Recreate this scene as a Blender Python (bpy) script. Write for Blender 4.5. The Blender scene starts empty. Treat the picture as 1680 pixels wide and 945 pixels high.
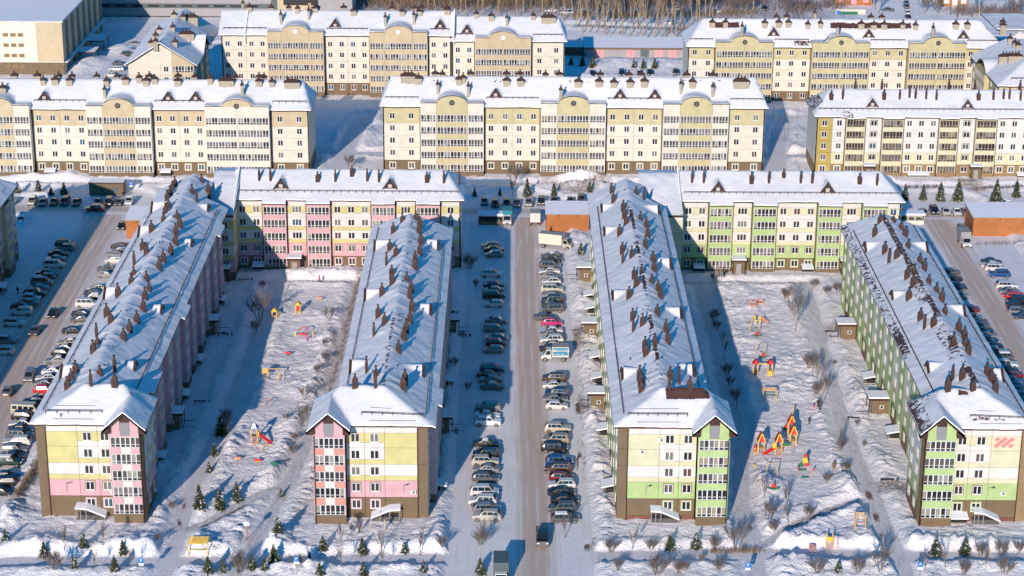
import bpy, bmesh, math, random
import numpy as np
from mathutils import Matrix, Vector
R = math.radians
sc = bpy.context.scene
COL = sc.collection
random.seed(7)

# ------------------------------------------------------------------ camera, sky, sun, exposure
FPX = 3450.0; PITCH = R(19.35); ROLL = R(0.33); YAW = R(0.08); CAMH = 143.0
def ray(u, v):
    """direction of the photograph's pixel (1680 x 945)"""
    x = (u-840)/FPX; y = (v-472.5)/FPX
    x, y = x*math.cos(ROLL)+y*math.sin(ROLL), -x*math.sin(ROLL)+y*math.cos(ROLL)
    d = (x, math.cos(PITCH)-y*math.sin(PITCH), -math.sin(PITCH)-y*math.cos(PITCH))
    c, s = math.cos(YAW), math.sin(YAW)
    return (c*d[0]+s*d[1], -s*d[0]+c*d[1], d[2])
def G(u, v, z=0.0):
    d = ray(u, v); t = (z-CAMH)/d[2]
    return (d[0]*t, d[1]*t)
def yawed(w):
    c, s = math.cos(YAW), math.sin(YAW)
    return Vector((c*w[0]+s*w[1], -s*w[0]+c*w[1], w[2]))
right = yawed((math.cos(ROLL), math.sin(ROLL)*math.sin(PITCH), math.sin(ROLL)*math.cos(PITCH)))
down = yawed((math.sin(ROLL), -math.cos(ROLL)*math.sin(PITCH), -math.cos(ROLL)*math.cos(PITCH)))
fwd = yawed((0, math.cos(PITCH), -math.sin(PITCH)))
cam = bpy.data.cameras.new('camera'); camo = bpy.data.objects.new('camera', cam); COL.objects.link(camo)
M = Matrix.Identity(4)
for i in range(3):
    M[i][0] = right[i]; M[i][1] = -down[i]; M[i][2] = -fwd[i]
M[2][3] = CAMH
camo.matrix_world = M
cam.sensor_width = 36; cam.lens = 36*FPX/1680; cam.clip_start = 5; cam.clip_end = 8000
sc.camera = camo

SUN_EL = R(17.7); SUN_TO = R(13.1)      # shadows fall towards +y, 13 degrees to the right
w = bpy.data.worlds.new('World'); sc.world = w; w.use_nodes = True
nt = w.node_tree; bg = nt.nodes['Background']
sky = nt.nodes.new('ShaderNodeTexSky'); sky.sky_type = 'NISHITA'; sky.sun_disc = False
sky.sun_elevation = SUN_EL; sky.sun_rotation = math.pi+SUN_TO
sky.altitude = 150; sky.air_density = 1.0; sky.dust_density = 0.3; sky.ozone_density = 6.0
tint = nt.nodes.new('ShaderNodeVectorMath'); tint.operation = 'MULTIPLY'; tint.inputs[1].default_value = (.07, .80, .97)   # deep cold winter blue
nt.links.new(sky.outputs[0], tint.inputs[0]); nt.links.new(tint.outputs[0], bg.inputs[0]); bg.inputs[1].default_value = 0.14
sun = bpy.data.lights.new('sun', 'SUN'); suno = bpy.data.objects.new('sun', sun); COL.objects.link(suno)
sun.energy = 4.45; sun.angle = R(0.5); sun.color = (1.0, 0.84, 0.715)
sd = Vector((math.sin(SUN_TO)*math.cos(SUN_EL), math.cos(SUN_TO)*math.cos(SUN_EL), -math.sin(SUN_EL)))
suno.rotation_euler = sd.to_track_quat('-Z', 'Y').to_euler()
suno.location = (0, 0, 300)
vs = sc.view_settings; vs.view_transform = 'Standard'; vs.look = 'None'; vs.gamma = 1; vs.exposure = 0.18
vs.use_curve_mapping = False

# ------------------------------------------------------------------ materials
MAT = {}
def mat(name, col, rough=0.8, metal=0.0, var=0.0, vscale=1.0, bump=0.0, bscale=3.0, objcol=False, rnd=0.0, coat=0.0):
    m = bpy.data.materials.new(name); m.use_nodes = True; n = m.node_tree; b = n.nodes['Principled BSDF']
    b.inputs['Roughness'].default_value = rough; b.inputs['Metallic'].default_value = metal
    if coat: b.inputs['Coat Weight'].default_value = coat
    src = None
    if objcol:
        oi = n.nodes.new('ShaderNodeObjectInfo'); src = oi.outputs['Color']
    else:
        rgb = n.nodes.new('ShaderNodeRGB'); rgb.outputs[0].default_value = (*col, 1); src = rgb.outputs[0]
    if var or bump:
        tc = n.nodes.new('ShaderNodeNewGeometry')
    if var:
        tx = n.nodes.new('ShaderNodeTexNoise'); tx.inputs['Scale'].default_value = vscale; tx.inputs['Detail'].default_value = 5
        n.links.new(tc.outputs['Position'], tx.inputs['Vector'])
        mr = n.nodes.new('ShaderNodeMapRange'); mr.inputs[1].default_value = .3; mr.inputs[2].default_value = .7
        mr.inputs[3].default_value = 1-var; mr.inputs[4].default_value = 1+var
        n.links.new(tx.outputs[0], mr.inputs[0])
        vm = n.nodes.new('ShaderNodeVectorMath'); vm.operation = 'SCALE'
        n.links.new(src, vm.inputs[0]); n.links.new(mr.outputs[0], vm.inputs['Scale']); src = vm.outputs[0]
    if rnd:
        oi = n.nodes.new('ShaderNodeObjectInfo')
        mr = n.nodes.new('ShaderNodeMapRange'); mr.inputs[3].default_value = 1-rnd; mr.inputs[4].default_value = 1+rnd
        n.links.new(oi.outputs['Random'], mr.inputs[0])
        vm = n.nodes.new('ShaderNodeVectorMath'); vm.operation = 'SCALE'
        n.links.new(src, vm.inputs[0]); n.links.new(mr.outputs[0], vm.inputs['Scale']); src = vm.outputs[0]
    n.links.new(src, b.inputs['Base Color'])
    if bump:
        tb = n.nodes.new('ShaderNodeTexNoise'); tb.inputs['Scale'].default_value = bscale; tb.inputs['Detail'].default_value = 6
        n.links.new(tc.outputs['Position'], tb.inputs['Vector'])
        bp = n.nodes.new('ShaderNodeBump'); bp.inputs['Strength'].default_value = 1.0; bp.inputs['Distance'].default_value = bump
        n.links.new(tb.outputs[0], bp.inputs['Height']); n.links.new(bp.outputs[0], b.inputs['Normal'])
    MAT[name] = m
    return m
mat('white_panel', (.61, .59, .55), .7, var=.09, vscale=.6)
mat('cream', (.63, .59, .49), .7, var=.09, vscale=.6)
mat('pale_yellow', (.53, .475, .205), .7, var=.09, vscale=.6)
mat('light_yellow', (.57, .54, .36), .7, var=.08, vscale=.6)
mat('pink', (.57, .33, .36), .7, var=.09, vscale=.6)
mat('coral', (.56, .25, .21), .7, var=.09, vscale=.6)
mat('green', (.37, .48, .205), .7, var=.09, vscale=.6)
mat('brown_cladding', (.155, .105, .058), .7, var=.09, vscale=.5)
mat('ochre_brown', (.25, .165, .08), .7, var=.08, vscale=.5)
mat('plinth', (.17, .065, .04), .7, var=.1)
mat('tan', (.50, .405, .255), .7, var=.09, vscale=.6)
mat('khaki', (.50, .435, .245), .7, var=.09, vscale=.6)
mat('mustard', (.40, .30, .08), .7, var=.05)
mat('seam', (.27, .19, .115), .8)
mat('brown_metal', (.048, .018, .013), .7, metal=0.0, var=.15, vscale=1.5)
mat('dark_brown', (.06, .03, .022), .6)
mat('grey_panel', (.22, .22, .23), .6)
mat('dark_grey', (.08, .105, .115), .6, var=.05)
mat('mid_grey', (.30, .29, .30), .6, var=.05, vscale=.3)
mat('chimney_brick', (.36, .31, .24), .85, var=.2, vscale=3)
mat('orange_brick', (.37, .135, .04), .8, var=.14, vscale=.5)
mat('white_frame', (.66, .65, .63), .5)
mat('brown_frame', (.36, .27, .18), .5)
mat('snow_cap', (.86, .87, .90), .9, bump=.04, bscale=2)
mat('concrete', (.36, .34, .32), .9, var=.15)
mat('black', (.012, .012, .014), .6)
mat('tyre', (.02, .02, .022), .85)
mat('rim', (.35, .35, .37), .35, metal=.7)
mat('car_glass', (.012, .015, .02), .08, coat=.4)
mat('car_paint', (1, 1, 1), .33, objcol=True, coat=.35)
mat('object_paint', (1, 1, 1), .55, objcol=True)
mat('headlight', (.75, .76, .75), .2)
mat('taillight', (.45, .02, .02), .25)
mat('red', (.62, .03, .03), .5)
mat('yellow', (.72, .48, .04), .5)
mat('wood_yellow', (.62, .40, .13), .6, var=.15, vscale=4)
mat('play_green', (.02, .16, .09), .5)
mat('blue_sign', (.01, .17, .55), .4)
mat('logo_red', (.66, .20, .20), .6)
mat('spruce_needles', (.052, .066, .030), .8, var=.5, vscale=2.0, rnd=.2)
mat('spruce_trunk', (.09, .06, .04), .9)
mat('bark', (.19, .15, .11), .9, var=.25, vscale=2)
mat('birch_bark', (.42, .36, .30), .9, var=.3, vscale=3)
mat('twig', (.15, .115, .105), .9, rnd=.2)
mat('golden_bark', (.34, .26, .15), .9, var=.25, vscale=.8)
mat('dry_grass', (.22, .15, .09), .95, var=.35, vscale=1.5)
mat('skin', (.50, .30, .22), .6)
mat('teal_tarp', (.01, .20, .26), .6)
mat('cyan_print', (.01, .20, .33), .5)
mat('garage_pink', (.66, .30, .32), .7)
mat('wood_orange', (.42, .19, .06), .8, var=.2, vscale=2)

def glass_mat(name, ramp):
    m = bpy.data.materials.new(name); m.use_nodes = True; n = m.node_tree; b = n.nodes['Principled BSDF']
    oi = n.nodes.new('ShaderNodeObjectInfo'); cr = n.nodes.new('ShaderNodeValToRGB')
    cr.color_ramp.interpolation = 'CONSTANT'
    e = cr.color_ramp.elements
    while len(e) > 1: e.remove(e[-1])
    e[0].position = 0; e[0].color = (*ramp[0][1], 1)
    for p, c in ramp[1:]:
        q = e.new(p); q.color = (*c, 1)
    n.links.new(oi.outputs['Random'], cr.inputs[0]); n.links.new(cr.outputs[0], b.inputs['Base Color'])
    b.inputs['Roughness'].default_value = .12; b.inputs['IOR'].default_value = 1.45
    MAT[name] = m
glass_mat('pane_random', [(0, (.02, .02, .025)), (.35, (.045, .042, .047)), (.62, (.095, .09, .09)), (.82, (.17, .165, .15)), (.9, (.10, .05, .04)), (.95, (.05, .09, .14))])
glass_mat('glass_dark', [(0, (.025, .025, .03)), (.5, (.045, .04, .045))])
glass_mat('glass_mid', [(0, (.08, .075, .07)), (.5, (.12, .115, .11))])
glass_mat('curtain', [(0, (.27, .26, .23)), (.5, (.20, .19, .185)), (.8, (.28, .24, .17))])

def snow_mat(name, attr=None, base=(.90, .87, .88), dirt=(.30, .255, .22), bumps=((.5, .06), (2.5, .035)), streak=None, bare=False):
    """snow; where the point attribute is high it is sandy, driven-over snow (or bare brown sheet metal on roofs)"""
    m = bpy.data.materials.new(name); m.use_nodes = True; n = m.node_tree; b = n.nodes['Principled BSDF']
    b.inputs['Roughness'].default_value = .75
    geo = n.nodes.new('ShaderNodeNewGeometry')
    t1 = n.nodes.new('ShaderNodeTexNoise'); t1.inputs['Scale'].default_value = .12; t1.inputs['Detail'].default_value = 6
    n.links.new(geo.outputs['Position'], t1.inputs['Vector'])
    cr = n.nodes.new('ShaderNodeMapRange'); cr.inputs[1].default_value = .3; cr.inputs[2].default_value = .7
    cr.inputs[3].default_value = .93; cr.inputs[4].default_value = 1.05
    n.links.new(t1.outputs[0], cr.inputs[0])
    rgb = n.nodes.new('ShaderNodeRGB'); rgb.outputs[0].default_value = (*base, 1)
    sc_ = n.nodes.new('ShaderNodeVectorMath'); sc_.operation = 'SCALE'
    n.links.new(rgb.outputs[0], sc_.inputs[0]); n.links.new(cr.outputs[0], sc_.inputs['Scale'])
    col = sc_.outputs[0]
    if attr:
        at = n.nodes.new('ShaderNodeAttribute'); at.attribute_name = attr
        mp = n.nodes.new('ShaderNodeMapping'); n.links.new(geo.outputs['Position'], mp.inputs[0])
        mp.inputs['Scale'].default_value = streak if streak else (1, 1, 1)
        t2 = n.nodes.new('ShaderNodeTexNoise'); t2.inputs['Scale'].default_value = 1.0; t2.inputs['Detail'].default_value = 8
        t2.inputs['Roughness'].default_value = .65
        n.links.new(mp.outputs[0], t2.inputs['Vector'])
        ad = n.nodes.new('ShaderNodeMath'); ad.operation = 'ADD'
        mu = n.nodes.new('ShaderNodeMath'); mu.operation = 'MULTIPLY_ADD'
        n.links.new(t2.outputs[0], mu.inputs[0]); mu.inputs[1].default_value = 2.2 if not bare else 1.5
        mu.inputs[2].default_value = -1.1 if not bare else -.75
        n.links.new(at.outputs['Fac'], ad.inputs[0]); n.links.new(mu.outputs[0], ad.inputs[1])
        mr = n.nodes.new('ShaderNodeMapRange')
        mr.inputs[1].default_value = .44 if bare else .12; mr.inputs[2].default_value = .5 if bare else 1.0
        n.links.new(ad.outputs[0], mr.inputs[0])
        gate = n.nodes.new('ShaderNodeMath'); gate.operation = 'MULTIPLY'
        g2 = n.nodes.new('ShaderNodeMapRange'); g2.inputs[1].default_value = .02; g2.inputs[2].default_value = .15
        n.links.new(at.outputs['Fac'], g2.inputs[0])
        n.links.new(mr.outputs[0], gate.inputs[0]); n.links.new(g2.outputs[0], gate.inputs[1])
        mx = n.nodes.new('ShaderNodeMix'); mx.data_type = 'RGBA'
        n.links.new(gate.outputs[0], mx.inputs[0]); n.links.new(col, mx.inputs[6]); mx.inputs[7].default_value = (*dirt, 1)
        col = mx.outputs[2]
    n.links.new(col, b.inputs['Base Color'])
    prev = None
    for s, d in bumps:
        t = n.nodes.new('ShaderNodeTexNoise'); t.inputs['Scale'].default_value = s; t.inputs['Detail'].default_value = 8
        n.links.new(geo.outputs['Position'], t.inputs['Vector'])
        bp = n.nodes.new('ShaderNodeBump'); bp.inputs['Distance'].default_value = d*3; bp.inputs['Strength'].default_value = 1
        n.links.new(t.outputs[0], bp.inputs['Height'])
        if prev: n.links.new(prev, bp.inputs['Normal'])
        prev = bp.outputs[0]
    if prev: n.links.new(prev, b.inputs['Normal'])
    MAT[name] = m
    return m
snow_mat('snow_ground', 'dirt', bumps=((1.0, .09), (3., .075), (8., .02)), streak=(1.5, 1.5, 1.5), dirt=(.25, .19, .15))
snow_mat('snow_street', 'dirt', bumps=((1.5, .02), (6., .010)), streak=(1.6, .05, 1), dirt=(.56, .45, .37), base=(.80, .78, .79))
snow_mat('snow_street_across', 'dirt', bumps=((1.5, .02), (6., .010)), streak=(.05, 1.6, 1), dirt=(.52, .43, .36), base=(.80, .78, .79))
snow_mat('snow_path', 'dirt', bumps=((1.5, .03), (6., .012)), streak=(1.2, .3, 1), dirt=(.30, .24, .20), base=(.70, .675, .69))
snow_mat('bare_patch', 'dirt', bumps=((6., .012),), streak=(1.4, 1.4, 1), dirt=(.17, .105, .085), base=(.70, .675, .69))
snow_mat('roof_snow', 'bare', bumps=((.6, .05), (3., .012)), streak=(1.3, 1.3, 1.3), dirt=(.085, .036, .028), base=(.78, .77, .785), bare=True)

# ------------------------------------------------------------------ mesh helpers
class MB:
    """collects boxes, quads and tubes; build() links them as one mesh object"""
    def __init__(s): s.v = []; s.f = []; s.m = []; s.mats = []
    def mi(s, name):
        if name not in s.mats: s.mats.append(name)
        return s.mats.index(name)
    def quad(s, pts, mt):
        i = len(s.v); s.v += [tuple(p) for p in pts]; s.f.append(tuple(range(i, i+len(pts)))); s.m.append(s.mi(mt))
    def hexa(s, p, mt, top=None):
        """p: 8 points, bottom ring then top ring, counter-clockwise from above"""
        i = len(s.v); s.v += [tuple(q) for q in p]; k = s.mi(mt); kt = s.mi(top) if top else k
        s.f += [(i+3, i+2, i+1, i), (i+4, i+5, i+6, i+7), (i, i+1, i+5, i+4), (i+1, i+2, i+6, i+5), (i+2, i+3, i+7, i+6), (i+3, i, i+4, i+7)]
        s.m += [k, kt, k, k, k, k]
    def box(s, x0, x1, y0, y1, z0, z1, mt, top=None):
        s.hexa([(x0, y0, z0), (x1, y0, z0), (x1, y1, z0), (x0, y1, z0), (x0, y0, z1), (x1, y0, z1), (x1, y1, z1), (x0, y1, z1)], mt, top)
    def fbox(s, fr, s0, s1, d0, d1, z0, z1, mt, top=None):
        """box in facade coordinates: s along the wall, d outward"""
        P = lambda a, d, z: (fr[0]+fr[2]*a+fr[3]*d, fr[1]+fr[3]*a-fr[2]*d, z)
        s.hexa([P(s0, d1, z0), P(s1, d1, z0), P(s1, d0, z0), P(s0, d0, z0), P(s0, d1, z1), P(s1, d1, z1), P(s1, d0, z1), P(s0, d0, z1)], mt, top)
    def tube(s, a, b, r0, r1, mt, n=5):
        a = Vector(a); b = Vector(b); d = b-a
        if d.length < 1e-6: return
        q = d.to_track_quat('Z', 'Y'); i = len(s.v)
        for c, r in ((a, r0), (b, r1)):
            for k in range(n):
                w_ = q @ Vector((math.cos(2*math.pi*k/n)*r, math.sin(2*math.pi*k/n)*r, 0)); s.v.append(tuple(c+w_))
        k_ = s.mi(mt)
        for k in range(n):
            s.f.append((i+k, i+(k+1) % n, i+n+(k+1) % n, i+n+k)); s.m.append(k_)
        s.f.append(tuple(i+k for k in reversed(range(n)))); s.f.append(tuple(i+n+k for k in range(n))); s.m += [k_, k_]
    def lathe(s, c, prof, mt, n=10, sq=False):
        """rings of (radius, z) about c"""
        i = len(s.v); k_ = s.mi(mt)
        for r, z in prof:
            for k in range(n):
                a = 2*math.pi*(k+.5)/n; s.v.append((c[0]+math.cos(a)*r, c[1]+math.sin(a)*r, c[2]+z))
        for j in range(len(prof)-1):
            for k in range(n):
                s.f.append((i+j*n+k, i+j*n+(k+1) % n, i+(j+1)*n+(k+1) % n, i+(j+1)*n+k)); s.m.append(k_)
        s.f.append(tuple(i+k for k in reversed(range(n)))); s.f.append(tuple(i+(len(prof)-1)*n+k for k in range(n))); s.m += [k_, k_]
    def mesh(s, name):
        me = bpy.data.meshes.new(name); me.from_pydata(s.v, [], s.f)
        for m_ in s.mats: me.materials.append(MAT[m_])
        me.polygons.foreach_set('material_index', s.m); me.update()
        return me
    def build(s, name, parent=None, loc=(0, 0, 0), rz=0):
        return link(name, s.mesh(name), parent, loc, rz)
def link(name, data, parent=None, loc=(0, 0, 0), rz=0, scale=None):
    o = bpy.data.objects.new(name, data); COL.objects.link(o)
    if parent is not None: o.parent = parent
    o.location = loc; o.rotation_euler = (0, 0, rz)
    if scale: o.scale = scale
    return o
def tag(o, label, cat, group=None):
    o['label'] = label; o['category'] = cat
    if group: o['group'] = group
    return o
def thing(name, label, cat, loc=(0, 0, 0), rz=0, group=None):
    return tag(link(name, None, None, loc, rz), label, cat, group)
def copy_thing(src, loc, rz, label, group=None, scale=None):
    r = src.copy(); COL.objects.link(r); r.location = loc; r.rotation_euler = (0, 0, rz); r['label'] = label
    if scale: r.scale = scale
    if group: r['group'] = group
    for ch in src.children:
        c = ch.copy(); COL.objects.link(c); c.parent = r
        for g in ch.children:
            d = g.copy(); COL.objects.link(d); d.parent = c
    return r
ORD = ['first', 'second', 'third', 'fourth', 'fifth', 'sixth', 'seventh', 'eighth', 'ninth', 'tenth'] + ['%dth' % i for i in range(11, 60)]
ORD[20] = '21st'; ORD[21] = '22nd'; ORD[22] = '23rd'; ORD[30] = '31st'; ORD[31] = '32nd'; ORD[32] = '33rd'

def _h(ix, iy, seed):
    v = np.sin(ix*127.1+iy*311.7+seed*74.7)*43758.5453
    return v-np.floor(v)
def vnoise(x, y, seed=0):
    x = np.asarray(x, float); y = np.asarray(y, float)
    ix = np.floor(x); iy = np.floor(y); fx = x-ix; fy = y-iy
    fx = fx*fx*(3-2*fx); fy = fy*fy*(3-2*fy)
    a = _h(ix, iy, seed); b = _h(ix+1, iy, seed); c = _h(ix, iy+1, seed); d = _h(ix+1, iy+1, seed)
    return (a*(1-fx)+b*fx)*(1-fy)+(c*(1-fx)+d*fx)*fy
def fbm(x, y, seed=0, o=4):
    t = 0; a = .5
    for k in range(o):
        t = t+a*vnoise(x*2**k, y*2**k, seed+k); a *= .5
    return t
def grid_mesh(name, xs, ys, Z, matname, attr=None, A=None, mask=None, smooth=True):
    nx, ny = len(xs), len(ys)
    X, Y = np.meshgrid(xs, ys)
    co = np.stack([X, Y, Z], -1).reshape(-1, 3)
    i = np.arange(nx*ny).reshape(ny, nx)
    q = np.stack([i[:-1, :-1], i[:-1, 1:], i[1:, 1:], i[1:, :-1]], -1)
    if mask is not None: q = q[mask]
    q = q.reshape(-1, 4)
    if mask is not None:
        used = np.unique(q); re = -np.ones(nx*ny, int); re[used] = np.arange(len(used)); q = re[q]; co = co[used]
        if A is not None: A = A.reshape(-1)[used]
    me = bpy.data.meshes.new(name)
    me.vertices.add(len(co)); me.vertices.foreach_set('co', co.reshape(-1))
    me.loops.add(q.size); me.loops.foreach_set('vertex_index', q.reshape(-1).astype(np.int32))
    me.polygons.add(len(q)); me.polygons.foreach_set('loop_start', np.arange(0, q.size, 4, dtype=np.int32))
    me.update(calc_edges=True); me.validate()
    if smooth: me.polygons.foreach_set('use_smooth', np.ones(len(q), bool))
    if attr is not None:
        at = me.attributes.new(attr, 'FLOAT', 'POINT'); at.data.foreach_set('value', np.asarray(A, np.float32).reshape(-1))
    me.materials.append(MAT[matname])
    return me
# ------------------------------------------------------------------ ground, streets, paths
def px(*pts): return [G(u, v) for u, v in pts]
# name, label-kind, polyline (metres), width, dirt in the driven lane, berm height, material
STREETS = [
 ('street', [(2.0, 262), (2.4, 300), (2.2, 345), (1.6, 400), (1.6, 466)], 21.5, .95, .55, 'snow_street', 2.6, 2.0),
 ('street', [(-91.5, 262), (-92.5, 340), (-94, 400), (-94.5, 466)], 24, .85, .5, 'snow_street', 4.2, 3.2),
 ('street', [(97, 262), (97.2, 340), (97.3, 417), (97.6, 466)], 26, .95, .5, 'snow_street', 3.0, -.5),
 ('street', [(-135, 460.3), (125, 459.7)], 7.0, .75, .3, 'snow_street_across', 2.6, 0),
 ('parking_lot', [(-112, 466.5), (-68, 466.5)], 6.0, .0, .2, 'snow_street', 1, 0),
 ('parking_lot', [(-14, 466.5), (22, 466.5)], 6.0, .0, .2, 'snow_street', 1, 0),
 ('parking_lot', [(82, 466.5), (106, 466.5)], 6.0, .0, .2, 'snow_street', 1, 0),
]
PATHS = [
 (px((262, 960), (292, 880), (303, 830), (345, 740), (385, 650), (420, 560), (448, 475), (455, 458)), 3.6, .05),
 (px((375, 960), (440, 850), (480, 780), (512, 700), (545, 640), (567, 560), (586, 500), (597, 462)), 3.2, .12),
 (px((300, 872), (345, 852), (420, 812), (470, 793)), 2.2, .2),
 (px((-40, 922), (400, 921), (840, 915), (1240, 908), (1720, 915)), 4.0, .05),
 (px((743, 960), (752, 860), (757, 780), (762, 700), (765, 600), (770, 500), (775, 430)), 2.6, .1),
 (px((967, 960), (962, 880), (952, 790), (945, 700), (938, 610), (928, 540), (918, 450)), 1.7, .42),
 (px((1245, 960), (1232, 880), (1215, 820), (1217, 740), (1185, 600), (1150, 470)), 3.8, .1),
 (px((1500, 960), (1462, 890), (1422, 790), (1385, 700), (1358, 600), (1330, 500), (1322, 468)), 3.4, .12),
 (px((1232, 905), (1290, 870), (1350, 840), (1412, 818)), 2.0, .25),
 (px((385, 462), (600, 462)), 2.6, .2),
 (px((1120, 464), (1335, 464)), 2.6, .2),
 (px((-30, 300), (530, 301), (1060, 302)), 2.6, .1),
 (px((1300, 308), (1700, 306)), 2.6, .1),
 (px((545, 300), (575, 230), (600, 190)), 5, .05),
 (px((1275, 300), (1275, 240), (1290, 190)), 5, .05),
 ([(-126, 505), (-118, 560), (-108, 620), (-60, 640)], 8, .05),
 ([(15, 585), (60, 583)], 9, .1),
 ([(20, 660), (170, 640)], 6, .5),
 ([(92, 640), (98, 760)], 6, .6),
 ([(-90, 508), (120, 508)], 5, .05),
]
PILES = [ # photo pixel, radius m, height m
 (330,835,3,1.3),(620,300,5,1.2),(960,300,5,2.2),(930,300,3,1.6),(1105,60,6,1),(245,770,3,.8),(70,600,2,.4),
 (800,345,3.5,1.6),(590,225,6,2.2),(560,255,5,1.5),(608,200,4,1.2),(150,105,5,2.2),(195,85,5,2.0),(130,115,4,1.5),
 (230,905,4,1.6),(195,900,4,1.2),(90,905,5,1.2),(30,905,4,1.0),(330,895,3.5,1.3),(420,895,4,1.4),(455,890,3,1.2),(300,930,4,1.2),(470,925,4,1.4),
 (520,935,4,1.2),(620,905,5,1.0),(700,895,5,1.1),(735,880,4,.9),(790,890,4,1.2),(780,935,4,1.1),(925,895,4,1.3),(900,930,4,1.0),(920,935,3,1.4),
 (1000,905,4,.8),(1270,885,4,1.6),(1300,930,5,1.8),(1330,900,4,1.2),(1420,890,4,1.7),(1405,850,3,1.2),(1490,900,4,1.2),(1460,935,5,1.2),(1560,905,5,1.0),(1640,905,5,1.0),
 (1340,870,3,1.0),(1260,800,3,1.6),(1390,800,3,1.2),(1300,640,4,.8),(1420,655,4,1.2),(1440,760,4,.8),(1380,610,3,.9),(1620,440,4,1.8),(1600,410,3,1.4),(1655,450,5,.8),
 (520,520,4,.9),(535,560,3,.8),(525,600,3,.9),(500,640,4,.9),(480,700,4,1.1),(470,740,3,1.0),(340,760,3,1.2),(370,735,3,1.2),(455,775,4,1.0),(420,470,4,.8),(500,455,5,1.0),(560,450,4,1.2),
 (960,500,3,1.0),(960,560,3,1.2),(955,600,3,1.1),(962,690,3,1.1),(968,760,3,1.0),(985,830,2,.8),(950,395,4,1.0),(900,395,2,.8),
 (1240,490,4,.9),(1200,480,4,.9),(1310,480,5,.7),(1220,510,4,.9),(1290,600,5,.8),(1230,560,4,.7),(45,300,4,1.2),(110,288,5,1.4),(280,335,3,.5),
 (1430,300,5,2.4),(1470,310,3,1.0),(1280,250,6,1.8),(1290,220,5,1.4),(1010,105,5,1.5),(1060,108,6,1.5),(1100,105,5,1.2),(980,112,4,1.2),
 (205,380,4,1.0),(215,395,3,1.0),(80,770,2,.5),(15,850,3,1.3),(60,905,3,1.0),(1225,850,2,.8),(640,300,4,.8),(700,298,3,.8)]
def pl_dist(X, Y, pl):
    D = np.full(X.shape, 1e9)
    for (x0, y0), (x1, y1) in zip(pl[:-1], pl[1:]):
        dx, dy = x1-x0, y1-y0; L = dx*dx+dy*dy
        t = np.clip(((X-x0)*dx+(Y-y0)*dy)/L, 0, 1)
        D = np.minimum(D, np.hypot(X-x0-t*dx, Y-y0-t*dy))
    return D
def sstep(a, b, x):
    t = np.clip((x-a)/(b-a), 0, 1); return t*t*(3-2*t)
def ease(a, b, n): return np.linspace(a, b, n)
xs = np.concatenate([-np.geomspace(3000, 150, 16)[:-1], np.arange(-150, -105, 1.2), np.arange(-105, 112, .45), np.arange(112, 180, 1.2), np.geomspace(180, 3000, 16)[1:]])
ys_ = [262.0]; 
while ys_[-1] < 720: ys_.append(ys_[-1]+.42+max(0, (ys_[-1]-330))*.0030)
ys = np.concatenate([[-1500, -400, 0, 150, 220, 245, 255], np.array(ys_), np.geomspace(740, 5000, 16)])
X, Y = np.meshgrid(xs, ys)
far = sstep(700, 900, Y)+sstep(150, 250, np.abs(X))+sstep(262, 255, Y)
warp = (fbm(X*.35, Y*.35, 11)-.47)*1.5
edge = np.full(X.shape, 1e9)
for s_ in STREETS:
    edge = np.minimum(edge, pl_dist(X, Y, s_[1])-s_[2]/2)
e_path = np.full(X.shape, 1e9)
for p_ in PATHS:
    e_path = np.minimum(e_path, pl_dist(X, Y, p_[0])-p_[1]/2)
eall = np.minimum(edge, e_path)+warp*.7
lump = fbm(X*.30, Y*.30, 3)
fine = fbm(X*1.1, Y*1.1, 5, 3)
clod = fbm(X*1.25, Y*1.25, 61, 3)
ridge_n = 1-np.abs(2*fbm(X*.55, Y*.55, 21, 4)-1)
H = .30+.35*(lump-.45)+.20*(fine-.45)
H += (.30+.5*(fbm(X*.2, Y*.2, 31)-.45))*np.exp(-((eall-1.9)/1.1)**2)*(.25+1.5*clod)*1.25
rough_zone = sstep(.5, 2.5, eall)
berm_zone = np.exp(-((eall-1.9)/1.5)**2)+sum(np.exp(-(np.hypot(X-G(u, v)[0], (Y-G(u, v)[1])*.75)/(r*1.1))**2*1.6) for u, v, r, h in PILES)
H += np.clip(berm_zone, 0, 1)*(.34*(fbm(X*1.9, Y*1.9, 77, 2)-.37)+.30*(1-np.abs(2*vnoise(X*.95, Y*.95, 83)-1)-.5))*sstep(.1, 1.0, eall)
trod = .25+1.15*sstep(.38, .58, fbm(X*.07, Y*.07, 99, 3))   # trampled flat here, lumpy there
H += rough_zone*trod*(.20*(ridge_n-.65)+.36*(clod-.44)+.18*(fbm(X*2.0, Y*2.0, 91, 2)-.37))
for u, v, r, h in PILES:
    cx, cy = G(u, v); r *= 1.1; h *= .78 if v < 880 else .6
    d2 = np.hypot(X-cx, (Y-cy)*.75)/r
    H += h*np.exp(-d2**2*1.6)*(.35+.45*ridge_n+.75*clod)*sstep(-.2, 1.2, eall)
H = H*sstep(-.3, .9, eall)-.07*(1-sstep(-.5, .1, eall))
H = np.where(far > 0, H*(1-np.clip(far, 0, 1)), H)
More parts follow.
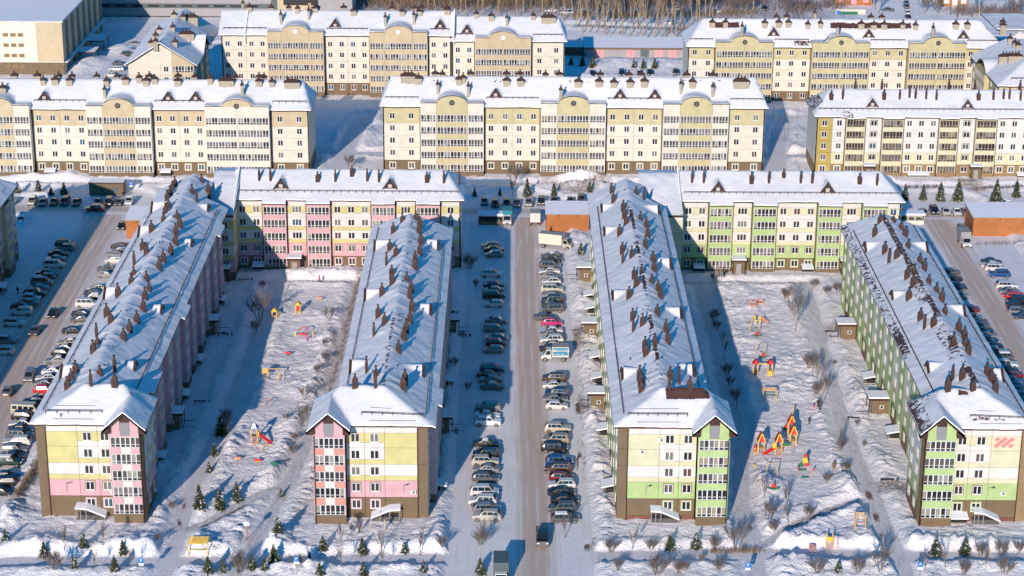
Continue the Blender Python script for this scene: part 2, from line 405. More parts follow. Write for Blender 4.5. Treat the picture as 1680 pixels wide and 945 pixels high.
# bare earth strips and dark patches on the ground
dirt = np.zeros(X.shape)
for pl, wd, a in ((px((1290, 868), (1340, 845), (1375, 832)), .7, 1.0), (px((330, 868), (400, 832)), .8, .9),
                  (px((965, 885), (962, 920)), 1.0, .8), (px((1420, 790), (1440, 840), (1452, 880)), .5, .5),
                  (px((1440, 800), (1480, 805)), 2.2, .7), (px((940, 545), (952, 570)), 1.6, .75), (px((940, 650), (955, 675)), 1.6, .7),
                  (px((600, 440), (540, 640)), 1.1, .55), (px((585, 500), (540, 660)), .8, .5), (px((1340, 535), (1370, 545)), 1.4, .6),
                  (px((285, 870), (300, 835)), .5, .6), (px((70, 760), (20, 830)), 1.4, .5), (px((950, 315), (985, 300)), 2.4, .7),
                  (px((1600, 312), (1590, 300)), 2.4, .8), (px((350, 442), (420, 446)), 1.0, .6), (px((900, 300), (930, 312)), 2, .6),
                  (px((620, 5), (1300, 25)), 14, .55), (px((930, 0), (1250, 10)), 16, .5), (px((1120, 60), (1220, 40)), 8, .35)):
    d = pl_dist(X, Y, pl); dirt = np.maximum(dirt, a*np.clip(1.6-d/wd, 0, 1))
def _interp(arr, x, y):
    i = np.clip(np.searchsorted(xs, x)-1, 0, len(xs)-2); j = np.clip(np.searchsorted(ys, y)-1, 0, len(ys)-2)
    a = (x-xs[i])/(xs[i+1]-xs[i]); b = (y-ys[j])/(ys[j+1]-ys[j])
    return (arr[j, i]*(1-a)+arr[j, i+1]*a)*(1-b)+(arr[j+1, i]*(1-a)+arr[j+1, i+1]*a)*b
def gz(x, y): return float(max(0.0, _interp(H, x, y)))
def GP(u, v, sink=0.0):
    """ground point (x, y, z) seen at a photograph pixel"""
    x, y = G(u, v); z = gz(x, y); x, y = G(u, v, z)
    return (x, y, gz(x, y)-sink)
o = link('snowy_ground', grid_mesh('snowy_ground', xs, ys, H, 'snow_ground', 'dirt', dirt)); o['kind'] = 'structure'

def strip(name, pl, width, dirt_c, lane, off, mt, z, step=1.2):
    """a sheet along a polyline, with a 'dirt' value that peaks along the driven lane"""
    pts = []; 
    P = [Vector(p) for p in pl]
    for a, b in zip(P[:-1], P[1:]):
        n = max(1, int((b-a).length/step))
        for k in range(n): pts.append(a.lerp(b, k/n))
    pts.append(P[-1]); wd_ok = width > 5
    nc = max(4, int(width/.45)); V = []; A = []; F = []
    for i, p in enumerate(pts):
        t = (pts[min(i+2, len(pts)-1)]-pts[max(i-2, 0)]).normalized(); nrm = Vector((t.y, -t.x))
        for k in range(nc+1):
            c = (k/nc-.5)*width; q = p+nrm*c
            hh = float(vnoise(q.x*1.5, q.y*.25, 9))*.02 if width > 5 else 0
            V.append((q.x, q.y, z+hh))
            dd = abs(c-off)/lane
            tp = min(1, .1+i/3.5, .1+(len(pts)-1-i)/3.5) if mt == 'bare_patch' else 1
            A.append(tp*dirt_c*max(0, min(1, 1.45-dd)) + (0 if mt == 'bare_patch' else .10 if dirt_c > .4 else dirt_c*.3) + (.22*math.cos(c*4.1)*max(0, 1.6-dd)*(.5+float(vnoise(q.x*.2, q.y*.05, 4))) if dirt_c > .4 and wd_ok else 0))
    m_ = nc+1
    for i in range(len(pts)-1):
        for k in range(nc):
            F.append((i*m_+k, i*m_+k+1, (i+1)*m_+k+1, (i+1)*m_+k))
    me = bpy.data.meshes.new(name); me.from_pydata(V, [], F); me.update()
    me.polygons.foreach_set('use_smooth', [True]*len(F))
    at = me.attributes.new('dirt', 'FLOAT', 'POINT'); at.data.foreach_set('value', A)
    me.materials.append(MAT[mt])
    if me.polygons[0].normal.z < 0: me.flip_normals()
    o = link(name, me); o['kind'] = 'structure'
    return o
for k, (nm, pl, wd, dc, bm_, mt, lane, off) in enumerate(STREETS):
    strip(nm, pl, wd+1.2, dc, lane, off, mt, -.035+.006*k)
for k, (pl, wd, dc) in enumerate(PATHS):
    strip('footpath', pl, wd+1.0, dc, wd*.5, 0, 'snow_path', -.064+.0012*k, .8)

for k, (a, b_, w_) in enumerate((((1290, 868), (1322, 853), .45), ((1322, 854), (1352, 840), .7), ((1352, 841), (1378, 830), .5), ((322, 868), (352, 855), .7), ((352, 856), (382, 841), .5), ((382, 842), (404, 831), .7), ((1421, 802), (1430, 822), 1.2), ((1433, 838), (1440, 858), 1.3), ((1444, 872), (1448, 886), .8), ((1228, 858), (1232, 872), .9), ((292, 850), (296, 866), .6), ((300, 838), (304, 822), .5), ((963, 868), (962, 905), 1.3), ((949, 740), (952, 775), 1.1), ((948, 655), (950, 680), 1.2), ((943, 545), (945, 570), 1.2))):
    strip('bare_ground', px(a, b_), w_, 1.25, w_*.42, 0, 'bare_patch', -.040+.0011*k, .5)
# ------------------------------------------------------------------ windows, glazing, chimneys (shared meshes)
def window_meshes(w_, h_, surround=None, sashes=2):
    """local: x along the wall, -y outward, z up from the window's centre"""
    f = MB(); p = MB(); t = .09
    if surround:
        e = .17
        f.box(-w_/2-e, w_/2+e, -.03, .0, -h_/2-e, h_/2+e, surround)
    f.box(-w_/2, -w_/2+t, -.09, .01, -h_/2, h_/2, 'white_frame'); f.box(w_/2-t, w_/2, -.09, .01, -h_/2, h_/2, 'white_frame')
    f.box(-w_/2+t, w_/2-t, -.09, .01, h_/2-t, h_/2, 'white_frame'); f.box(-w_/2+t, w_/2-t, -.09, .01, -h_/2, -h_/2+t, 'white_frame')
    for k in range(1, sashes):
        xm = -w_/2+w_*k/sashes
        f.box(xm-.075, xm+.075, -.085, .01, -h_/2+t, h_/2-t, 'white_frame')
    f.box(-w_/2-.05, w_/2+.05, -.16, -.09, -h_/2-.07, -h_/2-.01, 'snow_cap')
    a = -w_/2+t
    p.box(a, w_/2-t, -.045, -.02, -h_/2+t, h_/2-t, 'pane_random')
    return f.mesh('window'), p.mesh('pane')
WIN = {'plain': window_meshes(1.35, 1.42), 'pinkw': window_meshes(1.35, 1.42, 'pink'), 'greenw': window_meshes(1.35, 1.42, 'green'),
       'brownw': window_meshes(1.35, 1.42, 'seam'), 'yelloww': window_meshes(1.35, 1.42, 'light_yellow'), 'brownbig': window_meshes(1.5, 1.3, 'ochre_brown'),
       'triple': window_meshes(1.95, 1.42, None, 3), 'tanw': window_meshes(1.25, 1.45), 'small': window_meshes(.7, .8, None, 1)}
def glazing_meshes(n, frame, seed, cellw=.75, h_=1.7):
    rr = random.Random(seed); f = MB(); p = MB(); W = n*cellw; b = .07
    kinds = ['glass_dark', 'glass_mid', 'curtain', 'glass_dark', 'glass_mid', 'curtain']
    low = -h_/2+.5
    f.box(-W/2, W/2, -.05, .0, -h_/2, -h_/2+b, frame); f.box(-W/2, W/2, -.05, .0, h_/2-b, h_/2, frame); f.box(-W/2, W/2, -.05, .0, low-b/2, low+b/2, frame)
    for k in range(n+1):
        x = -W/2+k*cellw; t = .095 if (k in (0, n) or k % 2 == 0) else .065
        f.box(max(-W/2, x-t), min(W/2, x+t), -.06, .0, -h_/2+b, h_/2-b, frame)
    same = rr.random() < .2
    base = rr.choice(kinds)
    for k in range(n):
        x = -W/2+k*cellw
        kd = base if same else rr.choice(kinds)
        p.box(x+.03, x+cellw-.03, -.03, -.01, low, h_/2-b, kd)
        p.box(x+.03, x+cellw-.03, -.03, -.01, -h_/2+b, low, rr.choice(['glass_dark', 'glass_dark', 'glass_mid', kd]))
    return f.mesh('balcony_glazing'), p.mesh('pane')
GLZ = {}
def glz(n, frame, cellw):
    key = (n, frame, round(cellw, 2))
    if key not in GLZ: GLZ[key] = [glazing_meshes(n, frame, k+n*17, cellw) for k in range(7)]
    return random.choice(GLZ[key])

def chimney_mesh(kind):
    b = MB()
    if kind in 'WMS':      # brown sheet-metal shaft, tapered cap, short pipe
        hw, hd, h_ = {'W': (.40, .34, 1.15), 'M': (.36, .32, .7), 'S': (.21, .21, 1.45)}[kind]
        b.box(-hw, hw, -hd, hd, -1.1, h_, 'brown_metal')
        b.hexa([(-hw, -hd, h_), (hw, -hd, h_), (hw, hd, h_), (-hw, hd, h_), (-.13, -.13, h_+.48), (.13, -.13, h_+.48), (.13, .13, h_+.48), (-.13, .13, h_+.48)], 'brown_metal')
        b.lathe((0, 0, h_+.46), [(.13, 0), (.13, .3), (.21, .31), (.19, .42), (.05, .5)], 'brown_metal', 8)
    else:                   # plastered shaft with overhanging pyramid hood
        hw, hd, h_ = {'w': (.62, .42, 1.0), 'm': (.5, .4, .9), 's': (.27, .3, 1.9), 'x': (1.55, .5, 1.1)}[kind]
        b.box(-hw, hw, -hd, hd, -1.1, h_, 'chimney_brick')
        b.box(-hw-.12, hw+.12, -hd-.12, hd+.12, h_, h_+.1, 'brown_metal')
        tx = hw*.55 if kind == 'x' else .14
        b.hexa([(-hw-.12, -hd-.12, h_+.1), (hw+.12, -hd-.12, h_+.1), (hw+.12, hd+.12, h_+.1), (-hw-.12, hd+.12, h_+.1), (-tx, -.13, h_+.62), (tx, -.13, h_+.62), (tx, .13, h_+.62), (-tx, .13, h_+.62)], 'brown_metal')
        for x in ([-tx*.8, 0, tx*.8] if kind == 'x' else [0]):
            b.lathe((x, 0, h_+.58), [(.12, 0), (.12, .28), (.2, .29), (.18, .4), (.04, .48)], 'brown_metal', 8)
    return b.mesh('chimney')
CHIM = {k: chimney_mesh(k) for k in 'WMSwmsx'}
def vent_mesh():
    b = MB(); b.lathe((0, 0, -.3), [(.07, 0), (.07, .75), (.13, .76), (.11, .88)], 'brown_metal', 7); return b.mesh('vent_pipe')
VENT = vent_mesh()

def bands(sch, kind, top):
    """coloured panels of one wall column: (z0, z1, material)"""
    acc, yel, wht, bro = sch['acc'], sch['yel'], sch['wht'], sch['bro']
    j = sch['j']      # floor joints: 4 values, bottom up
    if sch['style'] == 'stripe':
        b0 = [(sch.get('pl', 0), j[0], bro), (j[0], j[1], acc), (j[1], j[1]+.85, yel), (j[1]+.85, j[2], wht)]
        tb = sch['tb']
        if kind == 'blank': b0 += [(j[2], j[3], yel), (j[3], tb, yel), (tb, top, 'white_panel')]
        else: b0 += [(j[2], j[2]+.8, yel), (j[2]+.8, j[3], wht), (j[3], j[3]+.85, wht), (j[3]+.85, tb, yel), (tb, top, 'white_panel')]
    else:             # cream house
        b0 = [(0, j[0], bro)] + [(j[k], j[k+1], sch.get('f2', wht) if k == 0 else wht) for k in range(3)] + [(j[3], top, yel)]
    if sch.get('pl'): b0.insert(0, (0, sch['pl'], 'plinth'))
    return b0

class House:
    def __init__(s, name, label, group, base, sch, zc, top, loc=(0, 0, 0)):
        s.o = thing(name, label, 'apartment block', loc, 0, group); s.wall = MB(); s.sch = sch; s.zc = zc; s.top = top; s.n = 0
        sch['j'] = [(zc[k]+zc[k+1])/2-.3 for k in range(4)]
        sch['tb'] = zc[4]+.78
    def window(s, fr, a, d, z, kind, sx=1.0):
        x = fr[0]+fr[2]*a+fr[3]*d; y = fr[1]+fr[3]*a-fr[2]*d; rz = math.atan2(fr[3], fr[2])
        f, p = WIN[kind]
        o = link('window', f, s.o, (x, y, z), rz, (sx, 1, 1)); link('pane', p, o)
    def facade(s, fr, cols, back=.35):
        """cols: (width, offset, kind, option)"""
        a = 0; wl = s.wall; top = s.top; sc_ = s.sch
        g = .026
        for w_, d, kind, opt in cols:
            if kind == 'gap': a += w_; continue
            back = .35+max(0, d)
            if kind in ('blank', 'win', 'win2', 'win3', 'tri'):
                for z0, z1, mt in bands(sc_, 'blank' if kind == 'blank' else 'win', top):
                    wl.fbox(fr, a+g, a+w_-g, d-back, d, z0+g, z1-(g if z1 < top else 0), opt if (opt and opt in MAT and z1 <= top) else mt)
                n = {'blank': 0, 'win': 1, 'win2': 2, 'win3': 3, 'tri': 1}[kind]
                for k in range(n):
                    c = a+w_*(k+.5)/n
                    if opt == 'left': c = a+w_*.4
                    for i, z in enumerate(s.zc):
                        if kind == 'tri': wk = 'triple'
                        elif sc_['style'] == 'stripe': wk = sc_['w'][0] if i == 0 else sc_['w'][1] if i == 1 else 'plain'
                        else: wk = 'brownbig' if opt == 'big' else sc_['w'][0] if i == 0 else ('tanw')
                        s.window(fr, c, d, z, wk)
            elif kind == 'corner':
                zz = [0]+sc_['j']+[top]
                for z0, z1 in zip(zz[:-1], zz[1:]): wl.fbox(fr, a, a+w_, d-back, d, z0+g, z1, sc_.get('corner', sc_['bro']))
            elif kind in ('balc', 'side', 'arch', 'archside'):
                acc = sc_['acc'] if kind in ('balc',) else (opt[0] if isinstance(opt, tuple) else sc_['yel'])
                frame = opt[1] if isinstance(opt, tuple) and len(opt) > 1 else 'white_frame'
                n = max(3, int(round((w_-.3)/.76))); cw = (w_-.34)/n
                zs = s.zc; hg = .85
                zt = top if kind == 'balc' else sc_['btop']
                lo = 0
                for i, z in enumerate(zs):
                    zb = z-hg-.05
                    mt = sc_['bro'] if i == 0 else acc
                    if i > 0 and sc_.get('check') and kind == 'balc' and w_ > 4.85 or (i > 0 and sc_.get('check') and opt == 'check'):
                        wl.fbox(fr, a+g, a+w_*.34, d-back, d, lo+g, zb, sc_['check'])
                        wl.fbox(fr, a+w_*.34+g, a+w_*.66-g, d-back, d, lo+g, zb, 'white_panel')
                        wl.fbox(fr, a+w_*.66, a+w_-g, d-back, d, lo+g, zb, sc_['check'])
                    else: wl.fbox(fr, a+g, a+w_-g, d-back, d, lo, zb, mt)
                    wl.fbox(fr, a+g, a+.16, d-back, d, zb, z+hg, acc); wl.fbox(fr, a+w_-.16, a+w_-g, d-back, d, zb, z+hg, acc)
                    wl.fbox(fr, a+.16, a+w_-.16, d-back, d-.12, zb, z+hg, 'seam')
                    c = a+w_/2; f, p = glz(n, frame, cw); dd = d-.04
                    x = fr[0]+fr[2]*c+fr[3]*dd; y = fr[1]+fr[3]*c-fr[2]*dd
                    o = link('balcony_glazing', f, s.o, (x, y, z), math.atan2(fr[3], fr[2])); link('pane', p, o)
                    lo = z+hg
                wl.fbox(fr, a+g, a+w_-g, d-back, d, lo, zt, acc)
            elif kind == 'door':
                wl.fbox(fr, a, a+w_, d-back, d-.3, 0, top, sc_['wht']); wl.fbox(fr, a, a+w_, d-.3, d, 3.2, top, sc_['wht'])
            a += w_
    def firewall(s, x, y0, yr, y1, z0, zr):
        for ya, yb_, za, zb in ((y0, yr, z0, zr), (yr, y1, zr, z0)):
            s.wall.hexa([(x-.16, ya, z0-3), (x+.16, ya, z0-3), (x+.16, yb_, z0-3), (x-.16, yb_, z0-3), (x-.16, ya, za), (x+.16, ya, za), (x+.16, yb_, zb), (x-.16, yb_, zb)], 'white_panel', 'snow_cap')
    def core(s, x0, x1, y0, y1, z1, mt='seam'):
        s.wall.box(x0, x1, y0, y1, -.6, z1, mt)
    def pipe(s, fr, a, d, z1, z0=.2, mt='brown_metal'):
        P = lambda a_, d_, z: (fr[0]+fr[2]*a_+fr[3]*d_, fr[1]+fr[3]*a_-fr[2]*d_, z)
        b = MB(); b.tube(P(a, d+.12, z0), P(a, d+.12, z1), .085, .085, mt, 5); b.tube(P(a, d+.12, z1-.02), P(a, d+.5, z1+.45), .085, .085, mt, 5); b.build('downpipe', s.o)
    def finish(s):
        s.wall.build('wall', s.o)
    # --- roof as a height field with real thickness
    def roof(s, rects, fun, res=.42, breaks_x=(), breaks_y=(), bare=None, snowy=.16, seed=0, name='roof', chims=(), vents=(), fold=None, steep_noise=1.0, fas='brown_metal'):
        x0 = min(r[0] for r in rects); x1 = max(r[1] for r in rects); y0 = min(r[2] for r in rects); y1 = max(r[3] for r in rects)
        s.fun = fun; s.box = (x0, x1, y0, y1)
        # chimneys are set where the camera ray meets the plain roof
        spots = []
        for u, v, k in chims:
            p = s.hit(u, v, fun, rects)
            if p: spots.append((p, k))
        def line(a, b, extra):
            n = max(2, int((b-a)/res)); L = list(np.linspace(a, b, n+1))
            for e in extra:
                L += [e-.012, e+.012]
            L += [r for r in extra]
            L = sorted(set(round(q, 3) for q in L if a <= q <= b)); return np.array(L)
        bx = set(breaks_x); by = set(breaks_y)
        ex = [r[0] for r in rects]+[r[1] for r in rects]; ey = [r[2] for r in rects]+[r[3] for r in rects]
        gx = np.array(sorted(set(list(line(x0, x1, bx))+[round(q, 3) for q in ex]))); gy = np.array(sorted(set(list(line(y0, y1, by))+[round(q, 3) for q in ey])))
        XX, YY = np.meshgrid(gx, gy)
        Z = fun(XX, YY)
        N = (fbm(XX*.33, YY*.33, seed+40)-.47)*.30*steep_noise+(fbm(XX*1.3, YY*1.3, seed+50, 3)-.44)*.10
        Z = Z+snowy+N
        for p, k in spots:      # wind drifts: a lip in front of each shaft, a ridge of snow running up the slope behind it
            sx = 1 if p[0] > s.ridge_x(p[1]) else -1
            dx = XX-p[0]; dy = YY-p[1]
            if s.axis == 'y':
                Z += .20*np.exp(-(dy/.55)**2)*np.exp(-((dx*sx+1.1)/1.2)**2)-.22*np.exp(-((dy)/.7)**2-((dx*sx-.3)/.6)**2)
            else:
                Z += .28*np.exp(-(dx/.6)**2)*np.exp(-((dy-1.2)/1.3)**2)-.2*np.exp(-(dx/.8)**2-((dy+.4)/.5)**2)
        cx = (gx[:-1]+gx[1:])/2; cy = (gy[:-1]+gy[1:])/2; CX, CY = np.meshgrid(cx, cy)
        mask = np.zeros(CX.shape, bool)
        for r in rects: mask |= (CX > r[0]) & (CX < r[1]) & (CY > r[2]) & (CY < r[3])
        B = bare(XX, YY) if bare else np.zeros(XX.shape)
        Z = Z-.14*np.clip(B, 0, 1)
        me = grid_mesh(name, gx, gy, Z, 'roof_snow', 'bare', B, mask)
        ro = link(name, me, s.o)
        # eaves: snow edge above, sheet-metal fascia below
        bm = bmesh.new(); bm.from_mesh(me)
        edge = MB()
        for e in bm.edges:
            if len(e.link_faces) == 1:
                lp = e.link_loops[0]; a = lp.vert.co; b = lp.link_loop_next.vert.co
                q = lambda v_, dz: (v_.x, v_.y, v_.z-dz)
                edge.quad([q(a, 0), q(b, 0), q(b, .2), q(a, .2)][::-1], 'snow_cap')
                edge.quad([q(a, .2), q(b, .2), q(b, .44), q(a, .44)][::-1], fas)
        bm.free()
        edge.build('fascia', ro)
        # underside
        gx2 = gx; Z2 = fun(XX, YY)-.26
        und = grid_mesh('soffit', gx, gy, Z2, 'dark_brown', None, None, mask, False); und.flip_normals(); link('soffit', und, ro)
        for p, k in spots:
            c = link('chimney', CHIM[k], ro, (p[0], p[1], p[2]), random.uniform(-.02, .02), tuple(q*(1.14 if k in 'WMS' else 1.25) for q in (random.uniform(.93, 1.07), 1, random.uniform(.92, 1.1))))
        for u, v in vents:
            p = s.hit(u, v, fun, rects)
            if p: link('vent_pipe', VENT, ro, p)
        s.ro = ro
        return ro
    axis = 'y'
    def ridge_x(s, y): return (s.box[0]+s.box[1])/2 if s.axis == 'y' else 1e9
    def hit(s, u, v, fun, rects):
        d = ray(u, v); t0 = (26-CAMH)/d[2]; t1 = (13-CAMH)/d[2]; prev = None
        for k in range(200):
            t = t0+(t1-t0)*k/200; x = d[0]*t; y = d[1]*t; z = CAMH+d[2]*t
            if any(r[0] <= x <= r[1] and r[2] <= y <= r[3] for r in rects) and z <= float(fun(np.array(x), np.array(y))):
                return (x, y, float(fun(np.array(x), np.array(y))))
        return None
    def guard(s, pts, h_=.45, step=1.3, drop=True):
        """snow-guard rail following points on the roof"""
        b = MB()
        P = [Vector(p) for p in pts]
        for a, c in zip(P[:-1], P[1:]):
            n = max(1, int((c-a).length/step))
            for zz in (h_, h_-.18): b.tube(a+Vector((0, 0, zz)), c+Vector((0, 0, zz)), .048, .048, 'brown_metal', 4)
            for k in range(n+1):
                q = a.lerp(c, k/n); b.tube(q+Vector((0, 0, -.3)), q+Vector((0, 0, h_+.02)), .045, .045, 'brown_metal', 4)
        return b.build('snow_guard', s.ro)
    def dormer_front(s, x, y, w_, h_, zb, facing='s'):
        """brown triangular gable with a small pale louvre"""
        b = MB(); e = .16
        def P(a, d, z):
            if facing == 's': return (x+a, y-d, z)
            if facing == 'w': return (x-d, y-a, z)
            return (x+d, y+a, z)
        hw = w_/2
        i = [P(-hw, 0, zb), P(hw, 0, zb), P(0, 0, zb+h_)]; f = [P(-hw, .18, zb), P(hw, .18, zb), P(0, .18, zb+h_)]
        b.quad([f[0], f[1], f[2]], 'brown_metal'); b.quad([i[2], i[1], i[0]], 'brown_metal')
        for p, q in ((0, 1), (1, 2), (2, 0)): b.quad([i[p], i[q], f[q], f[p]], 'brown_metal')
        # barge boards
        for sg in (-1, 1):
            b.hexa([P(sg*(hw+.25), .18, zb-.12), P(sg*(hw-.1), .18, zb-.12), P(sg*(hw-.1), .42, zb-.12), P(sg*(hw+.25), .42, zb-.12),
                    P(0, .18, zb+h_+.16), P(-sg*.16, .18, zb+h_), P(-sg*.16, .42, zb+h_), P(0, .42, zb+h_+.16)], 'brown_metal')
        o = b.build('dormer', s.ro)
        return o
    def louvre(s, x, y, z):
        b = MB(); b.box(x-.4, x+.4, y-.27, y-.2, z, z+.75, 'mid_grey')
        for k in range(4): b.box(x-.34, x+.34, y-.3, y-.27, z+.08+k*.17, z+.16+k*.17, 'white_panel')
        b.build('louvre', s.ro)
    def canopy(s, fr, a, w_, d, style='ramp', zt=2.4, at=0.0):
        """roof over a basement stair or an entrance, part of the house"""
        b = MB(); P = lambda a_, d_, z: (fr[0]+fr[2]*a_+fr[3]*d_, fr[1]+fr[3]*a_-fr[2]*d_, z)
        if style == 'ramp':
            x0, x1 = a, a+w_; m_ = a+w_*.36; lo = 1.0
            if w_ < 0: x0, x1 = a+w_, a; m_ = x1-(x1-x0)*.36
            zl, zm, zr = (zt, zt-.1, lo) if w_ > 0 else (lo, zt-.1, zt)
            for (u0, z0, u1, z1) in ((x0, zl, m_, zm), (m_, zm, x1, zr)):
                for t_, dz, mt in ((.0, 0, 'mid_grey'), (.06, .06, 'snow_cap')):
                    th = .06 if mt == 'mid_grey' else .2
                    b.hexa([P(u0, at+d, z0+dz), P(u1, at+d, z1+dz), P(u1, at+.02, z1+dz+.15), P(u0, at+.02, z0+dz+.15),
                            P(u0, at+d, z0+dz+th), P(u1, at+d, z1+dz+th), P(u1, at+.02, z1+dz+th+.15), P(u0, at+.02, z0+dz+th+.15)], mt)
            b.fbox(fr, x0+.1, x1-.1, at+.1, at+d-.15, 0, .55, 'concrete')
            for q, z in ((x0+.15, zl), ((x0+m_)/2, zt-.05), (m_, zm), (x1-.15, zr)):
                b.fbox(fr, q-.05, q+.05, at+d-.16, at+d-.06, .5, z, 'mid_grey')
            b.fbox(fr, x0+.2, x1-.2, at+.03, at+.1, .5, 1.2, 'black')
            b.build('basement_canopy', s.o)
        else:
            pr = MB()
            pr.fbox(fr, a, a+w_, at+.02, at+d, 0, 3.0, 'brown_cladding' if style == 'porch' else 'dark_grey')
            pr.fbox(fr, a-.25, a+w_+.25, at+.02, at+d+.7, 3.0, 3.45, 'brown_metal'); pr.fbox(fr, a-.27, a+w_+.27, at+.02, at+d+.72, 3.45, 3.68, 'snow_cap')
            pr.fbox(fr, a+w_/2-.5, a+w_/2+.5, at+d, at+d+.06, .3, 2.4, 'mid_grey')
            for q in (a+.0, a+w_): pr.fbox(fr, q-.05, q+.05, at+d+.5, at+d+.6, 0, 3.0, 'brown_metal')
            pr.fbox(fr, a, a+w_, at+d+.02, at+d+1.6, 0, .3, 'concrete')
            pr.fbox(fr, a-.1, a-.05, at+d+.02, at+d+2.6, .9, .98, 'brown_metal'); pr.fbox(fr, a+w_+.05, a+w_+.1, at+d+.02, at+d+2.6, .9, .98, 'brown_metal')
            po = pr.build('porch', s.o)
            pd = MB(); pd.fbox(fr, a+w_-.02, a+w_+.05, at+d*.3, at+d*.3+.7, 1.4, 2.1, 'white_frame'); pd.fbox(fr, a+w_+.05, a+w_+.07, at+d*.3+.12, at+d*.3+.58, 1.5, 2.0, 'glass_dark'); pd.build('window', po)
            pd = MB(); pd.fbox(fr, a-.05, a+.02, at+d*.3, at+d*.3+.7, 1.4, 2.1, 'white_frame'); pd.fbox(fr, a-.07, a-.05, at+d*.3+.12, at+d*.3+.58, 1.5, 2.0, 'glass_dark'); pd.build('window', po)
    def lean(s, fr, a, w_, d, z=1.5, at=0.0):
        b = MB(); P = lambda a_, d_, zz: (fr[0]+fr[2]*a_+fr[3]*d_, fr[1]+fr[3]*a_-fr[2]*d_, zz)
        for dz, th, mt in ((0, .07, 'brown_metal'), (.07, .2, 'snow_cap')):
            b.hexa([P(a, at+d, z-.4+dz), P(a+w_, at+d, z-.4+dz), P(a+w_, at+.02, z+dz), P(a, at+.02, z+dz), P(a, at+d, z-.4+dz+th), P(a+w_, at+d, z-.4+dz+th), P(a+w_, at+.02, z+dz+th), P(a, at+.02, z+dz+th)], mt)
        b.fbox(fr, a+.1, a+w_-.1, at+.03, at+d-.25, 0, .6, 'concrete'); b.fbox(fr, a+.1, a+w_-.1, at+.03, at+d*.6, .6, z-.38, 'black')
        b.build('basement_canopy', s.o)
def ac_unit(h, fr, a, d, z):
    b = MB(); b.fbox(fr, a-.42, a+.42, d+.02, d+.38, z-.3, z+.3, 'white_frame')
    b.fbox(fr, a-.12, a+.22, d+.38, d+.40, z-.2, z+.2, 'dark_grey'); b.build('air_conditioner', h.o)

def crop(ox, oy, s_, L):
    return [(ox+x/s_, oy+y/s_, k) for x, y, k in L]
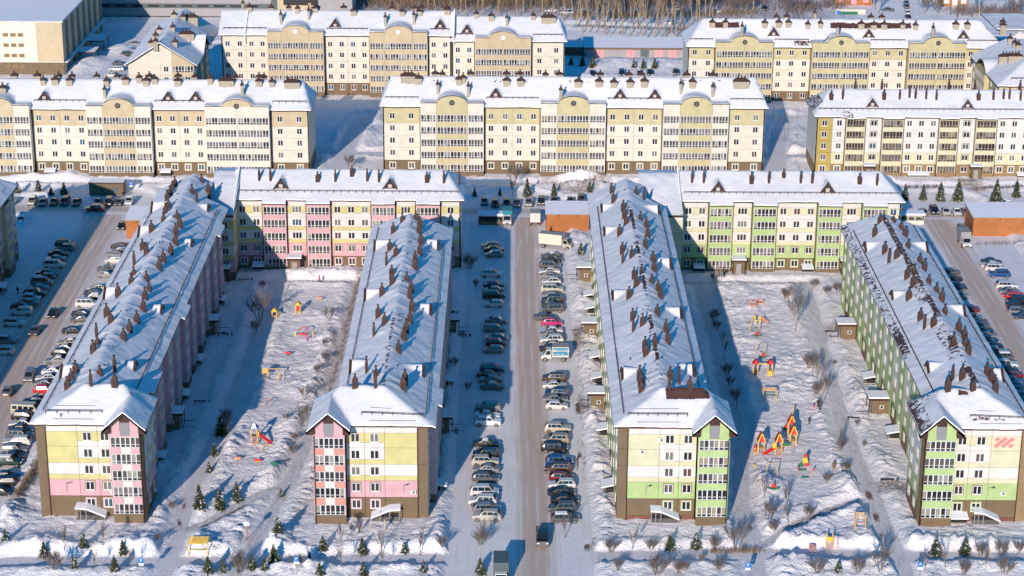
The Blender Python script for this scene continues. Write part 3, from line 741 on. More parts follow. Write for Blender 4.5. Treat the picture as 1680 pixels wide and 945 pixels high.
# ------------------------------------------------------------------ the four gabled wings in front
def scheme(acc, yel, style='stripe', **k):
    d = dict(acc=acc, yel=yel, wht='white_panel', bro='brown_cladding', style=style, w=('plain', 'plain'), btop=16.4); d.update(k); return d
EAVE, ZR, KM = 16.2, 20.1, .5
def wing(name, label, x0, x1, y1, sgn, sch, chims, dw, de, cols_front, side_cols, group, bare=None, vents=(), hipN=True, ext=(), guard_x=None, y_s1=None, seed=0, ncut=None):
    """gabled block running away from the camera; sgn = +1 when the projecting bay stands on the east corner"""
    zc = [2.73, 5.62, 8.36, 11.12, 13.94]; c = (x0+x1)/2; h = House(name, label, group, None, sch, zc, 15.75)
    h.ridge_x = lambda y: c
    YF = 297.7; YB = 295.4
    h.core(x0+.3, x1-.3, YF+.3, (ncut or y1)-.6, 15.35)
    bx0, bx1 = (x1-2.6+.1, x1+2.4) if sgn > 0 else (x0-3.3, x0+1.6)
    if sgn > 0: bx0, bx1 = sch['bay']
    else: bx0, bx1 = sch['bay']
    h.core(min(bx0, x0+.4)+.3, max(bx1, x1-.4)-.3, YF+.3, 306.4, 15.3); h.core(bx0+.3, bx1-.3, YB+.3, 299, 15.3)
    fr = (x0, YF, 1, 0) if sgn > 0 else (bx1, YF, 1, 0)
    h.facade(fr, cols_front)
    h.facade((bx0, YB, 1, 0), [(bx1-bx0, 0, 'balc', None)])
    # gable over the bay
    g = MB(); xb = (bx0+bx1)/2; hw = (bx1-bx0)/2; za = 19.0; sl = .9
    zz = lambda x: za-sl*abs(x-xb)-.1
    def poly(xa, xb_, z0, mt, d=0.0):
        zt0, zt1 = (zz(xa), zz(xb_)) if z0 is None else z0[1]
        lo = 15.75 if z0 is None else z0[0]
        p = [(xa, YB-d, lo), (xb_, YB-d, lo), (xb_, YB-d, zt1), (xa, YB-d, zt0)]
        q = [(a, YB+.3, b) for a, _, b in p]
        g.hexa([p[0], p[1], q[1], q[0], p[3], p[2], q[2], q[3]], mt)
    poly(bx0+.04, xb-.78, None, sch['acc']); poly(xb+.78, bx1-.04, None, sch['acc'])
    poly(xb-.74, xb+.74, (15.0, (17.2, 17.2)), 'grey_panel', .03)
    for s_ in (-1, 1):
        xa, xc_ = sorted((xb, xb+s_*.74)); poly(xa, xc_, (17.2, (zz(xa), zz(xc_))), 'brown_metal', .04)
    for s_ in (-1, 1):   # broad brown barge boards
        xo = xb+s_*(hw+.95); z_o = za-sl*(hw+.95)
        g.hexa([(xo, YB-.85, z_o-.30), (xb+s_*(hw-.25), YB-.85, z_o-.30), (xb+s_*(hw-.25), YB+.2, z_o-.3), (xo, YB+.2, z_o-.3),
                (xo, YB-.85, z_o+.12), (xb+s_*(hw-.25), YB-.85, z_o+1.0), (xb+s_*(hw-.25), YB+.2, z_o+1.0), (xo, YB+.2, z_o+.12)], 'brown_metal')
        for k in range(6):
            a = k/6; b_ = (k+1)/6; xa = xo+(xb-xo)*a; xc_ = xo+(xb-xo)*b_; ya = z_o+(za-z_o)*a; yb_ = z_o+(za-z_o)*b_
            g.hexa([(xa, YB-.85, ya-.28), (xc_, YB-.85, yb_-.28), (xc_, YB-.7, yb_-.28), (xa, YB-.7, ya-.28), (xa, YB-.85, ya+.1), (xc_, YB-.85, yb_+.1), (xc_, YB-.7, yb_+.1), (xa, YB-.7, ya+.1)], 'brown_metal')
    g.build('gable', h.o)
    # side walls
    L = lambda n, cc: cc*n
    if sch['see'] == 'E':
        xe = max(bx1, x1) if sgn > 0 else x1
        if sgn > 0:
            h.facade((bx1, YB, 0, 1), [(2.3, 0, 'corner', None), (8.8, 0, 'win2', None)])
            h.facade((x1, 306.5, 0, 1), side_cols)
        else: h.facade((x1, YF, 0, 1), side_cols)
    else:
        if sgn < 0:
            h.facade((bx0, 306.5, 0, -1), [(8.8, 0, 'win2', None), (2.3, 0, 'corner', None)])
            tot = sum(q[0] for q in side_cols); h.facade((x0, 306.5+tot, 0, -1), side_cols)
        else:
            tot = sum(q[0] for q in side_cols); h.facade((x0, YF+tot, 0, -1), side_cols)
    # roof
    xb_out = (bx1+.75-c) if sgn > 0 else (c-bx0+.75); XR = xb_out-4.6
    D = []
    for sg, L_ in ((-1, dw), (1, de)):
        for u, v in L_:
            zd = 18.8; x, y = G(u, v, zd); D.append((sg, abs(x-c), y, zd))
    def fun(x, y):
        t = sgn*(x-c)
        z = ZR-KM*np.abs(x-c); z = np.minimum(z, EAVE+.62*(y-297.0))
        if hipN: z = np.minimum(z, EAVE+1.0*(y1-y))
        blk = np.minimum(np.minimum(EAVE+.62*(y-297.0), EAVE+1.0*(307.5-y)), np.minimum(EAVE+.87*(xb_out-t), ZR))
        z = np.where(t > 0, np.maximum(z, blk), z)
        bay = np.where((y < 302.5), za+.2-sl*np.abs(x-xb), 0)
        z = np.maximum(z, bay)
        for sg, xd, yd, zd in D:
            dd = np.where((sg*(x-c) <= xd) & (sg*(x-c) > 0), zd-.78*np.abs(y-yd), 0); z = np.maximum(z, dd)
        return z
    e = 8.0; hwid = (x1-x0)/2+.75; hE = hwid+(.5 if sch['see'] == 'E' else 0)
    rects = [(c-hwid, c+hE, 297.0, y1)] if not ncut else [(c-hwid, c+3.9, 297.0, y1), (c+3.89, c+hE, 297.0, ncut)]
    if sgn > 0: rects += [(c+hE-.01, c+xb_out, 297.0, 307.4), (bx0-.85, bx1+.85, YB-.85, 297.01)]
    else: rects += [(c-xb_out, c-hwid+.01, 297.0, 307.4), (bx0-.85, bx1+.85, YB-.85, 297.01)]
    for ya, yb_ in ext:
        rects.append((c+hE-.01, c+hE+.7, ya, yb_))
    bxs = [c+sg*xd for sg, xd, yd, zd in D]
    h.roof(rects, fun, .42, breaks_x=bxs, breaks_y=[], bare=bare, chims=chims, vents=vents, seed=seed)
    for sg, xd, yd, zd in D:
        zb = ZR-KM*xd+.05; h_ = zd-zb
        h.dormer_front(c+sg*(xd+.05), yd, 2*h_/.78, h_, zb, 'w' if sg < 0 else 'e')
    # rails
    fz = lambda x, y: float(fun(np.array(x), np.array(y)))+.16
    xa, xc_ = (x0+.3, bx0-1.2) if sgn > 0 else (bx1+1.2, x1-.3)
    h.guard([(xa+1.2, 298.6, fz(xa+1.2, 298.6)), (xc_-.3, 298.6, fz(xc_-.3, 298.6))], .55, 1.45)
    b = MB()
    for yy, zo in ((299.7, .12), (297.6, .1)): b.tube((xa+2.5, yy, fz(xa+2.5, yy)+zo), (xc_-1.5, yy, fz(xc_-1.5, yy)+zo), .035, .035, 'brown_metal', 4)
    b.build('snow_guard', h.ro)
    for sg in (-1, 1):
        xg = c+sg*((hwid if sg < 0 else hE)-1.6); ys0 = 309 if sg == sgn else 300
        pts = [(xg, ys0+k*12.0, fz(xg, ys0+k*12.0)) for k in range(int((y1-3-ys0)/12)+1)]
        # keep clear of dormers
        h.guard([p for p in pts if not (ncut and sg > 0 and p[1] > ncut-2)], .38, 2.6)
    # downpipes
    if sgn > 0: h.pipe((x0, YF, 1, 0), 1.5, 0, 15.2); h.pipe((bx1, YB, 1, 0), -.2, 0, 14.8)
    else: h.pipe((x1, YF, 1, 0), -1.6, 0, 15.2); h.pipe((bx0, YB, 1, 0), .2, 0, 14.8)
    return h
pinkS = scheme('pink', 'pale_yellow', w=('pinkw', 'brownw'), check='pink', bay=(-61.0, -56.1), see='E')
C2 = lambda L: crop(220, 280, 5.906, L)
b1_ch = C2([(397,160,'W'),(372,200,'W'),(350,250,'W'),(322,290,'W'),(655,115,'M'),(720,220,'W'),(562,222,'M'),(608,308,'S'),(335,370,'W'),(307,425,'W'),(285,495,'M'),(418,470,'M'),(443,550,'W'),(405,625,'W'),(170,600,'W'),(402,720,'W'),(83,770,'W'),(120,815,'W'),(357,815,'W'),(285,885,'W')])
b1_ch += crop(0, 280, 3.938, [(868,615,'S'),(865,680,'M'),(848,730,'M'),(947,710,'M'),(962,780,'M'),(937,835,'W'),(763,815,'W'),(927,910,'W'),(1030,640,'W')])
b1_ch += crop(0, 500, 3.938, [(690,78,'W'),(717,120,'W'),(885,115,'W'),(838,178,'W'),(625,210,'S'),(800,230,'W'),(630,262,'M'),(603,312,'W'),(742,435,'S'),(645,458,'M'),(490,445,'W'),(462,495,'W'),(437,548,'W'),(588,525,'S'),(742,535,'W')])
front1 = [(1.5, 0, 'corner', None), (4.8, 0, 'blank', None), (3.1, 0, 'win', None), (2.3, 0, 'win', None)]
mod = [(5.6, 0, 'win2', None), (4.8, 1.1, 'balc', None), (3.6, 0, 'win', None), (4.8, 1.1, 'balc', None)]
def mods(n): return [q for _ in range(n) for q in mod]
def exts(y, n): return [(y+18.8*k+d-.3, y+18.8*k+d+5.1) for k in range(n) for d in (5.6, 14.0)]
LG = 'five-storey residential blocks'
B1 = wing('residential_block', 'long snow-roofed wing with pink, yellow and brown end wall at the lower left', -72.7, -58.6, 420.5, 1, pinkS, b1_ch,
          [(252,330.8),(231,370.6),(175,470.5),(104.6,597.8)], [(340,335),(312.8,392.3),(263.5,500),(219.7,592)], front1, [(q[0], q[1], q[2], 'check' if q[2] == 'balc' and i % 4 == 1 else q[3]) for i, q in enumerate(mods(6)) if i < 21], None, hipN=False, ext=((311, 320), (345, 352), (392, 399)),
          vents=[(291,321),(284,360),(266,392),(262,401),(208,513),(186,573),(172,603),(100,685),(215,650)], seed=1, ncut=409.6)
pinkS2 = scheme('pink', 'pale_yellow', w=('pinkw', 'brownw'), check='coral', bay=(-29.9, -25.0), see='E')
b2_ch = crop(560, 340, 4.295, [(430,105,'M'),(525,88,'M'),(367,185,'W'),(553,140,'W'),(547,190,'W'),(560,262,'W'),(342,305,'W'),(387,345,'W'),(553,335,'W'),(318,415,'S'),(520,395,'W'),(520,440,'W'),(356,490,'W'),(357,545,'W'),(462,525,'M'),(493,600,'W'),(483,650,'W'),(287,630,'W'),(497,735,'W'),(483,815,'W'),(260,780,'W'),(305,830,'W'),(230,912,'S'),(457,885,'W'),(440,935,'W')])
b2_ch += crop(380, 480, 3.938, [(1078,390,'W'),(872,520,'S'),(933,548,'M'),(798,615,'W'),(930,620,'S'),(1120,590,'W'),(1110,630,'W')])
B2 = wing('residential_block', 'snow-roofed wing with pink bay on its left corner, between left courtyard and car park', -26.6, -12.4, 397.0, -1, pinkS2, b2_ch,
          [(617,393.6),(601.4,473.9),(577.8,590.6)], [(717,393.6),(704.4,499),(692.4,598.7)],
          [(2.8, 0, 'win', None), (3.1, 0, 'win', None), (5.1, 0, 'blank', None), (1.6, 0, 'corner', None)], mods(5), None, ext=((306, 313),),
          vents=[(675,369),(672,400),(667,420),(660,465),(655,520),(655,530),(633,575),(652,603)],
          bare=lambda x, y: np.where((np.abs(x+19.5) < .5) & (y > 303) & (y < 335), .45, 0), seed=2)
greenS = scheme('green', 'light_yellow', w=('greenw', 'brownw'), pl=.95, bay=(29.0, 33.9), see='W')
b3_ch = crop(940, 290, 4.725, [(300,130,'W'),(313,200,'W'),(490,135,'M'),(548,178,'S'),(592,142,'W'),(610,50,'M'),(390,265,'W'),(398,318,'W'),(413,370,'W'),(360,458,'W'),(522,340,'M'),(568,400,'W'),(580,470,'W'),(560,555,'W'),(383,592,'W'),(385,672,'S'),(455,630,'W'),(620,665,'W'),(630,738,'W'),(473,790,'W'),(532,750,'M'),(492,850,'W'),(610,825,'M'),(660,895,'W'),(435,945,'W'),(677,945,'W')])
b3_ch += crop(740, 480, 3.938, [(1173,180,'W'),(1177,253,'S'),(1237,220,'W'),(1332,150,'W'),(1388,262,'W'),(1400,330,'W'),(1252,375,'W'),(1258,412,'W'),(1316,335,'M'),(1218,565,'W'),(1225,600,'W'),(1228,645,'W'),(1415,565,'W'),(1472,588,'S'),(1410,638,'S'),(1543,635,'W')])
def bare3(x, y):
    c = 24.05
    b = np.where((np.abs(x-c+.1) < .3) & (y < 405) & (y > 304), .40+.2*(vnoise(y*.15, x*0, 8) > .5), 0)
    for ya, yb_ in ((306, 316), (320, 330), (334, 345), (352, 360), (368, 374), (388, 394)):
        b = np.maximum(b, np.where((x < c) & (x > c-2.6+(y-ya)*.1) & (y > ya) & (y < yb_), .30, 0))
    b = np.maximum(b, np.where((x > 24.6) & (x < 31) & (y > 301.5) & (y < 303.4), .95, 0))
    return b
B3 = wing('residential_block', 'snow-roofed wing with green bay on its right corner, beside the central street', 16.9, 31.2, 419.0, 1, greenS, b3_ch,
          [(989,334),(993.5,372),(1007.3,476),(1023,603)], [(1078.6,336.6),(1097.7,424.4),(1114.6,505),(1135,597)],
          [(1.5, 0, 'corner', None), (4.9, 0, 'blank', None), (3.1, 0, 'win', None), (2.6, 0, 'win', None)],
          [(6.9, 0, 'win', None) if k % 3 else (6.9, .02, 'win', 'green') for k in range(17)], None, hipN=False, bare=bare3,
          vents=[(1025,315),(1033,350),(1047,393),(1040,402),(1056,419),(1062,440),(1034,593),(1085,590)], seed=3, ncut=411.0)
greenS4 = scheme('green', 'light_yellow', w=('greenw', 'brownw'), pl=.95, bay=(63.6, 68.6), see='W', corner='ochre_brown')
b4_ch = crop(1360, 340, 4.725, [(392,125,'M'),(353,228,'W'),(500,120,'M'),(558,175,'M'),(590,228,'W'),(430,358,'W'),(612,318,'M'),(463,435,'S'),(525,400,'W'),(703,430,'M'),(737,495,'W'),(605,555,'W'),(660,520,'M'),(652,615,'W'),(772,592,'M'),(617,720,'W'),(832,658,'M'),(872,735,'W'),(707,875,'W'),(897,830,'M'),(738,945,'S'),(810,925,'W')])
b4_ch += crop(1480, 520, 4.725, [(437,118,'W'),(480,180,'W'),(398,210,'M'),(487,240,'W'),(512,290,'W'),(658,460,'W'),(690,510,'W'),(722,580,'W'),(388,495,'S'),(353,570,'W'),(465,485,'W'),(547,572,'M')])
def bare4(x, y):
    c = 73.5
    b = np.where((np.abs(x-c+.2) < .5) & (y < 396) & (y > 306), .32+.25*(vnoise(y*.12, x*0, 5) > .45), 0)
    b = np.maximum(b, np.where((x < c) & (x > c-2.2) & (((y > 318) & (y < 333)) | ((y > 345) & (y < 357))), .42, 0))
    b = np.maximum(b, np.where((x < 67.0) & (y > 326) & (y < 399), .34+.25*vnoise(y*.09, x*0, 3), 0))
    b = np.maximum(b, np.where((x < 64.6) & (y < 308), .62-.12*(x-62.5), 0))
    b = np.maximum(b, np.where((x < 66.4) & (x > 64.6) & (y > 303) & (y < 308), .4, 0))
    b = np.maximum(b, np.where((x > 71) & (x < 76.5) & (y > 298.3) & (y < 298.9), .42, 0))
    b = np.maximum(b, np.where((np.abs(x-70.6) < 1) & (y > 302.3) & (y < 303.2), .7, 0))
    return b
B4 = wing('residential_block', 'snow-roofed wing with green bay on its left corner and red striped emblem near its top', 66.5, 80.6, 399.0, -1, greenS4, b4_ch,
          [(1421.4,397),(1465.4,477),(1524.4,594)], [(1517.7,396.7),(1578.5,500.7),(1641,605)],
          [(2.6, 0, 'win', None), (3.2, 0, 'win', None), (4.6, 0, 'blank', None), (1.6, 0, 'corner', None)],
          [(5.35, 0, 'win', None) if k % 2 else (5.35, .02, 'win', 'green') for k in range(17)], None, bare=bare4,
          vents=[(1450,359),(1460,380),(1467,396),(1490,428),(1513,482),(1507,443),(1571,540),(1607,640)], seed=4)
# emblem of slanted bars painted on the blank panel
lg = MB(); X0, Z0 = 74.75, 12.65
def bar(pts): lg.quad([(X0+a*.01, 297.7-.012, Z0+b*.01) for a, b in pts][::-1], 'logo_red'); lg.quad([(X0+a*.01, 297.7-.004, Z0+b*.01) for a, b in pts], 'logo_red')
q = 3.3/555*100   # photo pixels of the 15.75x enlargement to centimetres
def zp(L): return [((x-440)*q/1.0, (525-y)*q*1.06) for x, y in L]
bar(zp([(455,285),(515,235),(560,230),(608,270),(515,345)])); bar(zp([(440,455),(690,235),(750,230),(798,275),(505,525)]))
bar(zp([(625,460),(880,240),(940,232),(990,275),(692,522)])); bar(zp([(812,462),(900,388),(970,445),(878,522)]))
lg.build('emblem', B4.o)
# canopies, porches, lights and air conditioners
B1.canopy((-72.7, 297.7, 1, 0), 5.6, 4.7, 1.9); B2.canopy((-12.4, 297.7, 1, 0), -4.3, -4.6, 1.9); B3.canopy((16.9, 297.7, 1, 0), 5.2, 4.5, 1.9)
B4.canopy((68.6, 297.7, 1, 0), 3.6, 4.2, 1.9, 'ramp', 2.4); B4.lean((68.6, 297.7, 1, 0), .1, 2.8, 1.7, 1.7)
for h, yy in ((B1, 0), ):
    for y, l in ((332, 0), (378, 0)): h.canopy((-58.6, y, 0, 1), 0, 2.6, 2.2, 'porch')
    for y in (318, 345, 362, 395): h.lean((-58.6, y, 0, 1), 0, 3, 2.0, 1.5)
for y in (331, 379): B2.canopy((-12.4, y, 0, 1), 0, 2.6, 2.2, 'porch')
for y in (307, 352, 389): B2.lean((-12.4, y, 0, 1), 0, 2.8, 2.6, 1.7)
for v, uu in ((441, 957), (533, 965), (650, 977)):
    x, y = G(uu, v+20); B3.canopy((16.9, y+1.4, 0, -1), 0, 2.8, 2.4, 'porch')
for u, v in ((965, 487), (968, 508), (975, 588), (982, 622), (990, 707), (1000, 800)):
    x, y = G(u, v, .8); B3.lean((16.9, y+1.5, 0, -1), 0, 3, 2.0, 1.7)
for v, uu in ((555, 1395), (678, 1440)):
    x, y = G(uu, v); B4.canopy((66.5, y+1.4, 0, -1), 0, 2.8, 2.9, 'porch')
for u, v in ((1423, 622), (1459, 712)):
    x, y = G(u, v, .8); B4.lean((66.5, y+1.5, 0, -1), 0, 3, 2.2, 1.7)
ac_unit(B1, (-72.7, 297.7, 1, 0), 11.4, 0, 7.2); ac_unit(B1, (-72.7, 297.7, 1, 0), 11.4, 0, 4.6); ac_unit(B2, (-25, 297.7, 1, 0), 10.3, 0, 4.9)
ac_unit(B3, (16.9, 297.7, 1, 0), 6.6, 0, 13.9); ac_unit(B3, (16.9, 297.7, 1, 0), 3.7, 0, 11.9); ac_unit(B4, (68.6, 297.7, 1, 0), 8.2, 0, 5.2)
ac_unit(B1, (-58.6, 306.5, 0, 1), 20.5, 0, 11.0); ac_unit(B1, (-58.6, 306.5, 0, 1), 30.5, 0, 8.0); ac_unit(B1, (-56.1, 297.7, 0, 1), 6.5, 0, 2.0)
for h, x in ((B1, -68.5), (B2, -16.2), (B3, 21.4), (B4, 74.6)):
    b = MB(); b.tube((x, 297.6, 4.6), (x, 297.45, 6.1), .035, .035, 'mid_grey', 5); b.tube((x, 297.45, 6.1), (x+.5, 296.7, 6.5), .035, .035, 'mid_grey', 5)
    b.box(x+.3, x+.7, 296.5, 296.8, 6.45, 6.55, 'dark_grey'); b.build('wall_lamp', h.o)
for h in (B1, B2, B3, B4): h.finish()

# house to the far left, only its edge in the frame
s0 = scheme('tan', 'cream', w=('plain', 'plain'), see='E', bay=(0, 0)); s0['wht'] = 'cream'
B0 = House('residential_block', 'shaded cream and brown wing cut by the left edge of the picture', None, None, s0, [2.73, 5.62, 8.36, 11.12, 13.94], 15.4)
B0.core(-118, -104.7, 300.3, 424, 15.3); B0.facade((-104.4, 300, 0, 1), [(5, 0, 'win', None), (4.8, 1.0, 'balc', None), (3.6, 0, 'win', None)]*9+[(4.0, 0, 'win', None)])
B0.ridge_x = lambda y: -111
B0.roof([(-119, -103.5, 299.4, 425)], lambda x, y: np.minimum(np.minimum(ZR-.5*np.abs(x+111.2), 15.9+1.0*(425.2-y)), 15.9+.7*(y-299)), .6, seed=9)
B0.guard([(-104.9, 305, 16.75), (-104.9, 420, 16.75)], .35, 3)
B0.lean((-104.4, 401, 0, 1), 0, 3.2, 2.4, 1.8)
B0.finish()
# ------------------------------------------------------------------ rows running across the picture
def row(name, label, x0, y, cols, sch, zc, top, ridge, depth, chims, dorm, seed, bays=(), ecut=None, hipE=True, hipW=False, guards=True, vents=(), bare=None, hipk=1.0, north=()):
    h = House(name, label, None, None, sch, zc, top); h.axis = 'x'
    W_ = sum(c[0] for c in cols); x1 = x0+W_
    h.core(x0+.3, x1-.3, y+.3, y+depth-.3, top-.1)
    h.facade((x0, y, 1, 0), cols)
    # end walls, plain
    h.wall.box(x1-.32, x1, y, y+depth, 0, sch['j'][0], sch['bro']); h.wall.box(x1-.32, x1, y, y+depth, sch['j'][0], top, sch['wht'])
    h.wall.box(x0, x0+.32, y, y+depth, 0, sch['j'][0], sch['bro']); h.wall.box(x0, x0+.32, y, y+depth, sch['j'][0], top, sch['wht'])
    yr, zr = ridge; ye = y-.75; k1 = (zr-(top+.25))/(yr-ye); k2 = k1; yb_ = 2*yr-ye
    D = []
    B = list(bays)
    def main(x, yy):
        z = np.minimum(zr-k1*(yr-yy), zr-k2*(yy-yr))
        if hipE: z = np.minimum(z, top+.25+hipk*(x1+.7-x))
        if hipW: z = np.minimum(z, top+.25+hipk*(x-(x0-.7)))
        return z
    for u, v, w_ in dorm:
        d = ray(u, v)
        for k in range(400):
            t = (24-k*.03-CAMH)/d[2]; px_, py_ = d[0]*t, d[1]*t
            if 24-k*.03 <= float(main(np.array(px_), np.array(py_))): break
        D.append((px_, py_, float(main(np.array(px_), np.array(py_))), w_))
    def fun(x, yy):
        z = main(x, yy)
        for xc, hw, ar, sh, sy in B:
            a = np.clip(1-((x-xc)/ar)**2, 0, 1)**.5
            s_ = np.where(np.abs(x-xc) <= hw, sh+1.75*a-.03*(yy-sy), 0)
            z = np.maximum(z, s_)
        for xd, yd, zb, w_ in D:
            hh = min(w_*.72, zr-.25-zb); s_ = np.where((yy >= yd) & (yy < yr), zb+hh-1.44*np.abs(x-xd), 0); z = np.maximum(z, s_)
        return z
    rects = []
    a = x0
    for c in cols:
        f = y-.75
        if c[1] > 0 and c[1] < 1.6: f = y-c[1]-.65
        if c[1] >= 1.6: f = y-c[1]+.2
        rects.append((a-(.7 if a == x0 else .0), a+c[0]+(.7 if abs(a+c[0]-x1) < .01 else .0)+.001, f, yb_)); a += c[0]
    bx = []
    for xc, hw, ar, sh, sy in B: bx += [xc-hw, xc+hw]
    h.roof(rects, fun, .5 if y < 450 else .62, breaks_x=bx, breaks_y=[d[1] for d in D], chims=chims, seed=seed, vents=vents, bare=bare)
    for xd, yd, zb, w_ in D:
        h.dormer_front(xd, yd, w_, w_*.72, zb+.12, 's'); h.louvre(xd, yd, zb+.3)
    for xc, hw, ar, sh, sy in B:
        g = MB(); n = 16; yf = sy
        top0 = sch['btop']; mt = sch['yel'] if not sch.get('baymat') else sch['baymat']
        for k in range(n):
            xa = xc-ar+2*ar*k/n; xb = xc-ar+2*ar*(k+1)/n
            za = sh+1.75*max(0, 1-((xa-xc)/ar)**2)**.5; zb = sh+1.75*max(0, 1-((xb-xc)/ar)**2)**.5
            g.hexa([(xa, yf, top0), (xb, yf, top0), (xb, yf+.3, top0), (xa, yf+.3, top0), (xa, yf, za), (xb, yf, zb), (xb, yf+.3, zb), (xa, yf+.3, za)], mt)
            g.hexa([(xa, yf-.12, za-.02), (xb, yf-.12, zb-.02), (xb, yf+.1, zb-.02), (xa, yf+.1, za-.02), (xa, yf-.12, za+.13), (xb, yf-.12, zb+.13), (xb, yf+.1, zb+.13), (xa, yf+.1, za+.13)], 'brown_metal')
        for xa, xb in ((xc-hw, xc-ar), (xc+ar, xc+hw)):
            g.box(xa, xb, yf, yf+.3, top0, sh+.0, sch.get('sidemat', mt)); g.box(xa, xb, yf-.12, yf+.1, sh-.02, sh+.12, 'brown_metal')
        go = g.build('arched_parapet', h.o)
        r = MB(); m2 = 16
        for k in range(m2):
            a0, a1 = 2*math.pi*k/m2, 2*math.pi*(k+1)/m2
            P = lambda a_, r_, yy: (xc+math.cos(a_)*r_, yy, sh+.1+math.sin(a_)*r_)
            r.quad([P(a0, .42, yf-.08), P(a1, .42, yf-.08), P(a1, .66, yf-.08), P(a0, .66, yf-.08)], 'brown_metal' if sch.get('ring', 1) else 'white_frame')
            r.quad([P(a0, .66, yf-.08), P(a1, .66, yf-.08), P(a1, .66, yf+.02), P(a0, .66, yf+.02)], 'brown_metal')
            r.quad([P(a0, 0, yf-.04), P(a0, .42, yf-.04), P(a1, .42, yf-.04)], 'dark_grey' if sch.get('ring', 1) else 'white_frame')
        r.build('round_window', go)
    if guards:
        a = x0; seg = []; cur = None
        for c in cols:
            if c[1] >= 1.6:
                if cur is not None: seg.append((cur, a)); cur = None
            elif cur is None: cur = a
            a += c[0]
        if cur is not None: seg.append((cur, a))
        for xa, xb in seg:
            yy = y+1.1; z = float(main(np.array((xa+xb)/2), np.array(yy)))+.2
            h.guard([(xa+.6, yy, z), (xb-.6, yy, z)], .55, 1.5)
    for u, v, k in north:
        yy = yr+2.2; d = ray(u, v); xx = d[0]*yy/d[1]; zz = float(main(np.array(xx), np.array(yy)))
        link('chimney', CHIM[k], h.ro, (xx, yy, zz+.35), 0, (1.3, 1.3, 1.2))
    a = x0
    for i, c in enumerate(cols[:-1]):
        a += c[0]
        if c[1] != cols[i+1][1]:
            off = min(c[1], cols[i+1][1]); aa = a-x0+(.15 if c[1] > off else -.15)
            h.pipe((x0, y, 1, 0), aa, off, top-.3)
    return h
zp_ = [2.0, 4.85, 7.65, 10.5, 13.3]
rc = [(5.7, 0, 'win2', None), (4.9, 1.1, 'balc', None), (4.2, 0, 'tri', None), (4.95, 1.1, 'balc', None), (8.55, 0, 'win3', None), (4.9, 1.1, 'balc', None), (4.35, 0, 'tri', None), (5.0, 1.1, 'balc', None), (3.1, 0, 'win', None)]
pinkR = scheme('pink', 'pale_yellow', w=('pinkw', 'brownw'), btop=15.4, check=None)
pr_ch = crop(350, 260, 3.78, [(285,138,'S'),(355,142,'S'),(647,145,'W'),(757,145,'S'),(860,108,'W'),(955,145,'S'),(1027,145,'S'),(1325,150,'W'),(1430,155,'S'),(1527,165,'S')])
PR = row('residential_block', 'pink and yellow block closing the left courtyard, its facade facing the camera', -57, 418, rc[:-1]+[(4.3, 0, 'win', None)], pinkR, zp_, 15.3, (425.9, 19.6), 15, pr_ch, [(461, 310, 2.9), (640, 310, 2.9)], 5)
PR.canopy((-57, 418, 1, 0), 10.9, 2.5, 2.2, 'porch'); PR.lean((-57, 418, 1, 0), 3.2, 2.4, 2.0, 1.6)
# lower link in the corner and the white fire wall beside it
PR.firewall(-56.9, 415.5, 425.9, 434, 16.4, 20.4)
PR.top = 14.0; PR.zc = [z-1.3 for z in zp_]
sv = PR.sch['j']; PR.sch['j'] = [z-1.3 for z in sv]; PR.sch['tb'] -= 1.3
PR.facade((-60.3, 411.0, 1, 0), [(3.7, 0, 'win', None)]); PR.facade((-56.6, 411.0, 0, 1), [(7.0, 0, 'blank', None)]); PR.core(-60.1, -56.9, 411.4, 432, 13.9)
ax, ay = np.linspace(-62, -56.5, 14), np.linspace(410.2, 433, 44); AX, AY = np.meshgrid(ax, ay)
link('roof', grid_mesh('roof', ax, ay, np.minimum(14.4+.33*(AY-410.2), 19.2-.2*np.abs(AY-425.9))+.25*vnoise(AX*.5, AY*.5), 'roof_snow', 'bare', np.zeros(AX.shape)), PR.o)
f_ = MB(); f_.box(-60.6, -56.48, 410.15, 410.6, 13.95, 14.4, 'brown_metal', 'snow_cap'); f_.build('fascia', PR.o)
PR.canopy((-60.3, 411.0, 1, 0), .1, 2.6, 2.2, 'porch')
PR.finish()
greenR = scheme('green', 'light_yellow', w=('greenw', 'brownw'), btop=15.4, check=None)
gr_ch = crop(1060, 260, 2.7, [(203,107,'S'),(255,108,'S'),(466,112,'W'),(543,112,'S'),(609,85,'M'),(684,110,'S'),(735,113,'S'),(945,113,'W'),(1022,118,'S')])
GR = row('residential_block', 'green and yellow block closing the right courtyard, its facade facing the camera', 35.8, 418.4, rc, greenR, [1.9, 4.8, 7.6, 10.5, 13.3], 15.3, (426.2, 19.7), 15, gr_ch, [(1177.8, 315.6, 2.9), (1357.4, 316.7, 2.9)], 6)
GR.canopy((35.8, 418.4, 1, 0), 10.9, 2.5, 2.2, 'porch'); GR.canopy((35.8, 418.4, 1, 0), 33.6, 2.5, 2.2, 'porch'); GR.lean((35.8, 418.4, 1, 0), 2.8, 2.4, 2.0, 1.6); GR.lean((35.8, 418.4, 1, 0), 25.5, 2.4, 2.0, 1.6)
GR.firewall(35.3, 417.3, 426.2, 434, 16.4, 20.5)
GR.top = 14.0; GR.zc = [z-1.3 for z in zp_]; sv = GR.sch['j']; GR.sch['j'] = [z-1.3 for z in sv]
GR.sch['tb'] -= 1.3
GR.facade((31.2, 412.5, 1, 0), [(4.45, 0, 'blank', None)]); GR.core(31.4, 35.6, 412.9, 432, 13.9)
ax, ay = np.linspace(27, 35.6, 18), np.linspace(411.7, 433, 44); AX, AY = np.meshgrid(ax, ay)
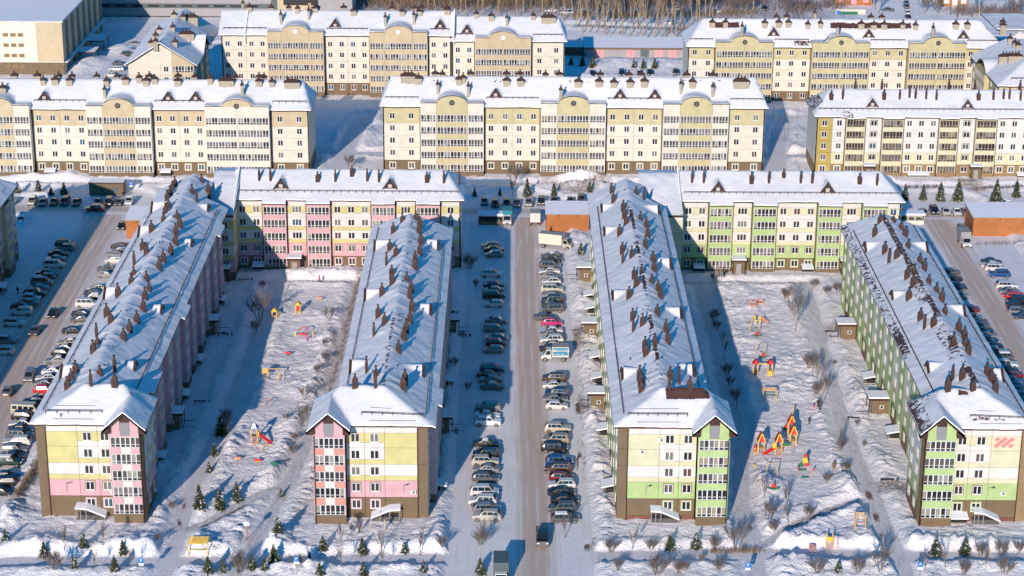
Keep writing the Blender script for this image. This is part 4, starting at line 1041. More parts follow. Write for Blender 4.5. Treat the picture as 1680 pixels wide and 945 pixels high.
link('roof', grid_mesh('roof', ax, ay, np.minimum(14.4+.35*(AY-411.7), 19.2-.2*np.abs(AY-426.2))+.25*vnoise(AX*.5, AY*.5), 'roof_snow', 'bare', np.zeros(AX.shape)), GR.o)
f_ = MB(); f_.box(31.0, 35.6, 411.65, 412.1, 13.95, 14.4, 'brown_metal', 'snow_cap'); f_.build('fascia', GR.o)
GR.finish()

def bay(kind, w_, d, mats):
    """columns of a projecting balcony bay; kind 3 = side, centre, side; 2 = two wide"""
    if kind == 3: return [(w_*.255, d, 'side', (mats[0],)), (w_*.49, d, 'side', (mats[1],)), (w_*.255, d, 'side', (mats[0],))]
    return [(w_*.5, d, 'side', (mats[0],)), (w_*.5, d, 'side', (mats[0],))]
# middle row, centre house
zc_m = [2.3, 5.5, 8.55, 11.6, 14.6]; D_ = 2.2
S = scheme('khaki', 'khaki', 'cream', wht='cream', btop=18.3, bro='brown_cladding', w=('yelloww', 'plain'), baymat='khaki', sidemat='cream')
cm = [(9.1, 0, 'win2', None)]+bay(3, 15.2, D_, ('cream', 'khaki'))+[(6.8, 0, 'win2', None), (6.8, 0, 'win2', None)]+bay(3, 15.6, D_, ('cream', 'khaki'))+[(6.85, 0, 'win2', None), (6.85, 0, 'win2', None)]+bay(3, 15.7, D_, ('cream', 'khaki'))+[(8.9, 0, 'win2', None)]
xm0 = -30.6
bm_ = [(xm0+9.1+7.6, 7.6, 3.6, 18.35, 487.8), (xm0+24.3+13.6+7.8, 7.8, 3.6, 18.35, 487.8), (xm0+53.5+13.7+7.85, 7.85, 3.6, 18.35, 487.8)]
mid_ch = crop(560, 0, 3, [(330,405,'x'),(380,415,'w'),(475,462,'s'),(577,415,'w'),(600,408,'m'),(625,475,'s'),(812,420,'w'),(882,422,'w'),(1080,487,'s'),(1165,427,'w'),(1267,427,'w'),(1340,427,'w'),(1420,427,'w'),(1490,427,'w'),(1670,460,'s')])+crop(1120, 0, 3, [(47,430,'w'),(147,475,'s'),(287,430,'x')])
MR = row('apartment_block', 'cream block with three arched khaki bays in the middle of the second row', xm0, 490, cm, S, zc_m, 16.8, (497.3, 22.7), 16, mid_ch, [(813, 160, 2.9), (1017, 162, 2.9), (1074, 162, 2.9)], 11, bm_, hipW=True,
         bare=lambda x, y: np.where((np.abs(y-496.2) < .7), .30, 0), hipk=2.2, north=crop(560, 0, 3, [(462,365,'w'),(497,370,'m'),(637,368,'w'),(813,365,'w'),(880,368,'w'),(1005,370,'m'),(1072,370,'w'),(1275,372,'w'),(1415,372,'w'),(1475,375,'w'),(1700,375,'w')])+crop(1120, 0, 3, [(147,375,'w')]))
MR.finish()
# middle row, left house
S = scheme('tan', 'tan', 'cream', wht='cream', btop=17.9, w=('yelloww', 'plain'), baymat='tan', sidemat='cream')
cl = bay(3, 15.0, D_, ('cream', 'tan'))+[(13.4/2, 0, 'win2', None), (13.4/2, 0, 'win2', None)]+bay(3, 15.4, D_, ('cream', 'tan'))+[(6.4, 0, 'win2', None), (6.4, 0, 'win2', None)]+bay(2, 15.3, D_, ('cream', 'cream'))+[(9.2, 0, 'win2', None)]
xl1 = -48.1; xl0 = xl1-sum(c[0] for c in cl)
bl_ = [(xl0+7.5, 7.5, 3.6, 17.95, 484.8), (xl0+15+13.4+7.7, 7.7, 3.6, 17.95, 484.8), (xl0+43.8+12.8+7.65, 7.65, 3.6, 17.95, 484.8)]
lf_ch = crop(0, 0, 3, [(15,460,'w'),(214,418,'m'),(272,418,'w'),(343,418,'w'),(517,487,'s'),(525,425,'m'),(619,418,'w'),(686,408,'m'),(720,420,'w'),(763,412,'m'),(876,423,'w'),(1035,412,'m'),(1115,422,'x'),(1193,470,'s'),(1275,423,'w'),(1339,425,'m'),(1438,435,'x')])
ML = row('apartment_block', 'cream block with arched tan bays at the left of the second row', xl0, 487, cl, S, [2.4, 5.5, 8.5, 11.4, 14.4], 16.5, (494.8, 22.1), 16, lf_ch, [(73, 165, 2.9), (276, 166, 2.9), (321, 166, 2.9)], 12, bl_, hipk=2.0, north=crop(0, 0, 3, [(70,370,'w'),(183,370,'w'),(290,375,'m'),(355,375,'m'),(476,378,'m'),(575,378,'m'),(736,375,'w'),(876,378,'w'),(958,378,'m'),(1158,378,'m'),(1275,370,'w'),(1300,372,'m')]))
for a in (45.2, 17.5, 30.5): ML.lean((xl0, 487, 1, 0), a, 2.6, 2.0, 1.8)
ML.finish()
# middle row, right house with brown balcony frames
S = scheme('light_yellow', 'white_panel', 'cream', wht='white_panel', btop=15.0, bro='ochre_brown', w=('yelloww', 'plain'), f2='light_yellow')
cr_ = [(3.9, 0, 'win', 'mustard'), (3.2, 0, 'win', None), (4.6, .5, 'balc', ('x', 'brown_frame')), (4.2, 0, 'win', 'big'), (5.0, .5, 'balc', ('x', 'brown_frame')), (8.6, 0, 'win3', None), (4.6, .5, 'balc', ('x', 'brown_frame')), (4.2, 0, 'win', 'big'), (5.0, .5, 'balc', ('x', 'brown_frame')), (8.6, 0, 'win3', None), (4.6, .5, 'balc', ('x', 'brown_frame')), (4.2, 0, 'win', 'big'), (5.0, .5, 'balc', ('x', 'brown_frame'))]
rt_ch = crop(1120, 0, 3, [(730,490,'W'),(787,488,'S'),(990,490,'W'),(1067,490,'S'),(1115,485,'S'),(1145,485,'S'),(1197,490,'S'),(1248,493,'S'),(1455,495,'W'),(1528,495,'S'),(1578,490,'S'),(1607,490,'S'),(1662,493,'S')])
RR = row('apartment_block', 'white and yellow block with dark balcony frames at the right of the second row', 73.6, 489.7, cr_, S, [2.1, 5.0, 7.8, 10.7, 13.5], 14.9, (497.6, 19.9), 15, rt_ch, [(1431, 176, 2.7), (1587, 178, 2.7)], 13, (), hipW=True, hipE=False,
         bare=lambda x, y: np.where((x < 76) & (y > 493), .5, 0)+np.where((np.abs(x-81) < 1.3) & (y < 490.5), .45, 0), north=crop(1120, 0, 3, [(850,430,'S'),(980,432,'S'),(1310,435,'S'),(1437,437,'S'),(1660,440,'S')]))
for a in (11.8, 37.6): RR.canopy((73.6, 489.7, 1, 0), a, 2.4, 1.8, 'porch')
RR.lean((73.6, 489.7, 1, 0), 22.5, 5.2, 1.6, 1.3); RR.lean((73.6, 489.7, 1, 0), 49, 5, 1.6, 1.3)
RR.finish()
# back row, right
S = scheme('light_yellow', 'light_yellow', 'cream', wht='cream', btop=17.1, w=('plain', 'plain'), baymat='khaki', sidemat='khaki'); S['yel'] = 'khaki'
y1r = 562.6
c1 = [(7.4, 0, 'win2', None)]+bay(2, 15.6, D_, ('khaki', 'khaki'))+[(10.6, 0, 'win3', None)]+bay(2, 15.6, D_, ('khaki', 'khaki'))+[(10.7, 0, 'win3', None)]+bay(2, 15.6, D_, ('khaki', 'khaki'))+[(10.0, 0, 'win3', None)]
x1r = 48.4; bl_ = [(x1r+7.4+7.8, 7.8, 3.8, 17.15, y1r-D_), (x1r+23+10.6+7.8, 7.8, 3.8, 17.15, y1r-D_), (x1r+49.2+10.7+7.8, 7.8, 3.8, 17.15, y1r-D_)]
br_ch = crop(1200, 0, 4.667, [(80,275,'s'),(253,210,'w'),(360,212,'w'),(435,212,'w'),(583,218,'m'),(680,218,'m'),(810,280,'s'),(992,222,'w'),(1087,222,'w'),(1167,222,'w'),(1310,224,'m'),(1408,226,'m'),(1540,287,'s')])+crop(1120, 0, 3, [(145,133,'w'),(210,133,'m'),(1343,142,'w'),(1400,142,'w')])
BR = row('apartment_block', 'yellow and cream block with three arched bays at the right of the back row', x1r, y1r, c1, S, [1.9, 4.9, 7.9, 10.9, 13.9], 15.3, (571, 21.5), 16, br_ch, [(1269, 60, 3.1), (1425, 62, 3.1), (1580, 64, 3.1)], 14, bl_, hipW=True, hipk=1.1,
         bare=lambda x, y: np.where((np.abs(y-569) < 1) & (vnoise(x*.12, 0, 2) > .66), .8, 0)+np.where((np.abs(x-82) < 5) & (np.abs(y-563) < .9), .5, 0), north=crop(1200, 0, 4.667, [(345,130,'m'),(425,130,'w'),(638,128,'s'),(1068,137,'w'),(1152,140,'w')]))
BR.finish()
# back row, left: two stepped houses
S = scheme('tan', 'cream', 'cream', wht='cream', btop=18.5, w=('plain', 'plain'), baymat='tan', sidemat='tan', ring=0); S['acc'] = 'tan'
yl = 566.5; xa0 = -79.3
ca = [(6.7, 0, 'win2', None), (6.1, 0, 'win2', None)]+bay(3, 15.4, D_, ('tan', 'tan'))+[(6.4, 0, 'win2', None), (6.1, 0, 'win2', None)]+bay(3, 15.9, D_, ('tan', 'tan'))+[(6.4, 0, 'win2', None)]
bb = [(xa0+12.8+7.7, 7.7, 3.8, 18.55, yl-D_), (xa0+28.2+12.5+7.95, 7.95, 3.8, 18.55, yl-D_)]
a_ch = crop(0, 0, 3, [(1383,118,'s'),(1465,65,'m'),(1228,60,'w'),(1525,55,'s'),(1550,65,'w'),(1520,100,'s')])+crop(560, 0, 3, [(60,75,'w'),(217,130,'s'),(300,78,'w'),(385,78,'w'),(357,118,'s'),(522,75,'w')])
BA = row('apartment_block', 'cream block with tan arched bays at the left of the back row', xa0, yl, ca, S, [2.6, 5.6, 8.6, 11.7, 14.7], 17.0, (575, 22.3), 16, a_ch, [(550, 45, 3.1), (722, 47, 3.1)], 15, bb, hipE=False, north=crop(0, 0, 3, [(1195,25,'s'),(1228,25,'w'),(1335,33,'m'),(1420,33,'m'),(1560,30,'w')])+crop(560, 0, 3, [(12,60,'w'),(250,62,'m'),(360,65,'m'),(395,60,'w'),(520,60,'w')]))
BA.firewall(xa0+sum(c[0] for c in ca)+.75, yl-.8, 575, yl+16, 18, 22.9)
BA.firewall(xa0+6.6, yl-.8, 575, yl+16, 18, 22.9)
BA.finish()
S = scheme('tan', 'cream', 'cream', wht='cream', btop=17.1, w=('plain', 'plain'), baymat='tan', sidemat='tan', ring=0)
xb0 = xa0+sum(c[0] for c in ca)+.25
cb = [(6.3, 0, 'win2', None)]+bay(2, 15.4, D_, ('tan', 'tan'))+[(9.2, 0, 'win2', None)]
bb = [(xb0+6.3+7.7, 7.7, 3.8, 17.15, yl-D_)]
b_ch = crop(560, 0, 3, [(665,90,'m'),(738,103,'w'),(815,130,'s'),(945,98,'m'),(1020,110,'x')])
BB = row('apartment_block', 'small cream block with one tan arched bay, in the back row beside the garages', xb0, yl, cb, S, [1.2, 4.2, 7.2, 10.3, 13.3], 15.6, (574.6, 20.9), 16, b_ch, [(766, 55, 3.1)], 16, bb, hipk=2.2)
BB.finish()

# gabled house at the back left
S = scheme('tan', 'cream', 'cream', wht='cream', btop=15.6, w=('plain', 'plain'))
GH = House('apartment_block', 'cream house with a plain snowy gable end at the back left', None, None, S, [2.4, 5.4, 8.4, 11.4, 14.2], 15.4)
GH.core(-99.7, -83.1, 538.5, 568, 15.3)
GH.facade((-100, 538.2, 1, 0), [(8.4, 0, 'blank', 'cream'), (3.0, 0, 'win', 'cream'), (5.8, .02, 'balc', None)]); GH.facade((-82.8, 538.2, 0, 1), [(5.5, 0, 'win2', None), (4.6, 1.0, 'balc', None)]*2+[(5, 0, 'win', None)])
g = MB(); g.hexa([(-99.9, 538.25, 15.3), (-82.9, 538.25, 15.3), (-82.9, 538.6, 15.3), (-99.9, 538.6, 15.3), (-91.6, 538.25, 20.9), (-91.2, 538.25, 20.9), (-91.2, 538.6, 20.9), (-91.6, 538.6, 20.9)], 'cream')
g.hexa([(-88.6, 538.2, 15.3), (-82.9, 538.2, 15.3), (-82.9, 538.5, 15.3), (-88.6, 538.5, 15.3), (-88.6, 538.2, 18.9), (-88.5, 538.2, 18.9), (-88.5, 538.5, 18.9), (-88.6, 538.5, 18.9)], 'tan'); g.build('gable', GH.o)
GH.ridge_x = lambda y: -91.4
gh_ch = crop(200, 0, 6.75, [(325,520,'w'),(375,505,'m'),(375,440,'m'),(415,365,'m'),(590,515,'m'),(565,350,'m'),(720,440,'x'),(580,200,'m'),(680,225,'m'),(765,250,'x')])
def ghf(x, y):
    z = 21.2-.62*np.abs(x+91.4)
    z = np.maximum(z, np.where(x > -91.4, 19.6-.7*np.abs(y-556), 0)); return z
GH.roof([(-101, -81.8, 537.4, 582)], ghf, .62, chims=gh_ch, seed=17, bare=lambda x, y: np.where((np.abs(x+91.2) < .6), .3, 0))
GH.finish()
# house at the back right
S = scheme('khaki', 'khaki', 'cream', wht='khaki', btop=15.4, w=('plain', 'plain'), bro='khaki')
GK = House('apartment_block', 'khaki house with crossing snowy roofs cut by the right edge at the back', None, None, S, [2.4, 5.4, 8.4, 11.2, 13.9], 15.2)
GK.core(124.3, 145, 520.3, 552, 15.1); GK.facade((124, 520, 1, 0), [(6, 0, 'win2', None), (10, 0, 'win3', None), (8, 0, 'win3', None)]); GK.facade((124, 552, 0, -1), [(8, 0, 'win2', None), (12, 1.2, 'balc', None), (12, 0, 'win2', None)])
g = MB(); g.hexa([(134, 565, 0), (148, 565, 0), (148, 565.4, 0), (134, 565.4, 0), (134, 565, 15.4), (148, 565, 15.4), (148, 565.4, 15.4), (134, 565.4, 15.4)], 'white_panel'); g.hexa([(134, 565, 15.4), (148, 565, 15.4), (148, 565.4, 15.4), (134, 565.4, 15.4), (138.9, 565, 19.6), (139.1, 565, 19.6), (139.1, 565.4, 19.6), (138.9, 565.4, 19.6)], 'white_panel'); g.build('gable', GK.o)
GK.ridge_x = lambda y: 134
def gkf(x, y):
    a = np.minimum(15.6+.5*(x-123.2), 15.6+.5*(y-519.0)); a = np.minimum(a, 20.2)
    b = np.where(y > 564.3, 20.0-.62*np.abs(x-139), 0); c = np.where((y > 531) & (y < 546), 18.0-.07*(y-538.5)**2, 0)
    return np.maximum(np.maximum(a, b), c)
GK.roof([(123.2, 146, 519.0, 552.5), (132.6, 150, 564.2, 585)], gkf, .62, breaks_y=[564.3], chims=crop(1540, 0, 5.907, [(650,600,'x'),(740,590,'x'),(690,415,'m'),(737,460,'m'),(770,480,'m'),(620,330,'w'),(620,250,'m')]), seed=18)
GK.guard([(127, 521, 16.9), (145, 521, 16.9)]); GK.finish()

# ------------------------------------------------------------------ other buildings at the back and between the houses
def simple_house(name, label, cat, parts, loc=(0, 0, 0), rz=0, group=None):
    t = thing(name, label, cat, loc, rz, group)
    return t
# public building, upper left
t = thing('public_building', 'big flat-roofed cream public building with brown louvred windows at the upper left', 'public building', (0, 0, 0))
b = MB(); XE = -127.6; YS = 588.5; ZT = 15.6
b.box(-185, XE-.3, YS+.3, 648, 0, ZT, 'cream')
b.box(-185, XE-7.4, YS, YS+.3, 3.9, ZT, 'cream'); b.box(-185, XE-7.4, YS, YS+.3, 0, 3.9, 'brown_cladding')
b.box(XE-7.35, XE, YS, YS+.3, 3.9, ZT, 'tan'); b.box(XE-7.35, XE, YS, YS+.3, 0, 3.9, 'brown_cladding'); b.box(-185, XE, YS-.06, YS, 3.95, 4.15, 'white_panel')
n = 14
for k in range(n):
    ya = YS+.3+k*(648-YS-.3)/n; yb_ = ya+(648-YS-.3)/n
    b.box(XE-.3, XE, ya, yb_-.9, 3.9, ZT-.2, 'brown_cladding' if k % 2 else 'tan'); b.box(XE-.3, XE-.05, yb_-.9, yb_, 0, ZT-.2, 'mid_grey'); b.box(XE-.3, XE-.02, ya, yb_-.9, 0, 3.8, 'dark_grey' if k % 2 else 'tan')
b.box(XE-.1, XE+1.0, YS+.5, 648, 3.75, 4.0, 'white_panel', 'snow_cap')
b.build('wall', t)
r = MB(); r.box(-185, XE+.4, YS-.4, 648, ZT, ZT+.35, 'white_panel', 'snow_cap'); r.box(XE-.5, XE+.4, YS-.4, 648, ZT+.35, ZT+.6, 'mid_grey', 'snow_cap')
ro = r.build('roof', t)
p = MB(); p.box(-165, -137, 630, 660, ZT+.35, ZT+7, 'tan', 'snow_cap'); p.box(-137, -131, 632, 660, ZT+.35, ZT+4, 'tan', 'snow_cap'); p.build('penthouse', t)
wm = MB(); wm.box(-.75, .75, -.06, .02, -.5, .5, 'ochre_brown'); [wm.box(-.7, .7, -.09, -.06, -.42+.2*k, -.36+.2*k, 'brown_cladding') for k in range(5)]; wm = wm.mesh('window')
for gx_ in (-143.8, -157, -170):
    for k in range(3):
        for j, z in enumerate((2.2, 5.3, 8.3, 11.3, 13.8)):
            if j == 4: continue
            link('window', wm, t, (gx_+k*2.15, YS-.02, z+.6))
for yy, w_ in ((603, 7), (618, 9)):
    c = MB(); c.box(XE+1, XE+6, yy, yy+w_, 3.3, 3.7, 'dark_brown', 'snow_cap')
    for q in (yy+.3, yy+w_-.3): c.box(XE+5.6, XE+5.8, q-.1, q+.1, 0, 3.3, 'dark_brown')
    c.build('entrance_canopy', t)
# long grey retail building
t = thing('retail_building', 'long low grey retail building with snowy flat roof behind the back row', 'retail building')
b = MB(); b.box(-140, -77, 668, 730, 0, 9.5, 'mid_grey'); b.box(-140, -77, 667.7, 668, 3.3, 4.7, 'dark_grey'); b.box(-77, -62, 668, 730, 0, 9.8, 'dark_grey'); b.box(-75, -62, 667.8, 668, 2, 8, 'tan'); b.box(-73, -62, 667.5, 667.8, 4.5, 6.8, 'black'); b.box(-140, -77, 667.75, 668, 0, .6, 'black')
b.build('wall', t); b = MB(); b.box(-141, -50, 667.4, 732, 9.8, 10.3, 'mid_grey', 'snow_cap'); b.box(-62, -51, 668, 730, 0, 9.8, 'mid_grey'); b.build('roof', t)
for k in range(11):
    w_ = MB(); w_.box(-1.8, 1.8, -.05, .02, -.35, .35, 'glass_dark'); link('window', w_.mesh('window') if k == 0 else wme, t, (-136+k*5.3, 667.68, 4.0)); wme = t.children[-1].data
# garages with pink doors
t = thing('garage_row', 'low grey row of garages with pink doors under one snowy roof', 'garages')
b = MB(); b.box(22.5, 56, 614, 624, 0, 3.1, 'mid_grey'); b.build('wall', t)
r = MB(); r.hexa([(21.9, 613.3, 3.0), (56.5, 613.3, 3.0), (56.5, 625, 3.6), (21.9, 625, 3.6), (21.9, 613.3, 3.5), (56.5, 613.3, 3.5), (56.5, 625, 4.2), (21.9, 625, 4.2)], 'brown_cladding', 'snow_cap'); r.build('roof', t)
for x, m_ in ((25.2, 'garage_pink'), (34.6, 'garage_pink'), (38.7, 'dark_grey'), (42.9, 'garage_pink'), (46.9, 'garage_pink')):
    d = MB(); d.box(x, x+2.5, 613.93, 614, .1, 2.7, m_); d.box(x+1.22, x+1.28, 613.9, 613.93, .1, 2.7, 'dark_grey'); d.build('garage_door', t)
t = thing('shed', 'dark brown container shed in the shade left of the garages', 'shed'); b = MB(); b.box(15.5, 22, 616, 619, 0, 3.0, 'plinth', 'snow_cap'); b.build('wall', t); b = MB(); b.box(15.4, 22.1, 615.9, 619.1, 3.0, 3.3, 'snow_cap'); b.build('roof', t)
# orange brick substations
def substation(label, x0, x1, y0, y1, z, sx):
    t = thing('substation', label, 'utility building'); b = MB(); b.box(x0, x1, y0, y1, 0, z, 'orange_brick'); b.build('wall', t)
    r = MB(); r.hexa([(x0-.3, y0-.3, z), (x1+.3, y0-.3, z), (x1+.3, y1+.3, z+.5), (x0-.3, y1+.3, z+.5), (x0-.3, y0-.3, z+.22), (x1+.3, y0-.3, z+.22), (x1+.3, y1+.3, z+.85), (x0-.3, y1+.3, z+.85)], 'mid_grey', 'snow_cap'); r.build('roof', t)
    for k in range(2):
        v_ = MB(); xx = x0+(x1-x0)*(.3+.4*k); v_.box(xx-.2, xx+.2, y0-.05, y0+.01, z-.5, z-.2, 'dark_brown'); v_.build('vent', t)
    for k in range(3):
        v_ = MB(); v_.box(x0-.06, x0+.01, y0+.8+k*1.8, y0+2.1+k*1.8, .1, 2.3, 'plinth'); v_.build('door', t)
substation('orange brick substation with snowy roof beside the central wing and street', 8.2, 17.6, 444.9, 452.2, 4.1, 1)
substation('orange brick substation with snowy roof at the right edge, beyond the right street', 102.6, 122, 443.6, 452.5, 4.3, 1)
substation('orange brick substation with snowy roof behind the leftmost long wing', -83.9, -76.2, 438.5, 446.5, 4.2, 1)
# refuse shelters
def shelter(label, u, v, w_, d_, col):
    x, y = G(u, v); t = thing('refuse_shelter', label, 'shelter', (x, y, 0)); b = MB()
    b.box(-w_/2, w_/2, 0, d_, 1.9, 2.1, 'mid_grey'); b.box(-w_/2, w_/2, 0, d_, 2.1, 2.5, 'snow_cap'); b.build('roof', t)
    b = MB(); b.box(-w_/2+.1, w_/2-.1, d_-.1, d_, 0, 1.9, col); b.box(-w_/2+.1, -w_/2+.2, 0, d_, 0, 1.9, col); b.box(w_/2-.2, w_/2-.1, 0, d_, 0, 1.9, col); b.box(-w_/2+.1, w_/2-.1, 0, .08, 0, .9, col); b.build('wall', t)
    for k in range(3):
        b = MB(); b.box(-w_/2+.6+k*1.6, -w_/2+1.7+k*1.6, .6, 1.6, 0, 1.2, 'dark_grey'); b.build('bin', t)
shelter('snow-covered refuse shelter beside the blue truck in the shade', 805, 369, 5.6, 3, 'brown_cladding'); shelter('snow-covered cream refuse shelter behind the rightmost wing', 1497, 368, 5.6, 3, 'cream')
x, y = G(175, 321); t = thing('kiosk', 'flat brown kiosk with snowy roof behind the parked cars at left', 'kiosk', (x, y, 0)); b = MB(); b.box(-4, 4, 0, 3.5, 0, 2.9, 'brown_cladding'); b.build('wall', t); b = MB(); b.box(-4.1, 4.1, -.1, 3.6, 2.9, 3.2, 'brown_metal', 'snow_cap'); b.build('roof', t)
b = MB(); b.box(1.5, 2.5, -.05, .01, 0, 2.1, 'dark_grey'); b.build('door', t)
# buildings along the top edge
def top_house(name, label, u0, u1, v, h_, col, roofm='snow_cap', det='plinth'):
    x0, y = G(u0, v); x1, _ = G(u1, v); t = thing(name, label, 'building', ((x0+x1)/2, y, 0)); w_ = (x1-x0)/2
    b = MB(); b.box(-w_, w_, 0, 9, 0, h_, col); b.build('wall', t); b = MB(); b.box(-w_-.4, w_+.4, -.4, 9.4, h_, h_+.4, 'dark_grey', roofm); b.build('roof', t)
    for k in range(3):
        b = MB(); xx = -w_+w_*2*(k+.5)/3; b.box(xx-.9, xx+.9, -.05, .01, .6 if k == 1 else 1.2, 2.6, det); b.build('window' if k != 1 else 'door', t)
top_house('workshop', 'orange and pink brick workshop cut by the top edge right of centre', 1370, 1430, 10, 6, 'orange_brick', det='garage_pink')
top_house('timber_house', 'orange timber house cut by the top edge near the right corner', 1545, 1587, 12, 6, 'wood_orange', det='white_frame')
top_house('shed', 'small grey-brown shed between bare trees at the top edge', 672, 690, 8, 4, 'mid_grey', det='dark_grey')
x, y = G(1396, 26); t = thing('container_shelter', 'open pale refuse enclosure with green bins behind the back row', 'shelter', (x, y, 0)); b = MB(); b.box(-5, 5, 1.5, 1.7, 0, 1.8, 'cream'); b.box(-5, -4.8, 0, 1.7, 0, 1.8, 'cream'); b.build('wall', t)
for k in range(5):
    b = MB(); b.box(-3.6+k*1.2, -2.6+k*1.2, .2, 1.1, 0, 1.2, 'play_green'); b.build('bin', t)
x, y = G(1374, 25); b = MB(); b.box(-.8, .8, -.5, .5, .15, 1.35, 'blue_sign'); b.box(-.85, .85, -.55, .55, 1.35, 1.45, 'blue_sign'); b.box(-.7, -.5, -.4, .4, 0, .15, 'dark_grey'); b.box(.5, .7, -.4, .4, 0, .15, 'dark_grey'); tag(b.build('waste_container', None, (x, y, 0)), 'blue waste container left of the green bins at the top', 'bin')
# ------------------------------------------------------------------ vehicles
def car_parts(kind):
    """nose towards +x, standing on z = 0"""
    # length, half width, stations (x, z hood/belt), roof stations
    L, W, belt, roof, A, Bf, Cr, Dr, hood, tail = {
        'sedan': (4.5, .87, .92, 1.43, 1.05, .38, -.75, -1.45, .82, .95),
        'hatch': (4.0, .85, .95, 1.50, 1.05, .42, -1.25, -1.80, .86, .98),
        'wagon': (4.5, .87, .93, 1.50, 1.05, .42, -1.70, -2.12, .84, .98),
        'suv': (4.6, .92, 1.12, 1.72, 1.10, .55, -1.70, -2.10, 1.04, 1.15),
        'minivan': (4.7, .90, 1.10, 1.80, 1.45, .75, -1.95, -2.22, .98, 1.12)}[kind]
    h = L/2; gc = .34 if kind == 'suv' else .24
    st = [(h, .42, .62, .72), (h-.12, .36, hood-.12, .88), (h-.45, gc, hood-.02, .97), (A, gc, hood+.06, 1.0), (Bf, gc, belt, 1.0), (Cr, gc, belt, 1.0), (Dr, gc, tail, .98), (-h+.35 if Dr > -h+.5 else Dr-.03, gc, tail-.01, .97), (-h+.1, .34, tail-.06, .90), (-h, .42, .66, .80)]
    st = [s_ for i, s_ in enumerate(st)]
    V = []; F = []; rings = []
    for x, z0, z1, wf in st:
        w_ = W*wf; zm = z0+(z1-z0)*.5
        i = len(V); V += [(x, -w_*.93, z0), (x, -w_, zm), (x, -w_*.94, z1), (x, w_*.94, z1), (x, w_, zm), (x, w_*.93, z0)]; rings.append(i)
    for a, b in zip(rings[:-1], rings[1:]):
        for k in range(6):
            k2 = (k+1) % 6; F.append((a+k, b+k, b+k2, a+k2))
    F.append(tuple(rings[0]+k for k in range(6))); F.append(tuple(rings[-1]+k for k in reversed(range(6))))
    # cabin
    def ring(x, z, wf): 
        i = len(V); V.extend([(x, -W*wf, z), (x, W*wf, z)]); return i
    a = ring(A, hood+.05, .90); b = ring(Bf, roof-.03, .70); b2 = ring((Bf+Cr)/2, roof, .72); c = ring(Cr, roof-.04, .70); d = ring(Dr, tail, .88)
    F += [(a, a+1, b+1, b), (b, b+1, b2+1, b2), (b2, b2+1, c+1, c), (c, c+1, d+1, d)]
    e = len(V); V.extend([(Bf, -W*.93, belt-.02), (Cr, -W*.93, belt-.02), (Bf, W*.93, belt-.02), (Cr, W*.93, belt-.02)])
    F += [(a, b, e), (e, b, b2, c, e+1), (e+1, c, d), (a+1, e+2, b+1), (e+2, e+3, c+1, b2+1, b+1), (e+3, d+1, c+1), (a, e, e+1, d), ]
    me = bpy.data.meshes.new('body'); me.from_pydata(V, [], F); me.materials.append(MAT['car_paint']); me.update()
    bm = bmesh.new(); bm.from_mesh(me); bmesh.ops.recalc_face_normals(bm, faces=bm.faces[:]); 
    bmesh.ops.bevel(bm, geom=[e_ for e_ in bm.edges if len(e_.link_faces) == 2 and e_.calc_face_angle(0) > .35], offset=.035, segments=1, affect='EDGES')
    bm.to_mesh(me); bm.free()
    # glass, proud of the cabin
    g = MB(); off = .012
    def lerp(p, q, t): return tuple(p[i]+(q[i]-p[i])*t for i in range(3))
    def pane(p, n):
        cx = tuple(sum(q[i] for q in p)/len(p) for i in range(3))
        g.quad([tuple(lerp(cx, q, .90)[i]+n[i]*(off+.01) for i in range(3)) for q in p], 'car_glass')
    P = [Vector(v_) for v_ in V]
    pane([V[a], V[a+1], V[b+1], V[b]], (.6, 0, .8)); pane([V[c], V[c+1], V[d+1], V[d]], (-.6, 0, .8))
    xm = -.12 if kind != 'minivan' else .0
    xs_ = [xm, -1.05] if kind in ('suv', 'wagon', 'minivan') else [xm]
    for s_ in (-1, 1):
        low = lambda x: (x, s_*W*.925, belt+.03); up = lambda x: (x, s_*W*.745, roof-.11)
        cuts = [Bf-.02]+xs_+[Cr+.05]
        front_low = (A-.18, s_*W*.915, belt+.0)
        n_ = (0, s_*.9, .4)
        for i in range(len(cuts)-1):
            x0, x1 = cuts[i]-.03, cuts[i+1]+.03
            p = [low(x0), low(x1), up(x1), up(x0)]
            if i == 0: p = [front_low, low(x1), up(x1), up(x0)]
            g.quad([tuple(q[k]+n_[k]*off for k in range(3)) for q in p], 'car_glass')
        if Dr < Cr-.2: g.quad([tuple(q[k]+n_[k]*off for k in range(3)) for q in [low(Cr+.02), (Dr+.22, s_*W*.90, belt+.04), up(Cr+.02)]], 'car_glass')
    # wheel, lights
    wl = MB(); r = .36 if kind in ('suv',) else .31
    n = 12
    for y0, y1, rr, m_ in ((-.1, .1, r, 'tyre'), (.1, .115, r*.62, 'rim')):
        i = len(wl.v)
        for yy in (y0, y1):
            for k in range(n): wl.v.append((math.cos(2*math.pi*k/n)*rr, yy, math.sin(2*math.pi*k/n)*rr))
        kk = wl.mi(m_)
        for k in range(n): wl.f.append((i+k, i+n+k, i+n+(k+1) % n, i+(k+1) % n)); wl.m.append(kk)
        wl.f.append(tuple(i+k for k in range(n))); wl.f.append(tuple(i+n+k for k in reversed(range(n)))); wl.m += [kk, kk]
    hl = MB(); hl.box(-.12, .03, -.2, .2, -.07, .08, 'headlight'); tl = MB(); tl.box(-.03, .10, -.14, .14, -.13, .13, 'taillight')
    bp = MB(); bp.box(-.04, .04, -W*.72, W*.72, -.09, .07, 'black')
    return dict(body=me, glass=g.mesh('window_glass'), wheel=wl.mesh('wheel'), head=hl.mesh('headlight'), tail=tl.mesh('taillight'), bumper=bp.mesh('grille'), W=W, h=h, r=r, wx=(h-.82, -h+.85), hz=hood-.2, tz=tail-.22)
CP = {k: car_parts(k) for k in ('sedan', 'hatch', 'wagon', 'suv', 'minivan')}
